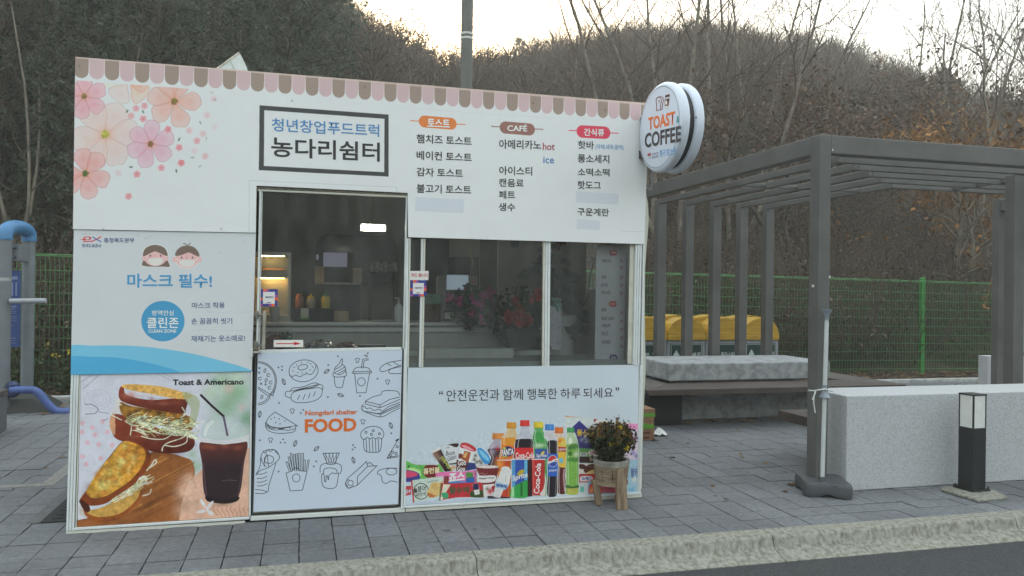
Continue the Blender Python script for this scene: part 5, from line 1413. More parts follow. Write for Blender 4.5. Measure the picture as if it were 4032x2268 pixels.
# -- bottles
def bottle(tr, neck, body, capc, glass, fill, fl, lab=None):
    """neck=(x,y,w) cap; body = list of left/right x per y"""
    L_ = [(a, y) for (y, a, b) in body]; Rr = [(b, y) for (y, a, b) in body][::-1]
    q = Canvas.curve(tr.l(*(L_ + Rr)), 3, True)
    c.line(q + [q[0]], 3.5, WHT, .9); c.poly(q, A(*glass))
    Lf = [(a + 5, max(y, fl)) for (y, a, b) in body if y >= fl - 30]; Rf = [(b - 5, max(y, fl)) for (y, a, b) in body if y >= fl - 30][::-1]
    c.smooth(tr.l(*(Lf + Rf)), A(*fill), 1, n=3)
    if lab: pp(tr, lab[1], lab[0])
    # gleams
    ys = [y for (y, a, b) in body]
    for (f, w_, al) in ((0.16, 3.2, .45), (0.86, 2.2, .3)):
        c.line(Canvas.curve(tr.l(*[(a + (b - a) * f, y) for (y, a, b) in body if y > fl - 60]), 3), w_, A(214, 222, 230), al)
    x, y, w, h2 = neck
    pp(tr, ((x - w / 2, y), (x + w / 2, y), (x + w / 2 + 3, y + h2), (x - w / 2 - 3, y + h2)), capc); c.poly(tr.l((x - w / 2, y), (x - w / 4, y), (x - w / 4, y + h2), (x - w / 2 - 3, y + h2)), A(*capc) * .75, .7)
    c.line(tr.l((x + w * .12, y + 6), (x + w * .12, y + h2 - 6)), 3, np.minimum(A(*capc) * 1.5 + .05, .8), .6); c.line(tr.l((x - w / 2 - 4, y + h2), (x + w / 2 + 4, y + h2)), 2.2, A(*capc) * .6)
bottle(PB, (248, 345, 186, 90), [(430, 168, 322), (480, 162, 330), (520, 130, 350), (590, 92, 372), (650, 88, 375), (720, 130, 360), (770, 120, 360), (860, 85, 372)], (200, 130, 70), (160, 156, 178), (58, 46, 62), 560)
c.blob(PB(235, 590), 8, A(170, 50, 50), .95); c.blob(PB(232, 760), 9, A(170, 50, 50), .95); c.blob(PB(150, 640), 12, A(170, 164, 190), .6)
bottle(PB, (456, 172, 146, 90), [(265, 392, 518), (300, 388, 522), (350, 360, 545), (420, 305, 566), (470, 292, 575), (600, 290, 580), (780, 290, 580)], (200, 142, 52), (196, 176, 140), (206, 142, 50), 400)
pp(PB, ((296, 530), (510, 540), (510, 775), (290, 770)), (206, 110, 50)); pl(PB, ((300, 640), (330, 570), (420, 555), (500, 600), (495, 670), (400, 720), (320, 720)), (52, 50, 110)); pl(PB, ((318, 580), (350, 565), (370, 590), (345, 605)), (180, 200, 70)); pp(PB, ((312, 715), (390, 700), (392, 715), (314, 730)), (190, 200, 90))
bottle(PB, (667, 138, 146, 92), [(235, 602, 732), (280, 600, 738), (330, 588, 755), (420, 545, 800), (500, 512, 822), (560, 506, 828), (620, 508, 826), (760, 506, 828)], (206, 60, 60), (176, 184, 206), (40, 34, 42), 440)
pp(PB, ((508, 576), (826, 574), (828, 755), (506, 755)), (196, 48, 54))
bottle(PB, (885, 165, 148, 92), [(262, 822, 950), (300, 820, 955), (350, 805, 975), (430, 790, 1010), (520, 815, 1030), (700, 820, 1030), (1000, 985, 1028), (1200, 990, 1026), (1330, 985, 1010)], (206, 190, 60), (90, 160, 100), (66, 150, 82), 330)
c.blob(PB(900, 540), 20, A(206, 226, 206), .7, 8); pp(PB, ((832, 590), (1030, 595), (1028, 750), (832, 750)), (56, 90, 166)); pl(PB, ((915, 690), (940, 640), (980, 630), (970, 670)), (206, 196, 70))
bottle(PB, (1060, 202, 138, 92), [(300, 1000, 1120), (330, 998, 1125), (400, 975, 1160), (470, 1030, 1185), (600, 1032, 1188), (660, 1034, 1190), (900, 1030, 1190), (1020, 1030, 1190), (1330, 1020, 1175)], (70, 130, 206), (186, 190, 204), (38, 34, 44), 440)
pp(PB, ((1032, 668), (1192, 668), (1192, 1028), (1030, 1028)), (50, 96, 190)); c.ell(PB(1110, 788), 19.5, 23.5, WHT); c.ell(PB(1110, 788), 17.5, 21.5, A(190, 50, 60), a0=180, a1=360); c.ell(PB(1110, 800), 17, 18.5, A(46, 80, 170), a0=0, a1=180); c.line(Canvas.curve(PB.l((1040, 815), (1090, 800), (1130, 770), (1180, 760)), 4), 6, WHT)
bottle(PB, (1210, 250, 130, 92), [(345, 1160, 1262), (380, 1158, 1270), (430, 1185, 1320), (520, 1190, 1325), (650, 1190, 1335), (860, 1200, 1330), (1000, 1190, 1310), (1200, 1190, 1330), (1300, 1195, 1325)], (206, 110, 56), (200, 186, 176), (84, 40, 44), 560)
pl(PB, ((1195, 440), (1290, 430), (1325, 520), (1330, 760), (1320, 880), (1210, 865), (1196, 700)), (210, 180, 70)); c.blob(PB(1230, 470), 9, A(206, 110, 60), .9); c.blob(PB(1270, 510), 8, A(216, 206, 120), .9); pp(PB, ((1195, 560), (1335, 565), (1335, 635), (1195, 640)), (170, 50, 60)); pp(PB, ((1205, 740), (1270, 735), (1280, 810), (1215, 815)), (110, 180, 214)); c.line(PB.l((1290, 920), (1280, 1040), (1300, 1260)), 5, A(190, 160, 170), .8)
bottle(PB, (1395, 255, 116, 74), [(330, 1345, 1450), (370, 1345, 1455), (430, 1325, 1490), (520, 1325, 1510), (650, 1330, 1520), (800, 1320, 1520), (1000, 1325, 1522), (1200, 1320, 1515), (1310, 1325, 1510)], (66, 146, 96), (170, 196, 170), (120, 176, 84), 520)
pl(PB, ((1360, 480), (1380, 425), (1420, 430), (1415, 500), (1370, 520)), (206, 216, 206)); pp(PB, ((1335, 740), (1520, 720), (1520, 800), (1340, 790)), (60, 120, 66), .7); pl(PB, ((1330, 1160), (1420, 1190), (1515, 1165), (1510, 1210), (1330, 1215)), (50, 100, 50), al=.9); pp(PB, ((1335, 1220), (1512, 1215), (1505, 1310), (1340, 1312)), (176, 180, 90)); c.blob(PB(1480, 680), 9, A(206, 220, 206), .9); c.ell(PB(1385, 668), 9, 10, A(70, 120, 60))
# -- cans
def can(tr, x0, x1, y0, y1, rgb, side):
    pp(tr, ((x0, y0), (x1, y0), (x1, y1), (x0 + 6, y1 + 4)), rgb)
    a, b = tr(x0, y0), tr(x1, y0)
    c.poly(tr.l((x0, y0), (x0 + (x1 - x0) * .2, y0), (x0 + (x1 - x0) * .2, y1), (x0 + 6, y1)), A(*side), .6); c.poly(tr.l((x1 - (x1 - x0) * .16, y0), (x1, y0), (x1, y1), (x1 - (x1 - x0) * .16, y1)), A(*side) * .5, .7)
    c.line(tr.l((x0 - 4, y0 - 2), (x1 + 4, y0 - 4)), 4, WHT); c.line(tr.l((x0 + 6, y1 + 3), (x1 - 4, y1 + 1)), 3.5, A(150, 156, 166))
can(PB, 238, 450, 775, 1360, (176, 66, 46), (206, 130, 60)); c.blob(PB(270, 840), 18, A(210, 140, 66), .9, 24); c.line(PB.l((410, 1180), (410, 1340)), 3, A(180, 110, 70))
can(PB, 462, 730, 760, 1350, (50, 80, 170), (96, 176, 220)); pl(PB, ((455, 1230), (490, 1190), (600, 1130), (715, 1100), (718, 1350), (450, 1355)), (54, 150, 78)); pp(PB, ((455, 1210), (500, 1190), (500, 1350), (450, 1355)), (150, 206, 160)); pp(PB, ((600, 1140), (630, 1130), (630, 1345), (600, 1345)), (36, 90, 46)); pl(PB, ((545, 1000), (580, 940), (640, 918), (660, 940), (630, 1000), (570, 1018)), (176, 160, 50)); pp(PB, ((660, 770), (705, 770), (705, 1080), (660, 1090)), (110, 190, 224), .7)
pp(PB, ((715, 765), (790, 765), (785, 1345), (712, 1350)), (52, 28, 32)); can(PB, 782, 985, 760, 1332, (178, 44, 48), (200, 90, 90)); pl(PB, ((905, 1310), (960, 1230), (985, 1130), (985, 1330)), (206, 200, 206))
pp(PB, ((75, 1335), (440, 1360), (440, 1375), (75, 1385)), (40, 34, 38))
# -- ice creams
pl(PA, ((80, 440), (120, 440), (200, 480), (300, 512), (500, 515), (680, 520), (740, 510), (800, 460), (855, 480), (855, 660), (700, 640), (690, 800), (200, 830), (90, 640)), (96, 176, 92)); pl(PA, ((90, 640), (130, 590), (250, 580), (380, 640), (370, 760), (100, 700)), (170, 206, 150)); pl(PA, ((470, 560), (520, 520), (700, 520), (760, 570), (770, 640), (690, 640), (690, 780), (560, 790), (440, 700)), (110, 44, 44)); c.line(PA.l((365, 510), (380, 560), (460, 600)), 2, A(60, 90, 50)); pl(PA, ((130, 510), (150, 530), (190, 530), (165, 555), (140, 580), (130, 540)), (40, 90, 60))
pp(PA, ((620, 240), (775, 160), (1030, 640), (860, 640)), (206, 210, 214)); pp(PA, ((638, 285), (800, 200), (1020, 640), (870, 640)), (64, 40, 44)); c.blob(PA(700, 320), 12, A(150, 110, 100), .8); c.blob(PA(760, 380), 10, A(150, 140, 120), .6); pp(PA, ((860, 470), (910, 420), (1030, 640), (880, 655)), (36, 26, 34))
pp(PA, ((838, 155), (1155, 82), (1150, 400), (1130, 480), (980, 500)), (196, 206, 220)); pl(PA, ((930, 112), (1040, 85), (1155, 82), (1150, 140), (1110, 160), (1040, 140), (980, 115)), (56, 40, 42)); pp(PA, ((965, 490), (1120, 470), (1120, 500), (975, 515)), (60, 44, 44))
for (x, y) in ((1040, 560), (1080, 570), (1020, 600)): c.blob(PA(x, y), 6, A(196, 150, 90), .9)
pp(PA, ((1200, 90), (1510, 210), (1400, 480), (1330, 560), (1110, 640), (1150, 420)), (206, 214, 224)); pl(PA, ((1195, 120), (1230, 70), (1330, 70), (1450, 130), (1515, 190), (1500, 240), (1420, 240), (1300, 190), (1210, 170)), (176, 56, 60)); pl(PA, ((1220, 130), (1300, 120), (1430, 190), (1470, 225), (1400, 215), (1290, 175)), (214, 150, 170)); pp(PA, ((1280, 230), (1410, 260), (1360, 470), (1220, 400)), (156, 84, 56)); pp(PA, ((1300, 260), (1350, 270), (1300, 380), (1250, 350)), (206, 170, 110)); pl(PA, ((1170, 290), (1240, 300), (1230, 380), (1160, 380)), (110, 60, 50)); pp(PA, ((1120, 410), (1380, 470), (1300, 640), (1110, 640)), (84, 44, 40))
pp(PA, ((1480, 280), (1560, 200), (1790, 480), (1700, 500), (1560, 530), (1400, 440)), (196, 204, 210)); pl(PA, ((1540, 200), (1600, 172), (1700, 240), (1780, 340), (1808, 440), (1760, 490), (1700, 500), (1640, 440), (1560, 300)), (56, 140, 206)); pl(PA, ((1570, 220), (1640, 240), (1740, 340), (1780, 430), (1720, 420), (1630, 330)), (120, 186, 226))
for (x, y) in ((1480, 410), (1530, 460), (1590, 440), (1620, 480), (1500, 330)): c.blob(PA(x, y), 6, A(60, 50, 50), .9)
pp(PA, ((1360, 470), (1500, 480), (1520, 600), (1300, 640)), (46, 60, 120))
pl(PA, ((70, 630), (220, 635), (340, 680), (375, 740), (370, 800), (230, 850), (70, 860)), (60, 64, 140)); pl(PA, ((70, 640), (200, 645), (310, 680), (330, 720), (240, 760), (70, 770)), (190, 70, 110)); pp(PA, ((62, 870), (215, 860), (220, 1210), (62, 1230)), (180, 200, 224)); pp(PA, ((62, 950), (200, 940), (200, 1120), (62, 1150)), (176, 56, 66))
pp(PA, ((690, 630), (790, 660), (1300, 650), (1490, 620), (1530, 630), (1520, 870), (1300, 890), (860, 900), (700, 780)), (206, 110, 170)); pp(PA, ((860, 900), (1000, 840), (1300, 850), (1300, 890)), (60, 130, 200)); pl(PA, ((1310, 680), (1380, 665), (1450, 680), (1450, 760), (1390, 810), (1320, 760)), (76, 130, 70)); pp(PA, ((1300, 790), (1480, 760), (1480, 880), (1310, 890)), (50, 96, 170)); pp(PA, ((870, 750), (960, 740), (960, 900), (860, 900)), (120, 60, 60))
for k in range(10): c.line(PA.l((1485, 640 + k * 25), (1530, 636 + k * 25)), 1.8, A(60, 60, 70))
pp(PA, ((215, 830), (430, 800), (850, 740), (850, 900), (760, 1160), (270, 1280)), (180, 200, 200)); pp(PA, ((192, 830), (222, 825), (265, 1280), (235, 1285)), (170, 50, 56)); c.ell(PA(400, 1052), 29, 31, A(186, 204, 204), edge=(BK, 3)); pp(PA, ((250, 1000), (310, 990), (325, 1075), (270, 1090)), (60, 66, 60))
pl(PA, ((520, 1080), (570, 980), (600, 900), (690, 860), (760, 880), (840, 840), (830, 940), (780, 1020), (790, 1100), (700, 1170), (580, 1170)), (200, 176, 120)); pl(PA, ((520, 1090), (560, 1080), (640, 1120), (700, 1140), (640, 1175), (560, 1170)), (176, 110, 66))
for k in range(4): c.line(PA.l((620 + k * 35, 900), (640 + k * 30, 1000)), 1.4, A(150, 110, 60))
pp(PA, ((800, 880), (860, 895), (1300, 880), (1600, 870), (1660, 870), (1670, 1180), (1300, 1170), (1100, 1180), (770, 1240)), (176, 50, 60))
for k in range(9): pp(PA, ((790 - k * 4, 890 + k * 40), (830 - k * 4, 900 + k * 40), (828 - k * 4, 922 + k * 40), (788 - k * 4, 912 + k * 40)), (40, 110, 66)); pp(PA, ((1630 + k * 4, 870 + k * 34), (1660 + k * 4, 866 + k * 34), (1664 + k * 4, 886 + k * 34), (1634 + k * 4, 892 + k * 34)), (40, 100, 60))
pp(PA, ((850, 910), (1000, 915), (900, 1080), (830, 1230), (790, 1220)), (206, 206, 196)); pl(PA, ((830, 1080), (940, 1090), (950, 1190), (870, 1195), (820, 1150)), (60, 150, 110)); pl(PA, ((1390, 1100), (1440, 1040), (1640, 1030), (1650, 1170), (1420, 1170)), (70, 84, 50))
for k in range(6): c.line(PA.l((1420 + k * 40, 1050), (1430 + k * 40, 1165)), 3, A(34, 60, 36))
pp(PA, ((1440, 930), (1480, 895), (1530, 890), (1570, 920), (1590, 1110), (1490, 1130)), (200, 204, 210)); pp(PA, ((1445, 930), (1480, 898), (1530, 893), (1568, 920), (1572, 1015), (1460, 1030)), (46, 46, 84))
pp(PA, ((1510, 580), (1995, 590), (1960, 660), (1900, 900), (1860, 1130), (1670, 1160), (1650, 870)), (108, 44, 50)); c.ell(PA(1750, 560), 47, 8, A(96, 40, 44)); c.ell(PA(1750, 556), 44, 6, A(206, 200, 206)); pl(PA, ((1550, 760), (1580, 735), (1720, 735), (1800, 728), (1900, 735), (1920, 790), (1880, 850), (1720, 880), (1570, 860)), (206, 208, 216)); pp(PA, ((1655, 920), (1890, 900), (1860, 1130), (1670, 1160)), (206, 208, 216)); c.blob(PA(1800, 1050), 12, A(176, 44, 64), 1.0); c.blob(PA(1740, 1000), 6, A(60, 90, 50), .9)
c.line(Canvas.curve(PA.l((1545, 680), (1570, 700), (1640, 680), (1690, 715), (1740, 690)), 4), 1.5, A(190, 150, 150)); pl(PA, ((1830, 960), (1900, 940), (1880, 1050), (1850, 1060)), (150, 44, 54))
pp(PA, ((2040, 560), (2110, 545), (2180, 560), (2235, 630), (2190, 900), (2080, 1000), (2000, 1190), (1875, 1160), (1930, 880), (1990, 700)), (202, 208, 216)); pp(PA, ((1915, 855), (2185, 920), (2110, 1025), (1910, 970)), (150, 186, 216))
for k in range(9): c.line(PA.l((1890 + k * 14, 1000), (1878 + k * 15, 1180)), 1, A(170, 178, 190))
c.line(PA.l((2130, 720), (2110, 850)), 1.4, A(120, 140, 130))
c.blob(PA(500, 1290), 80, A(150, 166, 196), .6, 6); c.blob(PA(1400, 1230), 70, A(150, 166, 196), .6, 6)
c.line(P8_.l((1300, 110), (1370, 230)), 1.3, A(200, 210, 222), .8); c.line(P8_.l((1430, 365), (1580, 445)), 1.3, A(200, 212, 224), .8); c.line(P8_.l((1310, 200), (1315, 560)), 1.2, A(186, 200, 216), .6)
c.noise(.02, 9); c.noise(.10, 150, mask=c.mask_poly(P8_.l((75, 900), (330, 720), (820, 640), (1100, 530), (1500, 500), (2152, 560), (2152, 1170), (900, 1220), (75, 1270))))
sposter = sheet('slogan_poster', sp_, sc_, sc_.material('slogan_print', 0.4), kiosk, -0.005, 0.010)
def ts(txt, p0, p1, h, rgb, tr, bold=.012): T(txt, p0, p1, h, rgb, sposter, -0.0065, bold, tr)
BKT = (34, 34, 38)
ts('안전운전과', (447, 364), (918, 353), 104, BKT, P8_, .0); ts('함께', (948, 353), (1128, 349), 98, BKT, P8_, .0); ts('행복한', (1165, 348), (1432, 340), 98, BKT, P8_, .0); ts('하루', (1462, 340), (1640, 335), 92, BKT, P8_, .0); ts('되세요', (1665, 335), (1930, 329), 92, BKT, P8_, .0)
ts('“', (380, 302), (415, 301), 34, BKT, P8_); ts('”', (1953, 271), (1985, 270), 34, BKT, P8_)
WT = (214, 218, 226)
ts('FANTA', (300, 705), (490, 680), 100, WT, PB, .04); ts('Coca-Cola', (520, 745), (815, 738), 95, WT, PB, .02); ts('Sprite', (850, 742), (1010, 735), 70, WT, PB, .02)
ts('Sprite', (470, 1125), (712, 1060), 110, WT, PB, .02); ts('pepsi', (1050, 960), (1175, 955), 48, WT, PB, .01); ts('Lipton', (1200, 628), (1330, 625), 52, WT, PB, .02); ts('MIRINDA', (1355, 620), (1510, 575), 80, (60, 110, 70), PB, .02)
ts('Coca-Cola', (895, 1300), (925, 820), 90, WT, PB, .02); ts('동산', (1490, 390), (1680, 390), 110, (206, 176, 60), PB, .03); ts('고래밥', (1685, 690), (1830, 685), 70, (130, 40, 60), PB, .02); ts('Binch', (1695, 785), (1825, 778), 60, (190, 170, 150), PB, 0); ts('오예스', (1565, 1090), (1735, 1082), 52, (50, 70, 160), PB, .03); ts('꼬깔', (1785, 300), (1960, 330), 130, (176, 50, 60), PB, .03)
ts('왕카', (2088, 1040), (2150, 1040), 85, (60, 60, 140), P8_, .02)
ts('Buon', (905, 330), (1085, 300), 95, BKT, PA, 0); ts('Gelato', (935, 440), (1112, 385), 95, BKT, PA, 0); ts('LOTTE', (880, 190), (980, 170), 26, BKT, PA, .01); ts('Goo', (1145, 530), (1310, 520), 110, WT, PA, .02); ts('Goo', (1130, 640), (1290, 635), 95, WT, PA, .02); ts('홈런볼', (445, 710), (775, 670), 125, (216, 206, 176), PA, .03); ts('죠스', (960, 860), (1285, 815), 170, WT, PA, .04); ts('붕어', (325, 1075), (500, 1045), 130, BKT, PA, .01); ts('싸만코', (285, 1165), (500, 1135), 75, BKT, PA, .01); ts('왕수박', (970, 1110), (1385, 1090), 150, (40, 90, 70), PA, .03); ts('SINCE 1991', (530, 880), (745, 840), 30, BKT, PA, 0); ts('Häagen-Dazs', (1570, 820), (1885, 800), 50, BKT, PA, .01); ts('빵빠레', (1920, 960), (2130, 990), 70, (60, 80, 150), PA, .03); ts('더위사냥', (775, 385), (955, 605), 90, (190, 200, 110), PA, .02); ts('빙수', (75, 1100), (190, 1085), 85, (190, 200, 226), PA, .03)
# -- stickers on the glass
def sticker(name, pts, rgb, y, parent=None):
    q = [F(*p) for p in pts]
    return MB().prism(q, y, y + 0.0012).build(name, ink(*rgb), parent or kiosk, local=True)
P9_ = Z(980, 900, 2.684)
def pay(x0, y0, x1, y1, y):
    s0 = sticker('pay_sticker', [(x0, y0), (x1, y0), (x1 - 2, y1), (x0 - 2, y1)], (52, 62, 138), y)
    w, h_ = x1 - x0, y1 - y0
    for (a, b, c_, d, rgb) in ((.17, .0, .34, .14, (214, 96, 52)), (.34, 0, .5, .14, (150, 80, 150)), (0, .5, .13, .66, (214, 96, 52)), (.85, .5, 1, .66, (214, 96, 52)), (.0, .86, .14, 1, (150, 80, 150)), (.5, .86, .66, 1, (150, 80, 150)), (.66, .86, .84, 1, (214, 96, 52)), (.86, .34, 1, .5, (150, 80, 150))):
        sticker('sticker_block', [(x0 + a * w - 1 , y0 + b * h_), (x0 + c_ * w - 1, y0 + b * h_), (x0 + c_ * w - 1, y0 + d * h_), (x0 + a * w - 1, y0 + d * h_)], rgb, y - .0006, s0)
    sticker('sticker_field', [(x0 + .15 * w, y0 + .16 * h_), (x0 + .83 * w, y0 + .16 * h_), (x0 + .82 * w, y0 + .85 * h_), (x0 + .14 * w, y0 + .85 * h_)], (200, 206, 216), y - .0007, s0)
    T('제로페이', (x0 + .26 * w, y0 + .54 * h_), (x0 + .73 * w, y0 + .54 * h_), .13 * h_, (44, 56, 110), s0, y - .0013, .03)
    T('zero', (x0 + .36 * w, y0 + .81 * h_), (x0 + .6 * w, y0 + .81 * h_), .06 * h_, (44, 56, 110), s0, y - .0013, .03)
pay(1025.5, 1138.5, 1094, 1206, 0.008)
pay(1616, 1104, 1679, 1167, -0.008)
s0 = sticker('arrow_sticker', [(1077.5, 1339), (1194, 1339), (1194, 1367), (1077.5, 1367)], (206, 210, 216), 0.008)
sticker('red_arrow', [(1088, 1351.5), (1158, 1351.5), (1158, 1346), (1185, 1353), (1158, 1360), (1158, 1355), (1088, 1355)], (176, 40, 46), 0.0074, s0)
s0 = sticker('card_sign', [(1615, 1067), (1687, 1067), (1686, 1103), (1614, 1103)], (200, 206, 214), -0.009)
T('카드 됩니다', (1618, 1091), (1684, 1091), 15, (170, 50, 60), s0, -0.0105, .02)
# ================================================================== INSIDE THE KIOSK
BASE = {}
def kthing(name, x, y, z, label, cat, group=None):
    o = bpy.data.objects.new(name, None); o.empty_display_size = 0.1; COL.objects.link(o)
    o.matrix_world = KMAT @ Matrix.Translation((x, y, z)); BASE[o.name] = (x, y, z)
    return tag(o, label, cat, group)
def kpart(mb, name, m, parent, bevel=0.0, smooth=False):
    p = parent
    while p.name not in BASE: p = p.parent
    b = BASE[p.name]
    mb.v = [(v[0] - b[0], v[1] - b[1], v[2] - b[2]) for v in mb.v]
    return mb.build(name, m, parent, bevel=bevel, local=True, smooth=smooth)
def kmesh(name, V, Fc, m, parent):
    b = BASE[parent.name]
    return link(name, mesh_np(name, np.asarray(V) - np.array(b), Fc), m, parent)
ZI = Z(960, 720, 2.07)      # door glass
ZW = Z(1560, 900, 2.498)    # windows
def iz(tr, x, y, d): return F(*tr(x, y), d)
ALU = mat('counter_edge_aluminium', (0.55, 0.55, 0.53), 0.4, 0.05, 5, metal=0.2)
zc = iz(ZI, 700, 1140, 0.80)[1]
xr = iz(ZW, 1025, 935, 0.80)[0]
kb('counter', 0.35, xr, 0.812, 1.5, zc - 0.035, zc, mat('counter_top', (0.24, 0.235, 0.22), 0.45, 0.08, 4))
kb('counter_edge', 0.35, xr, 0.795, 0.81, zc - 0.022, zc + 0.004, ALU, 0.003)
kb('counter_edge', 0.35, xr, 0.798, 0.811, zc - 0.075, zc - 0.04, ALU, 0.003)
kb('counter_front', 0.35, xr, 0.82, 0.84, 0.10, zc - 0.037, mat('counter_front_grey', (0.40, 0.39, 0.36), 0.5, 0.05, 3))
# ledge behind the door and the window board
zl = iz(ZI, 700, 1346, 0.30)[1]
kb('ledge', 0.92, 1.86, 0.06, 0.62, zl - 0.03, zl, mat('ledge_grey', (0.32, 0.32, 0.30), 0.5, 0.06, 4))
zw = iz(ZW, 900, 1265, 0.30)[1]
kb('window_board', 1.9, 3.93, 0.05, 0.62, zw - 0.05, zw - 0.012, mat('board_grey_green', (0.34, 0.37, 0.34), 0.5, 0.06, 4))
zw2 = iz(ZW, 900, 1200, 0.60)[1]
kb('window_board', 1.9, xr + 0.45, 0.60, 0.64, zw - 0.012, zw2, mat('board_pale', (0.50, 0.52, 0.48), 0.5, 0.06, 4), 0.004)
kb('partition', xr + 0.02, KW - 0.11, 0.98, 1.01, 0.10, 2.618, mat('warm_grey_partition', (0.52, 0.46, 0.42), 0.6, 0.06, 3))
# back window and frames
q0, q1 = iz(ZI, 590, 410, 2.05), iz(ZI, 1250, 830, 2.05)
def rrect(x0, z0, x1, z1, r, n=5):
    pts = []
    for (cx, cz, a) in ((x1 - r, z1 - r, 0), (x0 + r, z1 - r, 90), (x0 + r, z0 + r, 180), (x1 - r, z0 + r, 270)):
        for k in range(n + 1): t = R(a + 90 * k / n); pts.append((cx + r * math.cos(t), cz + r * math.sin(t)))
    return pts
bw = MB().prism(rrect(q0[0], q1[1], q1[0], q0[1], 0.12), 2.06, 2.098).build('back_window', mat('black_rubber_frame', (0.025, 0.026, 0.03), 0.5, 0.1, 3), kiosk, bevel=0.01, local=True)
MB().prism(rrect(q0[0] + .05, q1[1] + .05, q1[0] - .05, q0[1] - .05, 0.09), 2.052, 2.058).build('glazing', mat('dark_back_glazing', (0.03, 0.031, 0.035), 0.08, 0.2, 2, spec=0.6), bw, local=True)
a, b = iz(ZI, 650, 565, 2.0), iz(ZI, 845, 685, 2.0)
kb('back_glow_panel', a[0], b[0], 2.046, 2.051, b[1], a[1], emis('dusk_daylight_panel', (0.13, 0.13, 0.17), 0.32))  # glowing panel stands in for daylight through the back window
a, b = iz(ZI, 590, 580, 2.0), iz(ZI, 612, 625, 2.0)
kb('back_glow_panel', a[0], b[0], 2.046, 2.051, b[1], a[1], emis('dusk_daylight_panel', (0.13, 0.13, 0.17), 0.32))  # second glowing panel, again in place of daylight
# ceiling lamp
a, b = iz(ZI, 968, 343, 1.75), iz(ZI, 1142, 388, 1.75)
lamp = kthing('ceiling_lamp', (a[0] + b[0]) / 2, 1.75, a[1], 'lit rectangular lamp glowing under the kiosk ceiling', 'lamp')
kpart(MB().box(a[0] - .02, b[0] + .02, 1.752, 1.83, b[1] - .012, a[1] + .012), 'housing', WHITE_PAINT, lamp, 0.004)
kpart(MB().box(a[0], b[0], 1.735, 1.751, b[1], a[1]), 'diffuser', emis('lamp_diffuser', (1.0, 0.94, 0.76), 42.0), lamp, 0.004)
kb('lamp_bracket', a[0] - .02, b[0] + .02, 1.832, 2.098, a[1] - .012, a[1] + .01, DARKIN)
# warming cabinet with bread
BX = [iz(ZI, 128, 560, 1.0), iz(ZI, 380, 1105, 1.0)]
cab = kthing('warming_cabinet', (BX[0][0] + BX[1][0]) / 2, 1.0, BX[1][1], 'glass warming cabinet with rows of warm bulbs at the left of the door', 'warming cabinet')
x0, x1, z0, z1 = BX[0][0] - .25, BX[1][0], zc + 0.001, BX[0][1]
kpart(MB().box(x0, x1, 1.0, 1.36, z0, z0 + .05).box(x0, x1, 1.0, 1.36, z1 - .03, z1).box(x1 - .022, x1, 1.0, 1.022, z0 + .05, z1 - .03).box(x0, x1, 1.34, 1.36, z0 + .05, z1 - .03), 'frame', mat('cabinet_steel', (0.42, 0.40, 0.36), 0.35, 0.1, 6, metal=0.6), cab)
zs = iz(ZI, 250, 745, 1.0)[1]
kpart(MB().box(x0, x1 - .024, 1.004, 1.338, zs - .012, zs + .004), 'shelf', mat('cabinet_shelf', (0.36, 0.32, 0.26), 0.5, 0.1, 5), cab)
kpart(MB().box(x0, x1 - .024, .992, .999, zs - .03, zs + .034), 'price_strip', ink(176, 170, 156), cab)
BULB = emis('warm_bulb', (1.0, 0.70, 0.22), 16.0)
for yy in (590, 770):
    for k in range(8):
        p = iz(ZI, 150 + k * 24.5, yy, 1.03)
        kpart(MB().lathe((p[0], 1.03, p[1]), [(0.001, -.012), (.010, -.007), (.0125, 0), (.010, .007), (.001, .012)], 8), 'bulb', BULB, cab, smooth=True)
    pa, pb = iz(ZI, 135, yy - 16, 1.03), iz(ZI, 340, yy - 16, 1.03)
    kpart(MB().box(pa[0], pb[0], 1.02, 1.05, pa[1] - .006, pa[1] + .012), 'bulb_strip', emis('warm_strip', (0.9, 0.62, 0.2), 0.5), cab)
for n, (xx, w) in enumerate(((190, 30), (240, 34), (290, 28))):
    p = iz(ZI, xx, 710, 1.12)
    o = kthing('bread_bun', p[0], 1.12, zs + .004, ['brown bun at the left end of the warming shelf', 'larger brown bun in the middle of the warming shelf', 'brown bun at the right end of the warming shelf'][n], 'bread', 'buns on the warming shelf')
    kpart(MB().lathe((p[0], 1.12, zs + .004), [(.02, 0), (.05, .006), (.056, .022), (.04, .042), (.002, .052)], 12), 'crust', mat('brown_crust', (0.36, 0.16, 0.06), 0.6, 0.3, 20), o, smooth=True)
# sauce bottles, box, card, small box, hand gel
def bottle3(px0, px1, ptop, pbot, d, body, capcol, spout, lab, name='sauce_bottle'):
    a, b = iz(ZI, px0, ptop, d), iz(ZI, px1, pbot, d)
    r = (b[0] - a[0]) / 2; H = a[1] - b[1]; cx = (a[0] + b[0]) / 2; cy = d + r
    o = kthing(name, cx, cy, b[1], lab, 'bottle', 'bottles on the counter')
    kpart(MB().lathe((cx, cy, b[1]), [(r * .9, 0), (r, .01), (r, H * .55), (r * .8, H * .64), (r * .55, H * .68)], 14), 'bottle_body', body, o, smooth=True)
    kpart(MB().lathe((cx, cy, b[1]), [(r * .75, H * .66), (r * .72, H * .78), (r * .2, H * .82)], 12), 'cap', capcol, o, smooth=True)
    if spout: kpart(MB().tube([(cx, cy, b[1] + H * .8), (cx, cy, b[1] + H)], [.008, .004], 8), 'spout', capcol, o)
    return o
D1 = 1.02
zt = iz(ZI, 570, 1025, D1)[1]
a, b = iz(ZI, 405, 1022, D1), iz(ZI, 738, 1132, D1)
box = kthing('dark_crate', (a[0] + b[0]) / 2, D1, zc, 'low black crate on the counter carrying the sauce bottles', 'crate')
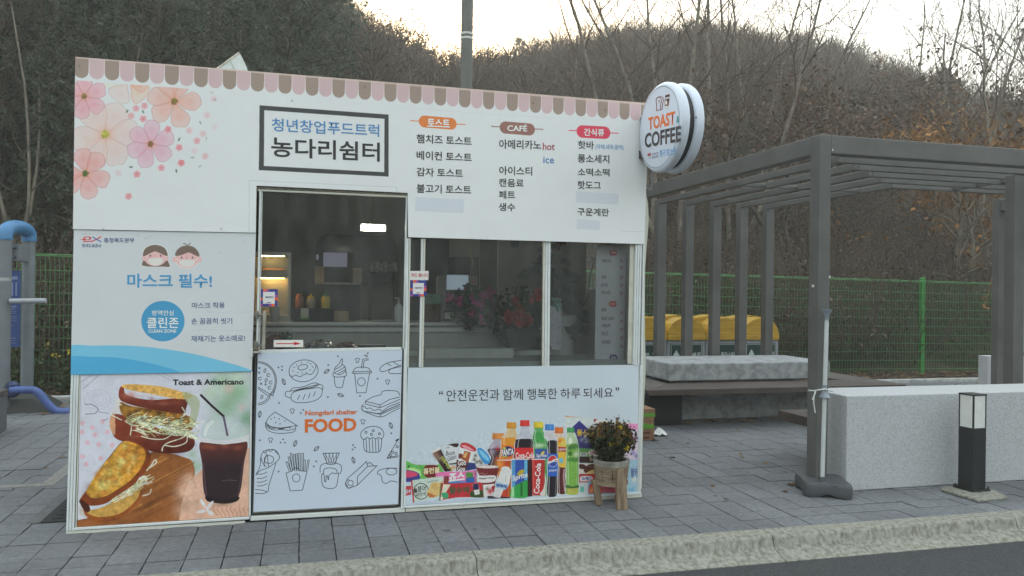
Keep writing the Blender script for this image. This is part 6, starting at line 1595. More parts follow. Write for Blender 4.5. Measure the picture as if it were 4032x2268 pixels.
kpart(MB().box(a[0], b[0], D1, D1 + .2, zc + .001, a[1]), 'crate_body', mat('black_plastic', (0.018, 0.019, 0.02), 0.5, 0.1, 6), box, 0.004)
T3 = mat('orange_sauce', (0.30, 0.10, 0.045), 0.35, 0.1, 6); T4 = mat('milky_sauce', (0.34, 0.30, 0.24), 0.35, 0.1, 6); T5 = mat('mustard_sauce', (0.55, 0.42, 0.10), 0.35, 0.1, 6)
def on(o, ztop):   # stands on the crate
    o.matrix_world = Matrix.Translation((0, 0, ztop + .0006 - BASE[o.name][2])) @ o.matrix_world
on(bottle3(420, 487, 880, 1022, D1 + .02, T3, T3, False, 'brick red sauce bottle, leftmost on the black crate'), a[1])
on(bottle3(512, 582, 897, 1022, D1 + .02, T4, mat('yellow_cap', (0.55, 0.36, 0.05), 0.4, .1, 5), True, 'milky sauce bottle with a yellow pointed cap on the black crate'), a[1])
on(bottle3(632, 705, 872, 1022, D1 + .02, T5, mat('green_cap', (0.10, 0.22, 0.15), 0.4, .1, 5), True, 'yellow mustard bottle with a green pointed cap on the black crate'), a[1])
a, b = iz(ZI, 465, 1022, D1 - .01), iz(ZI, 528, 1110, D1 - .01)
cd = kthing('leaflet_card', (a[0] + b[0]) / 2, D1 - .01, b[1], 'white leaflet with a green foot leaning on the black crate', 'card')
kpart(MB().box(a[0], b[0], D1 - .006, D1 - .002, b[1], a[1]), 'paper', ink(168, 172, 170), cd); kpart(MB().box(a[0], b[0], D1 - .0075, D1 - .0062, b[1], b[1] + (a[1] - b[1]) * .22), 'green_foot', ink(110, 150, 80), cd)
a, b = iz(ZI, 735, 1048, D1), iz(ZI, 857, 1135, D1)
bx = kthing('cardboard_box', (a[0] + b[0]) / 2, D1, zc, 'small tan cardboard box on the counter right of the black crate', 'box')
kpart(MB().box(a[0], b[0], D1, D1 + .12, zc + .001, a[1]), 'carton', mat('tan_card', (0.30, 0.21, 0.12), 0.7, 0.1, 8), bx, .003)
a, b = iz(ZI, 1232, 935, .86), iz(ZI, 1303, 1130, .86)
cx, r, H = (a[0] + b[0]) / 2, (b[0] - a[0]) / 2, a[1] - zc
g = kthing('hand_gel_bottle', cx, .9, zc, 'white pump bottle of hand gel at the right end of the door counter', 'bottle')
WP = mat('white_plastic', (0.55, 0.56, 0.55), 0.4, 0.04, 5)
kpart(MB().lathe((cx, .9, zc), [(r * .95, .001), (r, .01), (r, H * .62), (r * .6, H * .72), (r * .4, H * .74), (r * .4, H * .82)], 14), 'bottle_body', WP, g, smooth=True)
kpart(MB().tube([(cx, .9, zc + H * .82), (cx, .9, zc + H * .97), (cx - .035, .88, zc + H)], .006, 8), 'pump', WP, g)
a, b = iz(ZI, 210, 1005, .98), iz(ZI, 300, 1128, .98)
cp = kthing('paper_cup_stack', (a[0] + b[0]) / 2, .9, zc, 'white paper cup standing before the warming cabinet', 'cup')
kpart(MB().lathe(((a[0] + b[0]) / 2, .9, zc), [(.03, .001), (.042, (a[1] - zc))], 16), 'cup', mat('paper_cup_white', (0.45, 0.45, 0.44), .6, .05, 5), cp, smooth=True)
# coffee machine at the back
a, b = iz(ZI, 590, 680, 1.45), iz(ZI, 950, 820, 1.45)
cm = kthing('coffee_machine', (a[0] + b[0]) / 2, 1.5, zc, 'dark coffee machine with two beige columns on the counter', 'coffee machine')
zb_ = b[1]
kpart(MB().box(a[0], b[0], 1.42, 1.49, zc + .001, zb_), 'base', mat('dark_steel', (0.045, 0.045, 0.045), .4, .1, 5, metal=.3), cm, .006)
kpart(MB().box(a[0] - .01, a[0] + .07, 1.42, 1.48, zb_, a[1]), 'column', mat('beige_column', (0.30, 0.24, 0.19), .5, .1, 5), cm, .006)
kpart(MB().box(b[0] - .07, b[0] + .01, 1.42, 1.48, zb_, a[1] - .01), 'column', mat('beige_column', (0.3, .24, .19)), cm, .006)
kpart(MB().box(a[0], b[0], 1.41, 1.495, zb_ - .012, zb_ + .006), 'drip_tray', mat('worn_tray', (0.30, 0.29, 0.28), .4, .3, 20, metal=.4), cm)
# things on a rack at the right
rk = kthing('glassware_rack', iz(ZI, 1140, 700, 1.45)[0], 1.46, zc, 'dark rack with shiny glasses at the right behind the door glass', 'rack')
a, b = iz(ZI, 1020, 728, 1.4), iz(ZI, 1250, 740, 1.4)
kpart(MB().box(a[0], b[0], 1.36, 1.49, b[1], a[1]).box(a[0], a[0] + .03, 1.4, 1.45, zc + .001, b[1]).box(b[0] - .03, b[0], 1.4, 1.45, zc + .001, b[1]), 'stand', mat('rack_black', (0.03, 0.03, 0.03), .5, .1, 5), rk)
for k in range(6):
    p = iz(ZI, 1050 + k * 36, 700, 1.42)
    kpart(MB().lathe((p[0], 1.42, a[1]), [(.018, .001), (.026, .03), (.028, .075 + .02 * (k % 2)), (.022, .08)], 10), 'glass', mat('shiny_glassware', (0.32, 0.31, 0.28), .15, .4, 30, spec=.9), rk, smooth=True)
# bags on the ledge behind the door
def bag(px0, px1, pt, col, lab, seed, name='plastic_bag', y=.2, group='bags on the ledge behind the door'):
    a, b = iz(ZI, px0, pt, y), iz(ZI, px1, 1346, y)
    cx, w, H = (a[0] + b[0]) / 2, (b[0] - a[0]) / 2, a[1] - zl
    o = kthing(name, cx, y, zl, lab, 'bag', group)
    r = np.random.RandomState(seed); n, m = 14, 7; vs, fs = [], []
    for j in range(m):
        t = j / (m - 1) * PI / 2
        for i in range(n):
            an = 2 * PI * i / n; k = (0.8 + .4 * r.rand()) if 0 < j < m - 1 else 1
            vs.append((cx + w * math.cos(an) * math.cos(t) * k, y + .10 * math.sin(an) * math.cos(t) * k, zl + .001 + H * math.sin(t) * (k if j else 1)))
    for j in range(m - 1):
        for i in range(n): fs.append((j * n + i, j * n + (i + 1) % n, (j + 1) * n + (i + 1) % n, (j + 1) * n + i))
    kpart(MB().add(vs, fs), 'film', col, o)
bag(150, 330, 1240, mat('dark_red_bag', (0.12, 0.02, 0.025), .35, .2, 8, spec=.6), 'dark red bag at the left end of the ledge behind the door', 1)
bag(255, 430, 1228, mat('teal_pack', (0.07, 0.15, 0.15), .35, .5, 14, spec=.6), 'teal patterned pack beside the dark red bag on the ledge', 2, 'snack_pack', .33)
bag(485, 735, 1282, mat('clear_grey_bag', (0.25, 0.245, 0.24), .25, .6, 18, spec=.8), 'crumpled grey plastic bag in the middle of the ledge', 3)
bag(740, 930, 1302, mat('maroon_pack', (0.14, 0.06, 0.05), .35, .5, 14, spec=.6), 'maroon pack right of the grey bag on the ledge', 4)
a, b = iz(ZI, 930, 1318, .2), iz(ZI, 1150, 1346, .2)
bk_ = kthing('flat_carton', (a[0] + b[0]) / 2, .2, zl, 'flat dark carton at the right end of the ledge', 'box')
kpart(MB().box(a[0], b[0], .15, .26, zl + .001, a[1]), 'carton', mat('dark_carton', (0.10, 0.09, 0.09), .5, .5, 20), bk_, .003)
# ---- behind the windows
# till
a, b = iz(ZW, 470, 437, 1.0), iz(ZW, 720, 622, 1.0)
till = kthing('till_screen', (a[0] + b[0]) / 2, 1.05, zc, 'dark till monitor with a pale blue page on the counter', 'monitor')
kpart(MB().box(a[0], b[0], 1.0, 1.04, b[1], a[1]), 'bezel', mat('bezel_black', (0.02, 0.021, 0.024), .4, .1, 5), till, .006)
a2, b2 = iz(ZW, 497, 455, 1.0), iz(ZW, 707, 603, 1.0)
kpart(MB().box(a2[0], b2[0], .994, .999, b2[1], a2[1]), 'screen', emis('pale_screen', (0.17, 0.21, 0.25), 0.4), till)
kpart(MB().box((a[0] + b[0]) / 2 - .03, (a[0] + b[0]) / 2 + .03, 1.042, 1.07, zc + .02, b[1] + .05).box((a[0] + b[0]) / 2 - .09, (a[0] + b[0]) / 2 + .09, 1.0, 1.14, zc + .001, zc + .02), 'stand', mat('bezel_black', (.02,) * 3), till)
for px0, px1, nm in ((403, 470, 'left'), (722, 772, 'right')):
    a, b = iz(ZW, px0, 465, 1.12), iz(ZW, px1, 645, 1.12)
    o = kthing('speaker', (a[0] + b[0]) / 2, 1.12, zc, 'cream rounded panel standing %s of the till monitor' % nm, 'speaker', 'cream panels beside the till')
    kpart(MB().prism(rrect(a[0], zc + .001, b[0] + .02, a[1], .03), 1.12, 1.17), 'shell', mat('cream_plastic', (0.36, 0.34, 0.30), .5, .05, 4), o, .004)
# basket
a, b = iz(ZW, 278, 745, .87), iz(ZW, 455, 890, .87)
cx, w = (a[0] + b[0]) / 2, (b[0] - a[0]) / 2
bs = kthing('wicker_basket', cx, .97, zc, 'brown wicker basket with a mint cloth behind the narrow window', 'basket')
kpart(MB().lathe((cx, .97, zc), [(w * .85, .001), (w * .95, .02), (w, a[1] - zc)], 20), 'wicker', mat('brown_wicker', (0.13, 0.075, 0.04), .7, .5, 60, bump=.6), bs, smooth=True)
r = np.random.RandomState(3); pr_ = []
zt_ = iz(ZW, 360, 645, .9)[1]
n = 22; vs = []; fs = []
for j, (rr_, zz) in enumerate(((w * .98, a[1] + .003), (w * 1.12, a[1] + (zt_ - a[1]) * .5), (w * 1.05, zt_))):
    for i in range(n):
        k = 1 + .10 * math.sin(i * 2.3 + j); vs.append((cx + rr_ * k * math.cos(2 * PI * i / n), .97 + rr_ * k * math.sin(2 * PI * i / n), zz + .012 * math.sin(i * 3.1) * (j == 2)))
for j in range(2):
    for i in range(n): fs.append((j * n + i, j * n + (i + 1) % n, (j + 1) * n + (i + 1) % n, (j + 1) * n + i))
kpart(MB().add(vs, fs), 'cloth', mat('mint_cloth', (0.22, 0.34, 0.29), .7, .15, 12), bs, smooth=True)
# small stand, its code left blank
a, b = iz(ZW, 455, 785, .82), iz(ZW, 602, 920, .82)
st = kthing('table_sign', (a[0] + b[0]) / 2, .83, zc, 'small white framed table sign leaning back on the counter edge', 'sign')
u0, u1, z0_, z1_ = a[0], b[0], zc + .002, a[1]
kpart(MB().hexa([(u0, .83, z0_), (u1, .83, z0_), (u1, .838, z0_), (u0, .838, z0_)], [(u0 + .01, .86, z1_), (u1 - .002, .86, z1_), (u1 - .002, .868, z1_), (u0 + .01, .868, z1_)]), 'frame', mat('sign_white', (.5, .5, .5), .5, .04, 5), st)
kpart(MB().hexa([(u0 + .008, .8285, z0_ + .012), (u1 - .006, .8285, z0_ + .012), (u1 - .006, .832, z0_ + .012), (u0 + .008, .832, z0_ + .012)], [(u0 + .016, .8565, z1_ - .008), (u1 - .008, .8565, z1_ - .008), (u1 - .008, .86, z1_ - .008), (u0 + .016, .86, z1_ - .008)]), 'card', ink(70, 64, 92), st)
kpart(MB().hexa([(u0 + .02, .8315, z0_ + .03), (u1 - .018, .8315, z0_ + .03), (u1 - .018, .834, z0_ + .03), (u0 + .02, .834, z0_ + .03)], [(u0 + .026, .852, z1_ - .025), (u1 - .02, .852, z1_ - .025), (u1 - .02, .855, z1_ - .025), (u0 + .026, .855, z1_ - .025)]), 'field', ink(186, 188, 190), st)
# foliage helpers
def bush(parent, name, m, ctr, rad, n, size, seed, aspect=.6, squash=(1, 1, 1), up=None):
    r = np.random.RandomState(seed); d = r.randn(n, 3); d /= np.linalg.norm(d, axis=1, keepdims=True)
    C = np.array(ctr) + d * (rad * r.rand(n, 1) ** .45) * np.array(squash)
    v, f = leaves(C, size, r, aspect, up)
    return kmesh(name, v, f, m, parent)
LG = leafmat('dark_house_leaves', [(0.018, 0.032, 0.018), (0.03, 0.05, 0.028), (0.045, 0.065, 0.04)])
# hanging pink flowers
d = .72; p = iz(ZW, 760, 745, d); top = iz(ZW, 752, 290, d)
hp = kthing('hanging_flower_basket', p[0], d, p[1], 'hanging plant with magenta flowers behind the middle window', 'hanging plant')
bush(hp, 'foliage', LG, (p[0], d, p[1] - .02), .2, 620, .05, 5, squash=(1.15, .45, .95))
bush(hp, 'flowers', leafmat('magenta_petals', [(0.30, 0.03, 0.14), (0.42, 0.06, 0.22), (0.22, 0.02, 0.09)]), (p[0] + .02, d - .06, p[1]), .22, 34, .045, 6, .9, (1.15, .35, .95))
for (fx, fy_, k) in ((925, 615, 26), (610, 715, 16), (825, 760, 18), (740, 825, 14), (835, 900, 14), (530, 700, 10), (860, 675, 14)):
    q = iz(ZW, fx, fy_, d - .08); bush(hp, 'blossom', MATS['magenta_petals'], (q[0], d - .08, q[1]), .036, k, .05, fx, .9)
for (xx, yy) in ((698, 660), (845, 640), (765, 700)):
    e = iz(ZW, xx, yy, d); kpart(MB().tube([(top[0], d, top[1]), (e[0], d, e[1])], .0025, 5), 'cord', mat('jute_cord', (0.36, 0.26, 0.12), .8, .1, 9), hp)
kpart(MB().tube([(top[0], d, top[1] - .08), (top[0] - .01, d, top[1]), (top[0], d, 2.615)], .006, 6), 'hanger', MATS['jute_cord'], hp)
# red flowers in a dark square pot
d = .42; a, b = iz(ZW, 1062, 985, d), iz(ZW, 1405, 1172, d)
zp = iz(ZW, 1200, 1172, d)[1]; zt_ = a[1]
u0, u1 = a[0], iz(ZW, 1405, 985, d)[0]; v0, v1 = iz(ZW, 1110, 1172, d)[0], iz(ZW, 1355, 1172, d)[0]
rp_ = kthing('red_flower_pot', (u0 + u1) / 2, d, zp, 'dark tapered pot of red flowers on the window board', 'potted plant')
kpart(MB().hexa([(v0, d, zp), (v1, d, zp), (v1, d + .26, zp), (v0, d + .26, zp)], [(u0, d - .03, zt_), (u1, d - .03, zt_), (u1, d + .3, zt_), (u0, d + .3, zt_)]), 'pot', mat('dark_pot', (0.05, 0.052, 0.048), .5, .2, 8), rp_, .008)
kb('window_board', 2.35, 3.05, .37, .58, zw - 0.011, zp - .001, MATS['board_pale'])
bush(rp_, 'foliage', LG, ((u0 + u1) / 2, d + .1, zt_ + .10), .27, 700, .05, 8, squash=(1.0, .6, .9))
RP = leafmat('red_petals', [(0.30, 0.015, 0.012), (0.45, 0.03, 0.022), (0.20, 0.01, 0.01)])
for (fx, fy_, rad, k) in ((1115, 885, .06, 60), (1245, 890, .07, 80), (1215, 790, .045, 36), (1160, 700, .03, 16), (1400, 650, .05, 40), (1330, 700, .02, 8)):
    q = iz(ZW, fx, fy_, d - .05); bush(rp_, 'blossom', RP, (q[0], d - .05, q[1]), rad, k, .045, fx, .9)
# rubber plant with ribbons
d = .62; p = iz(ZW, 1600, 560, d)
pw = iz(ZW, 1690, 1140, d)
tall = kthing('rubber_plant', p[0], d, zw - .012, 'tall dark green rubber plant with a mint bow and white ribbons', 'potted plant')
r = np.random.RandomState(12)
lv = []
for k in range(64):
    an = r.rand() * 2 * PI; el = r.uniform(-.7, .9); L_ = .15 + .11 * r.rand()
    c0 = np.array([p[0], d + .02, p[1] - .05 + .16 * r.randn()]); dirv = np.array([math.cos(an) * math.cos(el) * 1.1, math.sin(an) * math.cos(el) * .6, math.sin(el)])
    t0 = c0 + dirv * r.uniform(.02, .14); t1 = t0 + dirv * L_ + np.array([0, 0, -.05]); s_ = np.cross(dirv, [0.2, -1, .3]); s_ /= np.linalg.norm(s_); md = (t0 + t1) / 2 + np.array([0, 0, .012]); w = L_ * .27
    lv.append((np.array([t0, md * .55 + t0 * .45 + s_ * w * .8, md * .6 + t1 * .4 + s_ * w * .85, t1, md * .6 + t1 * .4 - s_ * w * .85, md * .55 + t0 * .45 - s_ * w * .8]), np.array([[0, 1, 5], [1, 2, 4], [1, 4, 5], [2, 3, 4]])))
for lv_ in lv: kmesh('leaf', *lv_, mat('rubber_leaf', (0.022, 0.04, 0.024), .5, .25, 9, spec=.3), tall)
kpart(MB().tube([(p[0], d + .02, zw + .25), (p[0] + .01, d + .02, p[1])], .014, 8), 'stem', BARK_DARK, tall)
kpart(MB().lathe((p[0] + .05, d + .05, zw - .012), [(.10, 0), (.125, .30), (.13, .33), (.11, .33)], 18), 'pot', mat('pale_pot', (0.46, 0.46, 0.44), .5, .05, 5), tall, smooth=True)
MINT = mat('mint_ribbon', (0.26, 0.46, 0.42), .45, .1, 10)
for (x0_, y0_, x1_, y1_) in ((1560, 720, 1530, 690), (1575, 725, 1620, 700), (1565, 740, 1535, 765), (1580, 745, 1625, 760), (1575, 735, 1590, 830), (1560, 735, 1575, 690)):
    a, b = iz(ZW, x0_, y0_, d - .1), iz(ZW, x1_, y1_, d - .1)
    kpart(MB().tube([(a[0], d - .10, a[1]), ((a[0] + b[0]) / 2, d - .13, (a[1] + b[1]) / 2 + .008), (b[0], d - .10, b[1])], [.006, .017, .010], 7), 'bow', MINT, tall, smooth=True)
for n, (xa, xb, ya, yb, wv) in enumerate(((1540, 1545, 760, 1190, 38), (1592, 1597, 770, 1192, 54))):
    a, b = iz(ZW, xa - wv / 2, ya, d - .12), iz(ZW, xb + wv / 2, yb, d - .12)
    o = kpart(MB().hexa([(a[0], d - .12, b[1]), (b[0], d - .12, b[1]), (b[0], d - .118, b[1]), (a[0], d - .118, b[1])], [(a[0], d - .11, a[1]), (b[0], d - .11, a[1]), (b[0], d - .108, a[1]), (a[0], d - .108, a[1])]), 'ribbon', mat('white_ribbon', (0.52, 0.50, 0.54), .5, .05, 5), tall)
    fnr = lambda X, Y, dd=d: (lambda q: Vector((q[0] - BASE[tall.name][0], dd - .1225 - BASE[tall.name][1], q[1] - BASE[tall.name][2])))(F(X, Y, dd - .1225))
    for j, ch in enumerate(['개', '업'] if n else list('축발전')):
        yy = (990, 1140)[j] if n else 850 + j * 110
        s_ = 13 if n else 8
        q0_ = ZW(xa - s_, yy); q1_ = ZW(xa + s_, yy)
        T(ch, q0_, q1_, 2 * s_ / 2.498, (110, 100, 130), tall, fn=fnr, bold=0)
# price list hanging inside the right pane
d = .14
a, b = iz(ZW, 1972, 165, d), iz(ZW, 2258, 1330, d)
pb = kthing('price_banner', (a[0] + b[0]) / 2, d, b[1], 'narrow white price list hanging behind the right pane', 'price list')
q = [iz(ZW, 1972, 165, d), iz(ZW, 2262, 172, d), iz(ZW, 2240, 1332, d), iz(ZW, 1952, 1338, d)]
kpart(MB().prism(q, d, d + .003), 'banner_sheet', mat('price_sheet', (0.60, 0.575, 0.60), .5, .04, 3), pb)
MB_ = BASE[pb.name]
fnp = lambda X, Y: (lambda q: Vector((q[0] - MB_[0], .138 - MB_[1], q[1] - MB_[2])))(F(X, Y, .138))
def tp(txt, p0, p1, h, rgb, bold=.02): T(txt, p0, p1, h, rgb, pb, tr=ZW, fn=fnp, bold=bold)
for (cx_, cy_, rgb, txt) in ((2135, 238, (170, 70, 84), '카페'), (2130, 742, (176, 56, 60), '간식류'), (2137, 1268, (54, 64, 120), '음료')):
    c0, c1 = iz(ZW, cx_ - 34, cy_ - 28, .138), iz(ZW, cx_ + 34, cy_ + 28, .138)
    kpart(MB().prism(rrect(c0[0], c1[1], c1[0], c0[1], .012), .1375, .1395), 'heading_pill', ink(*rgb), pb)
    l0, l1 = iz(ZW, cx_ - 52, cy_ - 2, .138), iz(ZW, cx_ + 52, cy_ + 3, .138)
    kpart(MB().box(l0[0], l1[0], .1382, .1394, l1[1], l0[1]), 'heading_line', ink(*rgb), pb)
fnp2 = fnp
for (cx_, cy_, txt) in ((2135, 238, '카페'), (2130, 742, '간식류'), (2137, 1268, '음료')):
    T(txt, (cx_ - 24, cy_ + 16), (cx_ + 24, cy_ + 16), 30, (190, 180, 186), pb, tr=ZW, fn=lambda X, Y: (lambda q: Vector((q[0] - MB_[0], .1368 - MB_[1], q[1] - MB_[2])))(F(X, Y, .1368)), bold=.02)
DKT = (92, 88, 96); RDT = (160, 80, 92)
for (txt, x0_, x1_, yb, h_) in (('아메리카노', 2018, 2118, 338, 38), ('라떼', 2018, 2062, 498, 38), ('유자차', 2014, 2082, 575, 38), ('아이스티', 2018, 2100, 648, 38), ('핫바', 2018, 2066, 820, 40), ('케네디 소세지', 2018, 2140, 905, 40), ('소떡소떡', 2018, 2104, 975, 40), ('핫도그', 2018, 2086, 1052, 40), ('구운계란', 2018, 2108, 1138, 40)): tp(txt, (x0_, yb), (x1_, yb), h_, DKT)
for yb in (332, 400, 494, 575, 652, 842, 925, 1006, 1088, 1172): tp('천원', (2200, yb), (2230, yb), 30, RDT)
# door leaf and cable at the right
a, b = iz(ZW, 1700, 200, 1.5), iz(ZW, 1960, 1180, 1.5)
kb('inner_door', KW - .09, KW - .062, .5, 1.5, .62, 1.62, mat('cream_door', (0.56, 0.54, 0.48), .5, .04, 3), .006)
kb('inner_door_frame', KW - .10, KW - .062, 1.502, 1.56, .60, 2.42, mat('cream_door_frame', (0.50, 0.48, 0.42), .5, .04, 3), .006)
kb('inner_door_frame', KW - .10, KW - .062, .44, .498, .60, 2.42, mat('cream_door_frame', (0.50, 0.48, 0.42), .5, .04, 3), .006)
cab_ = kthing('black_cable', iz(ZW, 1830, 770, .4)[0], .4, iz(ZW, 1830, 770, .4)[1], 'thin black cable drooping behind the right pane', 'cable')
kpart(MB().tube([(lambda q: (q[0], .4, q[1]))(iz(ZW, x, y, .4)) for x, y in Canvas.curve([(1962, 275), (1930, 380), (1900, 520), (1885, 660), (1850, 740), (1820, 768), (1770, 765), (1720, 735), (1690, 705)], 4)], .005, 6), 'wire', mat('cable_black', (.02, .02, .02), .5, .05, 5), cab_, smooth=True)
# wall patch painted pale as lamp glow, dark cupboards and vent behind the till
a, b = iz(ZW, 500, 60, 1.9), iz(ZW, 860, 330, 1.9)
kb('lamplit_wall_patch', a[0], b[0], 2.06, 2.095, b[1] - .3, a[1] + .3, mat('pale_lamplit_paint', (0.55, 0.54, 0.44), .6, .05, 3))  # lamp light on the wall put into a pale panel
a, b = iz(ZW, 575, 275, 1.55), iz(ZW, 820, 560, 1.55)
cb = kthing('dark_cupboard', (a[0] + b[0]) / 2, 1.7, zc, 'dark brown cupboard standing behind the till monitor', 'cupboard')
kpart(MB().box(a[0], b[0], 1.56, 1.98, zc + .001 if False else 0.099, a[1]), 'cupboard_body', mat('brown_cupboard', (0.085, 0.075, 0.065), .6, .1, 3), cb, .006)
a, b = iz(ZW, 290, 105, 1.7), iz(ZW, 500, 560, 1.7)
cb = kthing('black_refrigerator', (a[0] + b[0]) / 2, 1.8, .1, 'black tall refrigerator behind the narrow window', 'refrigerator')
kpart(MB().box(a[0] - .15, b[0], 1.62, 2.04, 0.099, a[1]), 'refrigerator_body', mat('black_fridge', (0.032, 0.033, 0.034), .4, .1, 3), cb, .006)
a = iz(ZW, 1115, 125, .7); b = iz(ZW, 1245, 190, .7)
bl_ = kthing('blue_cap', (a[0] + b[0]) / 2, .72, b[1], 'dark blue cloth hanging from the ceiling above the red flowers', 'cloth')
kpart(MB().hexa([(a[0] + .02, .72, b[1]), (b[0] - .03, .72, b[1] + .01), (b[0] - .03, .735, b[1] + .01), (a[0] + .02, .735, b[1])], [(a[0], .70, 2.615), (b[0], .70, 2.615), (b[0], .75, 2.615), (a[0], .75, 2.615)]), 'fabric', mat('navy_cloth', (0.035, 0.05, 0.11), .7, .2, 9), bl_, .006)
for (x, y, rad, rgb) in ((1610, 165, .05, (0.20, 0.03, 0.035)),):
    p = iz(ZW, x, y, .5); o = kthing('red_balloon_ribbon', p[0], .5, p[1], 'dark red paper ornament above the rubber plant', 'ornament')
    bush(o, 'paper', leafmat('dark_red_paper', [(0.12, 0.02, 0.02), (0.22, 0.03, 0.035)]), (p[0], .5, p[1]), rad, 60, .05, 3, .8)
    kpart(MB().tube([(p[0], .5, p[1]), (p[0], .5, 2.615)], .003, 5), 'string', MATS['cable_black'], o)
# the label stuck on the window board
a, b = iz(ZW, 880, 1210, .598), iz(ZW, 955, 1260, .598)
sk = MB().hexa([(a[0], .5975, b[1]), (b[0], .5975, b[1] + .006), (b[0], .599, b[1] + .006), (a[0], .599, b[1])], [(a[0] + .004, .5975, a[1] - .004), (b[0] + .004, .5975, a[1] + .002), (b[0] + .004, .599, a[1] + .002), (a[0] + .004, .599, a[1] - .004)]).build('delivery_label', ink(176, 150, 160), kiosk, local=True)
# ================================================================== THINGS ROUND THE KIOSK
# ---- round sign on the corner
sx, sy, sz, sr = 2.50, 5.27, 2.795, 0.325
sign = empty('round_sign', (sx + .08, sy, sz), 'round double sided light box sign on brackets at the kiosk corner', 'sign')
SIGNW = mat('sign_white_acrylic', (0.66, 0.70, 0.78), 0.3, 0.03, 4, spec=.5)
def disc(x0, x1, r, rim=.03, n=56):
    m = MB(); prof_ = [(x0, r - rim), (x0 + .004, r - rim * .55), (x0 + .014, r - .006), (x0 + .026, r), (x1 - .02, r), (x1 - .006, r - .006), (x1, r - .02)]
    vs, fs = [], []
    for (x, rr_) in prof_:
        for j in range(n):
            a_ = 2 * PI * j / n; vs.append((x, sy + rr_ * math.cos(a_), sz + rr_ * math.sin(a_)))
    for i in range(len(prof_) - 1):
        for j in range(n): fs.append((i * n + j, i * n + (j + 1) % n, (i + 1) * n + (j + 1) % n, (i + 1) * n + j))
    fs.append(tuple(range(n))); fs.append(tuple((len(prof_) - 1) * n + j for j in range(n))[::-1])
    return m.add(vs, fs)
TW = Matrix.Translation((sx, sy, sz)) @ Matrix.Rotation(R(3.5), 4, 'Z') @ Matrix.Translation((-sx, -sy, -sz))
def sgn(mb, name, m, **k):
    mb.v = [tuple(TW @ Vector(v)) for v in mb.v]; return mb.build(name, m, sign, **k)
sgn(disc(sx, sx + .075, sr), 'light_box', SIGNW, smooth=True)
sgn(disc(sx + .118, sx + .19, sr), 'light_box', SIGNW, smooth=True)
core = MB(); vs, fs = [], []
for x in (sx + .0752, sx + .1178):
    for j in range(56): a_ = 2 * PI * j / 56; vs.append((x, sy + (sr - .03) * math.cos(a_), sz + (sr - .03) * math.sin(a_)))
for j in range(56): fs.append((j, (j + 1) % 56, 56 + (j + 1) % 56, 56 + j))
fs += [tuple(range(56)), tuple(range(56, 112))[::-1]]
sgn(core.add(vs, fs), 'core_ring', mat('black_core', (0.022, 0.022, 0.024), .5, .1, 5))
ring = MB(); vs, fs = [], []
for (x, rr_) in ((sx - .0012, sr - .030), (sx - .0022, sr - .033), (sx - .0012, sr - .036)):
    for j in range(56): a_ = 2 * PI * j / 56; vs.append((x, sy + rr_ * math.cos(a_), sz + rr_ * math.sin(a_)))
for i in range(2):
    for j in range(56): fs.append((i * 56 + j, i * 56 + (j + 1) % 56, (i + 1) * 56 + (j + 1) % 56, (i + 1) * 56 + j))
sgn(ring.add(vs, fs), 'face_ring', mat('grey_ring', (0.30, 0.33, 0.38), .4, .05, 5))
# face print: q = (across 0..1 from the wall outwards, height) on the disc
PS = Z(2440, 300, 3.45)
def SF(px, py):
    # the face turned back to world: intersect with the turned plane x = sx - .002
    n = TW.to_3x3() @ Vector((-1, 0, 0)); p0 = TW @ Vector((sx - .0018, sy, sz)); d = ray(px, py)
    return CAMP + d * ((p0 - CAMP).dot(n) / d.dot(n)) - off_of(sign)
def tsg(txt, p0, p1, h, rgb, bold=.02): T(txt, p0, p1, h, rgb, sign, tr=PS, fn=SF, bold=bold)
tsg('TOAST', (388, 735), (752, 655), 172, (204, 108, 52), .03); tsg('&', (768, 636), (812, 628), 92, (60, 140, 160), .02)
tsg('COFFEE', (340, 980), (832, 885), 200, (62, 58, 62), .03); tsg('청구', (542, 1095), (620, 1085), 92, (72, 150, 210), .01); tsg('토스트', (636, 1078), (762, 1052), 86, (72, 150, 210), .01)
tsg('ex', (378, 1090), (430, 1080), 42, (160, 60, 66), .03); tsg('충청북도본부', (440, 1082), (527, 1062), 36, (90, 90, 120), 0); tsg('청년푸드트럭', (440, 1122), (525, 1104), 32, (80, 80, 110), .01); tsg('한국도로공사', (378, 1124), (430, 1116), 20, (100, 100, 130), 0)
def sgp(pts, rgb, lift=0.0, name='emblem'):
    q = [SF(*PS(x, y)) + (TW.to_3x3() @ Vector((-1, 0, 0))) * lift for x, y in pts]
    me = bpy.data.meshes.new(name); me.from_pydata([tuple(v) for v in q], [], [tuple(range(len(q)))]); me.update(); return link(name, me, ink(*rgb), sign)
def sgl(pts, w, rgb, closed=False):
    p = Canvas.curve(pts, 5, closed); p = p + ([p[0]] if closed else []); m = MB()
    for i in range(len(p) - 1):
        a, b = Vector((*p[i], 0)), Vector((*p[i + 1], 0)); t = (b - a).normalized(); n = Vector((-t.y, t.x, 0)) * w / 2; a, b = a - t * w * .3, b + t * w * .3
        m.add([SF(*PS(v.x, v.y)) for v in (a - n, b - n, b + n, a + n)], [(0, 1, 2, 3)])
    return m.build('emblem_line', ink(*rgb), sign, local=True)
BRN = (140, 70, 50)
sgl([(500, 470), (502, 400), (494, 340), (500, 300), (530, 285), (560, 300), (565, 340), (556, 380), (552, 455)], 9, BRN); sgl([(500, 470), (552, 455), (575, 450)], 9, BRN); sgl([(500, 296), (540, 278), (580, 284), (594, 320), (584, 370), (575, 450)], 9, BRN); sgl([(522, 350), (534, 322)], 5, BRN); sgl([(534, 358), (546, 330)], 5, BRN)
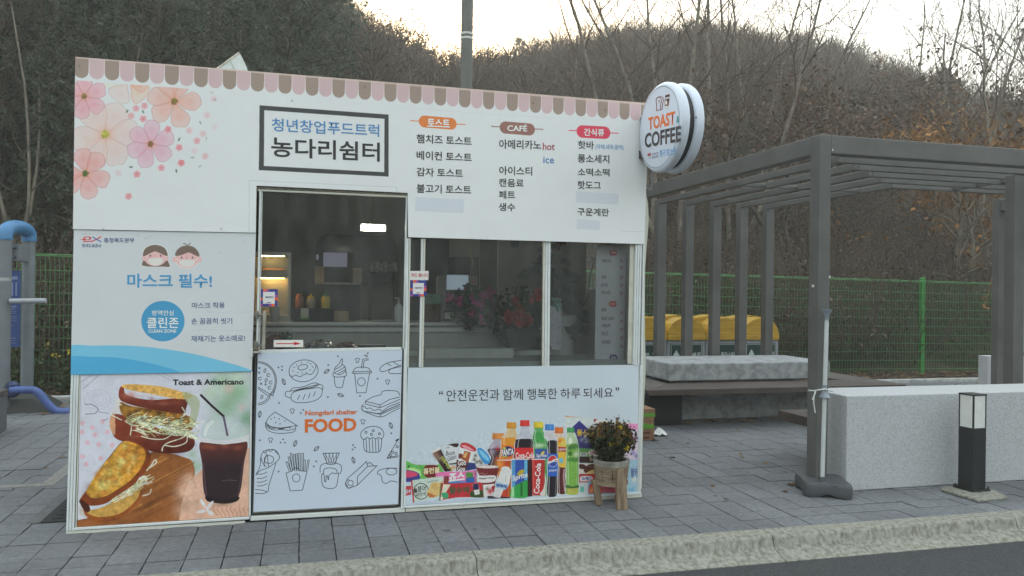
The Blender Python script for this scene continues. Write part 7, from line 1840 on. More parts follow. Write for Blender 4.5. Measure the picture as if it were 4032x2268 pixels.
sgp(((612, 292), (620, 258), (676, 242), (680, 268), (676, 276)), (90, 52, 44)); sgp(((610, 316), (676, 300), (655, 430), (614, 438)), (90, 52, 44)); sgp(((612, 408), (658, 398), (655, 430), (614, 438)), (206, 208, 212), .0004); sgp([(632 + 15 * math.cos(t), 358 + 32 * math.sin(t)) for t in np.linspace(0, 2 * PI, 17)[:-1]], (206, 208, 212), .0004); sgl([(638, 332), (630, 358), (634, 386)], 5, (90, 52, 44))
BRK = mat('black_bracket', (0.025, 0.026, 0.028), .45, .1, 8)
for (px, py0, py1) in ((2520, 462, 492), (2516, 594, 626)):
    p, q = K(*(lambda u: (u[0], -.03, u[1]))(F(px, py0, -.03))), K(*(lambda u: (u[0], -.03, u[1]))(F(px, py1, -.03)))
    MB().box(p.x, 2.56, 5.50, p.y + .002, q.z, p.z).build('bracket', BRK, sign, bevel=.003)
    for k in (.35, .65):
        z_ = p.z + (q.z - p.z) * k
        MB().box(p.x + .012, p.x + .03, 5.496, 5.4995, z_ - .005, z_ + .005).build('bracket_slot', ink(180, 180, 180), sign)
for x in (.073, .119):
    p = TW @ Vector((sx + x, sy - sr + .012, sz + .02)); MB().lathe((p.x, p.y, p.z), [(.001, -.008), (.007, 0), (.001, .008)], 8).build('screw', STEEL, sign)
MB().tube([at(x, y, 5.58) for x, y in Canvas.curve([(2566, 668), (2565, 700), (2567, 725), (2560, 748), (2548, 740)], 4)], .006, 6).build('cable', mat('grey_cable', (.25, .25, .25), .5, .05, 5), sign, smooth=True)
# ---- lamp post behind
lp = empty('lamp_post', (2.13, 10.5, 0), 'tall grey lamp post rising behind the kiosk', 'lamp post')
POLE = mat('grey_pole_paint', (0.135, 0.13, 0.115), .5, .12, 3)
MB().lathe((2.13, 10.5, 0), [(.088, 0), (.086, 2.5), (.080, 5.2), (.07, 9.0), (.06, 9.2)], 20).build('pole', POLE, lp, smooth=True)
MB().lathe((2.13, 10.5, 0), [(.16, 0), (.16, .02), (.10, .05), (.095, .3)], 16).build('base_plate', POLE, lp, smooth=True)
zb2 = at(1838, 135, 10.5).z
for k in (0, -.062): MB().lathe((2.13, 10.5, zb2 + k), [(.086, -.014), (.0862, .014)], 20).build('band', mat('white_band', (.62, .62, .58), .5, .1, 9), lp)
MB().tube([(2.13, 10.5, 9.1), (2.13, 9.9, 9.5), (2.13, 8.9, 9.6)], .04, 8).box(2.0, 2.26, 8.3, 9.0, 9.56, 9.68).build('lamp_head', POLE, lp)
# ---- folded sheet on the roof
pts = [(875, 284), (942, 207.5), (959, 236), (981, 300)]
yr = 6.25
q = [at(838, 283, yr), at(942.5, 207.5, yr), at(950, 220, yr), at(963, 246, yr), at(972, 268, yr), at(983, 300, yr), at(838, 300, yr)]
dish = empty('roof_sheet', (q[0].x + .2, yr, 3.04), 'weathered white folded metal sheet standing on the kiosk roof', 'metal sheet')
m = MB(); n = len(q)
m.add([(v.x, v.y, v.z) for v in q] + [(v.x, v.y + .012, v.z) for v in q], [tuple(range(n)), tuple(range(n, 2 * n))[::-1]] + [(i, (i + 1) % n, n + (i + 1) % n, n + i) for i in range(n)])
m.build('sheet', mat('weathered_white_sheet', (0.62, 0.64, 0.62), .6, .15, 26, col2=(.5, .52, .5)), dish)
MB().tube([q[0], (q[0] + q[1]) / 2, q[1]], .008, 6).build('folded_edge', mat('worn_edge', (0.5, 0.46, 0.38), .6, .3, 40), dish)
for (x0_, y0_, x1_, y1_) in ((903, 232, 927, 282), (860, 262, 866, 275)):
    a, b = at(x0_, y0_, yr - .003), at(x1_, y1_, yr - .003); MB().tube([a, b], .003, 4).build('seam', ink(150, 155, 155), dish)
a, b = q[6], q[5]
MB().box(a.x + .05, b.x - .02, yr + .013, yr + .3, 3.036, 3.07).build('foot', BODY, dish)
# ---- planter with chrysanthemums
WOOD = mat('weathered_planter_wood', (0.30, 0.215, 0.14), .85, .35, 30, bump=.7, stretch=(1, 1, .07), col2=(.115, .075, .045), thr=(.36, .60))
WOODH = mat('weathered_stave_wood', (0.31, 0.235, 0.155), .85, .35, 16, bump=.6, stretch=(.25, .25, 2.2), col2=(.13, .09, .055), thr=(.36, .60))
P6_ = Z(2310, 1600, 3.37)
c0 = ground(*P6_(330, 1318)); pcx, pcy = c0.x + .012, c0.y + .045
pl_ = empty('wooden_planter', (pcx, pcy, 0), 'round weathered wooden planter on legs in front of the poster', 'planter')
zr0, zr1 = at(*P6_(380, 745), pcy - .14).z, at(*P6_(370, 1060), pcy - .14).z
rt = (at(*P6_(608, 690), pcy).x - at(*P6_(150, 690), pcy).x) / 2
for (za, zb_, ra, rb) in ((zr1 + .004, (zr0 + zr1) / 2 - .035, rt * .84, rt * .90), ((zr0 + zr1) / 2 - .03, zr0 - .045, rt * .90, rt * .95)):
    n = 10
    for j in range(n):
        a0, a1 = 2 * PI * (j + .03) / n, 2 * PI * (j + .97) / n; vs = []
        for (rr_, zz) in ((ra, za), (rb, zb_), (rb - .02, zb_), (ra - .02, za)):
            for k in range(4): t = a0 + (a1 - a0) * k / 3; vs.append((pcx + rr_ * math.cos(t), pcy + rr_ * math.sin(t), zz))
        fs = []
        for i in range(4):
            for k in range(3): fs.append((i * 4 + k, i * 4 + k + 1, ((i + 1) % 4) * 4 + k + 1, ((i + 1) % 4) * 4 + k))
        fs += [(0, 4, 8, 12), (3, 15, 11, 7)]
        MB().add(vs, fs).build('stave', WOODH, pl_)
def hoop(z0_, z1_, r0_, r1_, th):
    n = 30; vs, fs = [], []
    for j in range(n):
        t = 2 * PI * j / n
        for (rr_, zz) in ((r0_, z0_), (r1_, z1_), (r1_ - th, z1_), (r0_ - th, z0_)): vs.append((pcx + rr_ * math.cos(t), pcy + rr_ * math.sin(t), zz))
    for j in range(n):
        for i in range(4): fs.append((j * 4 + i, ((j + 1) % n) * 4 + i, ((j + 1) % n) * 4 + (i + 1) % 4, j * 4 + (i + 1) % 4))
    return MB().add(vs, fs)
GREYW = mat('grey_rim_wood', (0.30, 0.28, 0.24), .8, .3, 14, bump=.3)
hoop(zr0 - .042, zr0 - .004, rt * .965, rt * 1.0, .03).build('rim', GREYW, pl_, smooth=True)
hoop(zr0 - .065, zr0 - .044, rt * .94, rt * .955, .02).build('hoop', WOODH, pl_, smooth=True)
hoop(zr1 - .012, zr1 + .012, rt * .90, rt * .91, .03).build('hoop', WOODH, pl_, smooth=True)
MB().lathe((pcx, pcy, zr0 - .03), [(rt * .93, -.02), (rt * .93, 0)], 24).build('soil', mat('dark_potting_soil', (.018, .014, .011), .95, .4, 30, bump=.5), pl_)
for (lx, ly) in ((165, 1308), (467, 1368), (411, 1270), (565, 1330)):
    g_ = ground(*P6_(lx, ly))
    if lx == 565: g_ = Vector((pcx + (pcx - ground(*P6_(165, 1308)).x) * .95, pcy + .05, 0))
    dx_, dy_ = pcx - g_.x, pcy - g_.y; L_ = math.hypot(dx_, dy_); tx_, ty_ = dx_ / L_, dy_ / L_
    rr_ = rt * .93; bx_, by_ = pcx - tx_ * rr_, pcy - ty_ * rr_
    w = .040 if lx in (467,) else .027
    zt2 = zr0 - .05 if lx in (467, 565) else zr1 + .02
    MB().hexa([(g_.x - w, g_.y - w * .6, 0), (g_.x + w, g_.y - w * .6, 0), (g_.x + w, g_.y + w * .6, 0), (g_.x - w, g_.y + w * .6, 0)], [(bx_ - w * .85, by_ - w * .6, zt2), (bx_ + w * .85, by_ - w * .6, zt2), (bx_ + w * .85, by_ + w * .6, zt2), (bx_ - w * .85, by_ + w * .6, zt2)]).build('leg', WOOD, pl_, bevel=.005)
# the plant itself
mum = empty('chrysanthemum_bush', (pcx, pcy, zr0 - .03), 'half withered chrysanthemum bush with a few yellow flowers in the planter', 'plant')
r = np.random.RandomState(44)
pb_ = at(*P6_(365, 420), pcy); rx_ = (at(*P6_(665, 400), pcy).x - at(*P6_(85, 400), pcy).x) / 2; zt3 = at(*P6_(350, 160), pcy).z
base_ = np.array([pcx, pcy, zr0 - .03])
n = 130
th_ = r.rand(n) * 2 * PI; rr_ = np.sqrt(r.rand(n)) * rx_ * .95
tz = (zt3 - zr0) * (0.55 + .36 * np.sqrt(np.clip(1 - (rr_ / rx_) ** 2, 0, 1))) * (0.8 + .3 * r.rand(n))
tips = np.stack([rr_ * np.cos(th_), rr_ * np.sin(th_), tz], 1)
st0 = tips * np.array([.3, .3, 0]) + np.array([0, 0, .0])
link('stem', mesh_np('stem', *prisms(st0, tips, np.full(n, .004), np.full(n, .002), 3)), mat('mum_stem', (.05, .045, .028), .8, .2, 9), mum)
C = tips[r.randint(0, n, 4600)] * (.22 + .8 * r.rand(4600, 1)) + r.randn(4600, 3) * .022; C[:, 2] = np.abs(C[:, 2])
link('foliage', mesh_np('foliage', *leaves(C, .031, r, .65)), leafmat('mum_leaves', [(.018, .028, .014), (.035, .045, .022), (.05, .05, .025), (.045, .03, .018)]), mum)
wilt = tips[r.rand(n) < .75]
C = np.repeat(wilt, 5, 0) + r.randn(len(wilt) * 5, 3) * .012
link('wilted_flowers', mesh_np('wilted_flowers', *leaves(C, .026, r, .8)), leafmat('wilted_petals', [(.10, .055, .018), (.20, .115, .03), (.15, .08, .025), (.06, .03, .018)]), mum)['kind'] = 'stuff'
for k, (x, y) in enumerate(((445, 280), (330, 498), (428, 480), (537, 548), (368, 482), (405, 165), (590, 410))):
    p = at(*P6_(x, y), pcy - rx_ * (.75 if k else .4)) - Vector(base_)
    C = np.array([[p.x, p.y, p.z]]) + r.randn(22, 3) * .009
    link('flower', mesh_np('flower', *leaves(C, .018, r, .7)), YEL if k in (0, 1, 2, 3, 4) else leafmat('wilted_petals', []), mum)
# ---- cartons beside the kiosk
PBX = Z(2510, 1540, 6.585)
CARD = mat('brown_cardboard', (0.235, 0.125, 0.07), .75, .12, 12); GRN = mat('bright_green_print', (0.11, 0.30, 0.03), .5, .12, 12)
yb_ = 7.78; xb1 = ground(*PBX(428, 1272)).x + .004; xb0 = xb1 - .34
zs_ = [0.0] + [at(*PBX(300, y), yb_).z for y in (990, 700, 462)]
for k, lab in enumerate(('bottom carton of the stack beside the kiosk, plain brown with dark print', 'middle carton of the stack beside the kiosk with a slanting green print', 'top carton of the stack beside the kiosk with a green band')):
    z0_, z1_ = zs_[k] + (.0008 if k else 0), zs_[k + 1]
    o = empty('carton', ((xb0 + xb1) / 2, yb_ + .14, z0_), lab, 'carton', 'cartons stacked beside the kiosk')
    sh = (.0, -.008, .006)[k]
    MB().box(xb0 + sh, xb1 + sh, yb_, yb_ + .26, z0_, z1_).build('carton_body', CARD, o, bevel=.003)
    h_ = z1_ - z0_
    if k == 0:
        for (a, b, zz0, zz1) in ((.42, .86, .60, .78), (.46, .82, .18, .34)):
            MB().box(xb0 + .34 * a, xb0 + .34 * b, yb_ - .0015, yb_ - .0005, z0_ + h_ * zz0, z0_ + h_ * zz1).build('print', ink(70, 48, 40), o)
    elif k == 1: MB().prism([(xb0 + sh, z0_ + .006), (xb1 + sh, z0_ + .006), (xb1 + sh, z0_ + h_ * .52), (xb1 - .05, z0_ + h_ * .40), (xb0 + .12, z0_ + h_ * .82), (xb0 + sh, z0_ + h_ * .9)], yb_ - .0015, yb_ - .0005).build('print', GRN, o)
    else: MB().box(xb0 + sh, xb1 + sh, yb_ - .0015, yb_ - .0005, z0_ + .012, z0_ + h_ * .53).build('print', GRN, o)
p = ground(*PBX(575, 1140))
pap = empty('crumpled_paper', (p.x, p.y, 0), 'crumpled white paper lying by the cartons', 'paper')
r = np.random.RandomState(2); n = 7; vs, fs = [], []
for j in range(n):
    for i in range(n):
        x, y = (i / (n - 1) - .5) * .17, (j / (n - 1) - .5) * .15
        vs.append((p.x + x + r.randn() * .006, p.y + y + r.randn() * .006, .004 + abs(r.randn()) * .012 + (.07 * math.exp(-((i - 3.4) / 1.0) ** 2) * (j > 1))))
for j in range(n - 1):
    for i in range(n - 1): fs.append((j * n + i, j * n + i + 1, (j + 1) * n + i + 1, (j + 1) * n + i))
MB().add(vs, fs).build('sheet', mat('white_paper', (.66, .67, .64), .7, .03, 5), pap)
# ---- pergola
PG = mat('grey_brown_steel_paint', (0.112, 0.110, 0.104), .42, .14, 2.2, coords='World', spec=.45, bump=.05)
pg = empty('pergola', (5.5, 7.5, 0), 'grey brown steel pergola of nested frames beside the kiosk', 'pergola')
def bar(name, x0, x1, y0, y1, z0, z1): return MB().box(x0, x1, y0, y1, z0, z1).build(name, PG, pg, bevel=.006)
PW = .108
X0, Y0 = 4.022, 5.49
XE = 9.4
ZT, ZBOT = 2.884, 2.735
bar('corner_post', X0, X0 + PW, Y0, Y0 + .125, 0, ZT)
bar('front_beam', X0 + PW + .002, XE, Y0 + .004, Y0 + .121, ZBOT, ZT)
bar('side_beam', X0 + .003, X0 + PW - .003, Y0 + .127, 10.1, ZBOT, ZT)
bar('rear_post', X0, X0 + PW, 10.102, 10.22, 0, ZT)
fx = [4.79 + .427 * k for k in range(5)]; fyk = [6.26 + .325 * k for k in range(5)]
for k in range(5):
    x, y = fx[k], fyk[k]
    bar('rear_post', x, x + .125, 10.06, 10.185, 0, 2.885)
    bar('rafter', x + .006, x + .056, y, 10.058, 2.815, 2.886)
    bar('rafter', x + .058, XE, y + .002, y + .052, 2.815, 2.886)
# noggings that tie the frames
for (a, b) in (((5.3, 8.1), (6.6, 8.1)),):
    bar('cross_tie', fx[0] + .06, fx[4], 8.1, 8.15, 2.83, 2.87)
bar('cross_tie', 7.35, 7.40, Y0 + .13, fyk[4], 2.83, 2.87)
# right hand posts
bar('front_post', 6.852, 6.985, 6.30 - .02, 6.40, 0, 2.812)
bar('front_post', XE - .11, XE, Y0 + .125, Y0 + .23, 0, ZBOT - .002)
bar('far_post', 8.693, 8.836, 8.20, 8.30, 0, 2.86)
bar('side_beam', 8.71, 8.81, 6.46, 8.198, 2.70, 2.84)
bar('far_beam', 8.838, 11.0, 8.21, 8.29, 2.70, 2.84)
bar('front_post', 8.71, 8.81, 6.42, 6.53, 0, 2.698)
# chips of white paint on the corner post
for (px, py, s) in ((3201, 1126, .010), (3267, 1090, .007), (3279, 590, .006)):
    p = at(px, py, Y0 - .0008) if px > 3235 else None
    if p: MB().box(p.x - s, p.x + s, Y0 - .001, Y0 - .0004, p.z - s * 1.4, p.z + s * 1.4).build('paint_chip', ink(190, 192, 196), pg)
    else:
        d_r = ray(px, py); t = (X0 - .0006) / d_r.x; p = CAMP + d_r * t
        MB().box(X0 - .001, X0 - .0004, p.y - s * 1.6, p.y + s * 1.6, p.z - s, p.z + s).build('paint_chip', ink(190, 192, 196), pg)
# ---- umbrella foot leaning at the post
PU = Z(3000, 1200, 1.6105)
GP = mat('grey_moulded_plastic', (0.075, 0.078, 0.084), .5, .08, 8, spec=.4, bump=.12, bscale=120)
uf = empty('parasol_base', (4.12, 5.40, 0), 'grey plastic parasol base with a white pole tied to the pergola post', 'parasol base')
n = 60; lay = ((.0, .93), (.010, .975), (.040, 1.0), (.080, .995), (.100, .965), (.112, .89))
ua, ub, ud = ground(3168, 1957), ground(3366, 1972), ground(3122, 1908)
ex_, ey_ = (ub - ua) / 2, (ud - ua) / 2; uc = ua + ex_ + ey_
vs, fs = [], []
for li, (z_, s_) in enumerate(lay):
    for j in range(n):
        t = 2 * PI * j / n; ct, st_ = math.cos(t), math.sin(t); e = .24
        x = math.copysign(abs(ct) ** e, ct); y = math.copysign(abs(st_) ** e, st_)
        nx_ = 1 - .05 * math.exp(-(y / .16) ** 2) * (abs(x) > .8); ny_ = 1 - .02 * math.exp(-(x / .25) ** 2) * (abs(y) > .8)
        zz = z_ + ((.028 - z_ * .5) * (math.exp(-(x / .36) ** 4) * (abs(y) > .75) + math.exp(-(y / .30) ** 4) * (abs(x) > .75)) if li < 3 else 0)
        q = uc + ex_ * (x * (s_ * .5 + .5) * nx_) + ey_ * (y * (s_ * .5 + .5) * ny_)
        vs.append((q.x, q.y, zz))
for i in range(len(lay) - 1):
    for j in range(n): fs.append((i * n + j, i * n + (j + 1) % n, (i + 1) * n + (j + 1) % n, (i + 1) * n + j))
fs += [tuple(range(n))[::-1], tuple((len(lay) - 1) * n + j for j in range(n))]
MB().add(vs, fs).build('water_tank', GP, uf, smooth=True)
pb0 = at(*PU(383, 1082), 5.36); pt0 = at(*PU(415, 28), 5.40)
bz = .108
MB().lathe((pb0.x, pb0.y, bz - .002), [(.055, 0), (.05, .012), (.032, .016), (.028, .05), (.022, .052)], 18).build('socket', GP, uf, smooth=True)
MB().lathe((pb0.x + .055, pb0.y - .075, bz - .004), [(.03, 0), (.028, .006), (.012, .007)], 14).build('filler_cap', GP, uf, smooth=True)
ptop = at(*PU(412, 70), 5.40)
MB().tube([(pb0.x, pb0.y, bz + .04), ptop], .0165, 12).build('pole', mat('pale_grey_pole', (0.50, 0.52, 0.51), .45, .06, 6), uf, smooth=True)
CLIP = mat('clear_grey_plastic', (0.22, 0.25, 0.29), .3, .1, 10, spec=.6)
def funnel(c_, up):
    return MB().lathe(c_, [(.018, -.045 * up), (.019, 0), (.030, .03 * up), (.043, .052 * up), (.040, .052 * up), (.016, .004 * up)], 14)
funnel((ptop.x, ptop.y, ptop.z), 1).build('clip_cone', CLIP, uf, smooth=True)
pm_ = at(*PU(398, 560), 5.38)
funnel((pm_.x, pm_.y, pm_.z + .02), -1).build('clip_cone', CLIP, uf, smooth=True)
ROPE = mat('white_tie', (.6, .6, .58), .6, .05, 9)
MB().tube([at(*PU(297, 543), 5.47), at(*PU(330, 546), 5.40), at(*PU(372, 538), 5.35), at(*PU(400, 534), 5.355), at(*PU(430, 544), 5.37), at(*PU(447, 550), 5.47)], .006, 6).build('tie', ROPE, uf, smooth=True)
MB().tube([at(*PU(340, 546), 5.39), at(*PU(330, 580), 5.385), at(*PU(328, 620), 5.39), at(*PU(338, 685), 5.395)], .0055, 6).build('tie_end', ROPE, uf, smooth=True)
MB().tube([at(*PU(342, 546), 5.39), at(*PU(334, 570), 5.38), at(*PU(321, 602), 5.385)], .0055, 6).build('tie_end', ROPE, uf, smooth=True)
# ---- granite block
def granite(name, base, lo, sc, coords='World'):
    m = mat(name, base, .8, .10, sc, bump=.35, bscale=150, coords=coords, col2=lo, detail=8, thr=(.36, .56)); return m
GRAN = granite('flamed_granite', (0.50, 0.505, 0.51), (0.33, 0.33, 0.335), 110)
gb = empty('granite_bench_block', (6.4, 5.75, 0), 'long pale flamed granite block between the post and the bollard light', 'granite block')
xs_ = [4.285, 6.2, 8.2]
gx0, gx1, gy0, gy1, gz = 4.285, 8.6, 5.46, 5.97, .772
MB().box(gx0, gx1, gy0, gy1, 0, gz).build('block', GRAN, gb, bevel=.009, seg=3)
# ---- bollard light
PB3 = Z(3560, 1480, 2.587)
bl = empty('bollard_light', (5.30, 5.24, 0), 'black square bollard light with white glass panes on a concrete pad', 'bollard light')
bx0, bx1, by0, by1 = 5.235, 5.375, 5.165, 5.305
rz_ = 0
BLK = mat('black_bollard_paint', (0.017, 0.018, 0.019), .5, .15, 10, bump=.15, bscale=200)
BT = Matrix.Translation((5.305, 5.235, 0)) @ Matrix.Rotation(R(4), 4, 'Z') @ Matrix.Translation((-5.305, -5.235, 0))
def bb(mb, name, m, bev=0.0):
    mb.v = [tuple(BT @ Vector(v)) for v in mb.v]; return mb.build(name, m, bl, bevel=bev)
zt4 = at(*PB3(710, 190), 5.17).z; zw_ = at(*PB3(705, 535), 5.17).z
bb(MB().prism([(5.05, 4.96), (5.36, 4.96), (5.41, 5.02), (5.52, 5.34), (5.50, 5.36), (5.14, 5.36), (5.07, 5.32)], 0.0015, .022, 'Z'), 'concrete_pad', CONC, .006)
bb(MB().box(bx0 - .025, bx1 + .025, by0 - .025, by1 + .025, .0225, .036), 'foot_plate', BLK, .003)
for (x, y) in ((bx0 - .012, by0 - .012), (bx1 + .012, by0 - .012), (bx0 - .012, by1 + .012), (bx1 + .012, by1 + .012)): bb(MB().lathe((x, y, .036), [(.010, 0), (.010, .010), (.006, .02)], 6), 'anchor_bolt', BLK)
bb(MB().box(bx0, bx1, by0, by1, .036, zw_), 'shaft', BLK, .004)
e = .012
for (x, y) in ((bx0, by0), (bx1 - e, by0), (bx0, by1 - e), (bx1 - e, by1 - e)): bb(MB().box(x, x + e, y, y + e, zw_ + .0005, zt4 - .012), 'corner_bar', BLK, .002)
bb(MB().box(bx0 - .002, bx1 + .002, by0 - .002, by1 + .002, zt4 - .0118, zt4), 'cap', BLK, .002)
OPAL = mat('opal_glass', (0.66, 0.66, 0.62), .35, .06, 9)
for (x0_, x1_, y0_, y1_) in ((bx0 + e, bx1 - e, by0 + .003, by0 + .008), (bx0 + .003, bx0 + .008, by0 + e, by1 - e), (bx0 + e, bx1 - e, by1 - .008, by1 - .003), (bx1 - .008, bx1 - .003, by0 + e, by1 - e)):
    bb(MB().box(x0_, x1_, y0_, y1_, zw_ + .0008, zt4 - .0125), 'pane', OPAL)
# ---- concrete table ringed by a slatted seat
TC = mat('rough_table_concrete', (0.36, 0.365, 0.37), .85, .25, 9, bump=.35, bscale=50, coords='World', col2=(.20, .205, .20), thr=(.34, .6))
ct = empty('concrete_table', (5.5, 9.4, 0), 'massive concrete slab on a plinth ringed by a dark slatted seat', 'table')
MB().box(4.41, 6.72, 8.90, 9.93, .487, .712).build('slab', TC, ct, bevel=.02, seg=3)
MB().box(4.50, 6.62, 8.96, 9.90, 0, .42).build('plinth', TC, ct, bevel=.01)
MB().box(4.9, 6.3, 9.1, 9.7, .42, .487).build('neck', TC, ct)
SLAT = mat('dark_brown_slat', (0.075, 0.055, 0.047), .7, .25, 6, bump=.25, coords='World', stretch=(.4, 3, 1))
SLATY = mat('dark_brown_slat_side', (0.10, 0.085, 0.075), .7, .25, 6, bump=.25, coords='World', stretch=(3, .4, 1))
sx0, sx1, sy0, sy1 = 3.83, 7.36, 8.28, 10.5
nsl = 7
for k in range(nsl):
    w = .082; y = sy0 + k * .088; ins = k * .088
    MB().hexa([(sx0 + ins, y, .43), (sx1 - ins, y, .43), (sx1 - ins - w, y + w, .43), (sx0 + ins + w, y + w, .43)], [(sx0 + ins, y, .472), (sx1 - ins, y, .472), (sx1 - ins - w, y + w, .472), (sx0 + ins + w, y + w, .472)]).build('slat', SLAT, ct, bevel=.004)
for k in range(6):
    w = .082; x = sx0 + k * .088
    MB().hexa([(x, sy0 + k * .088 + .004, .43), (x + w, sy0 + k * .088 + w + .004, .43), (x + w, sy1, .43), (x, sy1, .43)], [(x, sy0 + k * .088 + .004, .4725), (x + w, sy0 + k * .088 + w + .004, .4725), (x + w, sy1, .4725), (x, sy1, .4725)]).build('slat', SLATY, ct, bevel=.004)
    x = sx1 - k * .088
    MB().hexa([(x - w, sy0 + k * .088 + w + .004, .43), (x, sy0 + k * .088 + .004, .43), (x, sy1, .43), (x - w, sy1, .43)], [(x - w, sy0 + k * .088 + w + .004, .4725), (x, sy0 + k * .088 + .004, .4725), (x, sy1, .4725), (x - w, sy1, .4725)]).build('slat', SLATY, ct, bevel=.004)
MB().box(sx0 + .01, sx1 - .01, sy0 - .014, sy0 - .001, .405, .4715).build('seat_fascia', SLAT, ct, bevel=.003)
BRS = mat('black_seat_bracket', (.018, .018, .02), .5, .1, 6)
for x in (4.62, 5.33, 6.32): MB().prism([(8.30, .425), (8.955, .425), (8.955, .31), (8.86, .31)], x, x + .05, 'X').build('seat_bracket', BRS, ct)
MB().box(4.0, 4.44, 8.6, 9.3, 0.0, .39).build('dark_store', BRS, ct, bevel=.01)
# ---- wooden seat behind the granite
ws = empty('slatted_bench', (5.4, 6.4, 0), 'low dark wooden seat fixed behind the granite block', 'bench')
for k in range(8):
    y = 5.985 + k * .102
    MB().hexa([(4.56, y, .405), (7.5, y, .405), (7.5, y + .095, .405), (4.56, y + .095, .405)], [(4.56, y, .45), (7.5, y, .45), (7.5, y + .095, .45), (4.56, y + .095, .45)]).build('slat', SLAT, ws, bevel=.004)
MB().box(4.56 - .012, 4.56 - .001, 5.985, 6.80, .36, .448).build('end_board', SLAT, ws)
for x in (4.9, 5.9, 6.9): MB().prism([(5.972, .404), (6.75, .404), (6.75, .36), (5.972, .2)], x, x + .05, 'X').build('seat_bracket', BRS, ws)
for x in (5.2, 6.6): MB().box(x, x + .08, 6.5, 6.58, 0, .36).build('leg', BRS, ws)
# ---- recycling bins
YEL_L = mat('yellow_bin_lid', (0.50, 0.29, 0.025), .45, .18, 7, stretch=(.5, .5, 4), bump=.25)
GRB = mat('grey_bin_body', (0.29, 0.30, 0.32), .5, .15, 6, stretch=(6, 6, .5))
by = 11.0
edges = [4.74, 5.404, 6.056, 6.70, 7.346]
texts = ['캔·고철', '유리병류', '플라스틱류', '종이류']
labs = ['recycling bin with a yellow barrel lid nearest the kiosk, mostly hidden', 'recycling bin for glass with a gap under its yellow barrel lid', 'recycling bin for plastics, third yellow lidded bin from the kiosk', 'recycling bin for paper at the right end of the yellow lidded row']
for k in range(4):
    x0_, x1_ = edges[k] + .006, edges[k + 1] - .006
    o = empty('recycling_bin', ((x0_ + x1_) / 2, by + .35, 0), labs[k], 'recycling bin', 'yellow lidded recycling bins')
    MB().box(x0_, x1_, by, by + .7, 0, .855).build('bin_body', GRB, o, bevel=.008)
    cx_ = (x0_ + x1_) / 2; rr_ = (x1_ - x0_) / 2; H = 1.215 - .86
    arc = [(x0_, .857)] + [(cx_ - rr_ * math.cos(t), .93 + (H - .075) * math.sin(t)) for t in np.linspace(.05, PI - .05, 18)] + [(x1_, .857)]
    MB().prism(arc, by - .02, by + .7).build('lid', YEL_L, o, bevel=.01)
    MB().box(x0_, x1_, by - .026, by + .02, .857, .935).build('lid_lip', YEL_L, o, bevel=.006)
    MB().prism([(x0_, 1.05), (cx_ - .02, 1.222), (cx_ + .02, 1.222), (x1_, 1.05), (x1_, 1.19), (cx_, 1.235), (x0_, 1.19)], by + .30, by + .66).build('lid_back', YEL_L, o)
    sg = MB().box(x0_ + .05, x1_ - .05, by - .006, by - .0005, .18, .80).build('sign_panel', mat('dark_green_sign', (0.012, 0.045, 0.04), .5, .1, 5), o, bevel=.002)
    for (a, b, c_, d) in ((x0_ + .062, x1_ - .062, .785, .79), (x0_ + .062, x0_ + .067, .19, .785), (x1_ - .067, x1_ - .062, .19, .785)):
        MB().box(a, b, by - .0085, by - .0062, c_, d).build('sign_line', ink(176, 190, 196), o)
    ax_ = x0_ + .15
    MB().prism([(ax_ - .022, .46), (ax_ + .022, .46), (ax_ + .022, .62), (ax_ + .055, .62), (ax_, .71), (ax_ - .055, .62), (ax_ - .022, .62)], by - .009, by - .0062).build('arrow', ink(170, 190, 200), o)
    off = Vector((o.location.x, o.location.y, o.location.z))
    fnb = lambda X, Y, off=off: Vector((X, by - .009, Y)) - off
    w_ = min(.30, .085 * len(texts[k])); T_x = x1_ - .075 - w_
    TEXTS.append((texts[k], .015, Vector((T_x, by - .009, .575)) - off, Vector((w_, 0, 0)), Vector((0, 0, .095)), ink(176, 190, 196), o, 'lettering'))
# ---- low granite wall with glass at the right edge
gw = empty('glass_screen', (9.8, 8.95, 0), 'pale green glass screen standing on a low granite wall at the right edge', 'glass screen')
MB().box(9.27, 10.6, 8.90, 9.06, 0, .757).build('wall', GRAN, gw, bevel=.006)
MB().box(9.68, 10.6, 8.93, 9.02, .758, .80).build('bottom_rail', PG, gw)
MB().box(9.69, 10.6, 8.955, 8.975, .801, 2.40).build('glass', mat('pale_green_glass', (0.38, 0.50, 0.47), .2, .05, 2, spec=.6), gw, bevel=.003)
MB().box(9.68, 10.6, 8.94, 8.99, 2.401, 2.43).build('top_rail', WHITE_PAINT, gw)
# ---- exercise machine at the left
GRY = mat('grey_blue_powder_coat', (0.19, 0.205, 0.22), .45, .08, 5); BLU = mat('blue_plastic_cap', (0.075, 0.22, 0.42), .4, .06, 5); BLT = mat('blue_tube_paint', (0.075, 0.12, 0.31), .4, .08, 6)
ym = 11.0
ex = empty('exercise_machine', (-3.4, 11.3, 0), 'outdoor exercise machine with grey posts and a blue arched cap', 'exercise machine')
xa, ya, xb_, yb2 = -3.52, 10.95, -3.42, 11.5
zc_ = at(28, 944, ya).z; zc2 = at(85, 950, yb2).z
zcap = at(55, 869, 11.2).z
MB().tube([(xa, ya, 0), (xa, ya, zc_ + .01)], .078, 18).build('post', GRY, ex, smooth=True)
MB().tube([(xb_, yb2, .05), (xb_, yb2, zc2 + .01)], .074, 18).build('post', GRY, ex, smooth=True)
arc = [(xa, ya, zc_)]
for t in np.linspace(0, PI, 13):
    f_ = (1 - math.cos(t)) / 2
    arc.append((xa + (xb_ - xa) * f_, ya + (yb2 - ya) * f_, (zc_ + .06) * (1 - f_) + (zc2 + .06) * f_ + (zcap - .085 - zc_ - .06) * math.sin(t) ** .8))
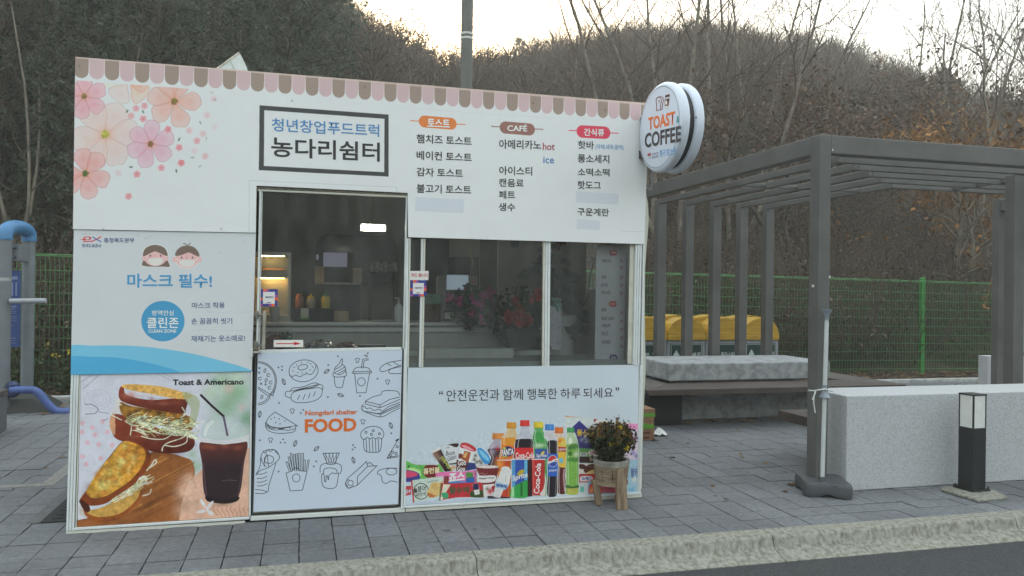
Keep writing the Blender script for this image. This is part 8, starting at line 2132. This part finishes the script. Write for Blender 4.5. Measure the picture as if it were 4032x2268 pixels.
arc.append((xb_, yb2, zc2))
MB().tube(arc, .088, 18).build('arched_cap', BLU, ex, smooth=True)
MB().box(xa + .03, xb_ + .03, ya + .1, yb2 - .1, at(50, 1028, 11.2).z, at(50, 962, 11.2).z).build('gusset_plate', GRY, ex, bevel=.004)
q = at(52, 978, 11.2); 
for (px, py) in ((52, 978), (65, 978), (63, 1014)):
    p = at(px, py, ya + .12); MB().lathe((p.x, ya + .085, p.z), [(.001, -.012), (.018, 0), (.001, .012)], 8).build('bolt', BLK, ex)
a, b = at(42, 1066, 11.25), at(78, 1368, 11.25)
pn = MB().box(a.x, b.x + .0, 11.24, 11.262, b.z, a.z).build('instruction_panel', mat('instruction_blue', (0.05, 0.09, 0.26), .5, .08, 5), ex, bevel=.003)
for k, (y0_, y1_, x0_, x1_) in enumerate(((1088, 1101, 46, 68), (1112, 1165, 46, 51), (1112, 1165, 61, 66), (1204, 1210, 46, 64), (1215, 1218, 44, 60), (1225, 1227, 44, 64), (1232, 1234, 44, 62), (1246, 1248, 42, 66), (1254, 1256, 42, 66), (1262, 1264, 42, 64), (1282, 1284, 42, 55), (1330, 1333, 41, 62), (1340, 1342, 41, 60), (1350, 1352, 41, 62))):
    a, b = at(x0_, y0_, 11.236), at(x1_, y1_, 11.236); MB().box(a.x, b.x, 11.236, 11.2385, b.z, a.z).build('panel_print', ink(126, 142, 190), ex)
h0, h1 = at(38, 1186, 10.9), at(182, 1184, 10.9)
MB().tube([h0, h1], .033, 12).build('handle_bar', mat('pale_grip', (0.36, 0.37, 0.39), .4, .06, 6), ex, smooth=True)
MB().tube([at(x, y, 10.85) for x, y in Canvas.curve([(40, 1536), (90, 1535), (130, 1536), (155, 1550), (180, 1580), (205, 1607), (228, 1619), (275, 1622)], 4)], .048, 14).build('swing_tube', BLT, ex, smooth=True)
p = at(45, 1535, 10.85); MB().lathe((p.x, 10.9, p.z), [(.03, -.10), (.075, -.06), (.075, .06), (.03, .10)], 14).build('pivot', mat('dark_blue_pivot', (.03, .045, .11), .4, .1, 6), ex, smooth=True)
MB().hexa([(-3.95, 10.75, 0), (-2.98, 10.95, 0), (-3.05, 11.75, 0), (-3.95, 11.75, 0)], [(-3.85, 10.9, .16), (-3.22, 11.05, .16), (-3.25, 11.65, .16), (-3.85, 11.65, .16)]).build('foot', mat('dark_foot_rubber', (.05, .052, .048), .8, .15, 6), ex, bevel=.01)
MB().lathe((xa, ya, at(25, 1100, ya).z), [(.0785, -.02), (.079, .02)], 18).build('worn_band', mat('worn_band', (.42, .42, .42), .6, .2, 12), ex)
# ---- bench at the left edge
bp_ = ground(27, 1692)
lb_ = empty('grey_bench', (bp_.x - .25, bp_.y - .9, 0), 'grey bench with dark wooden seat boards at the left edge', 'bench')
zt5 = at(30, 1532, bp_.y).z
BG = mat('bench_grey', (.13, .135, .14), .6, .1, 5)
for y in (bp_.y - .32, bp_.y - 1.9): MB().box(bp_.x - .5, bp_.x, y, y + .32, 0, zt5 - .062).build('bench_leg', BG, lb_, bevel=.008)
for k in range(4): MB().box(bp_.x - .515 + k * .132, bp_.x - .515 + k * .132 + .124, bp_.y - 1.95, bp_.y + .01, zt5 - .06, zt5).build('seat_board', SLATY, lb_, bevel=.005)
# ---- iron drain cover at the kiosk's left foot
PDc = Z(0, 1380, 1.632)
IRON = mat('dark_cast_iron', (0.035, 0.035, 0.034), .6, .3, 30, bump=.4, metal=.4)
dr = empty('drain_cover', (-1.5, 6.2, 0), 'dark cast iron drain cover at the left foot of the kiosk', 'drain cover')
d0, d1 = ground(*PDc(262, 1108)), ground(*PDc(425, 905))
MB().box(d0.x, -1.0, d0.y, d0.y + .85, -.03, .006).build('plate', IRON, dr, bevel=.003)
for i in range(5):
    for j in range(8):
        x, y = d0.x + .05 + i * .085, d0.y + .05 + j * .1
        MB().box(x, x + .06, y, y + .055, .0062, .0105).build('stud', IRON, dr)
MB().box(d0.x - .09, d0.x - .004, d0.y, d0.y + .9, -.03, .004).build('frame_edge', mat('grey_frame_stone', (.12, .12, .12), .8, .2, 12), dr, bevel=.003)
cut_texts()
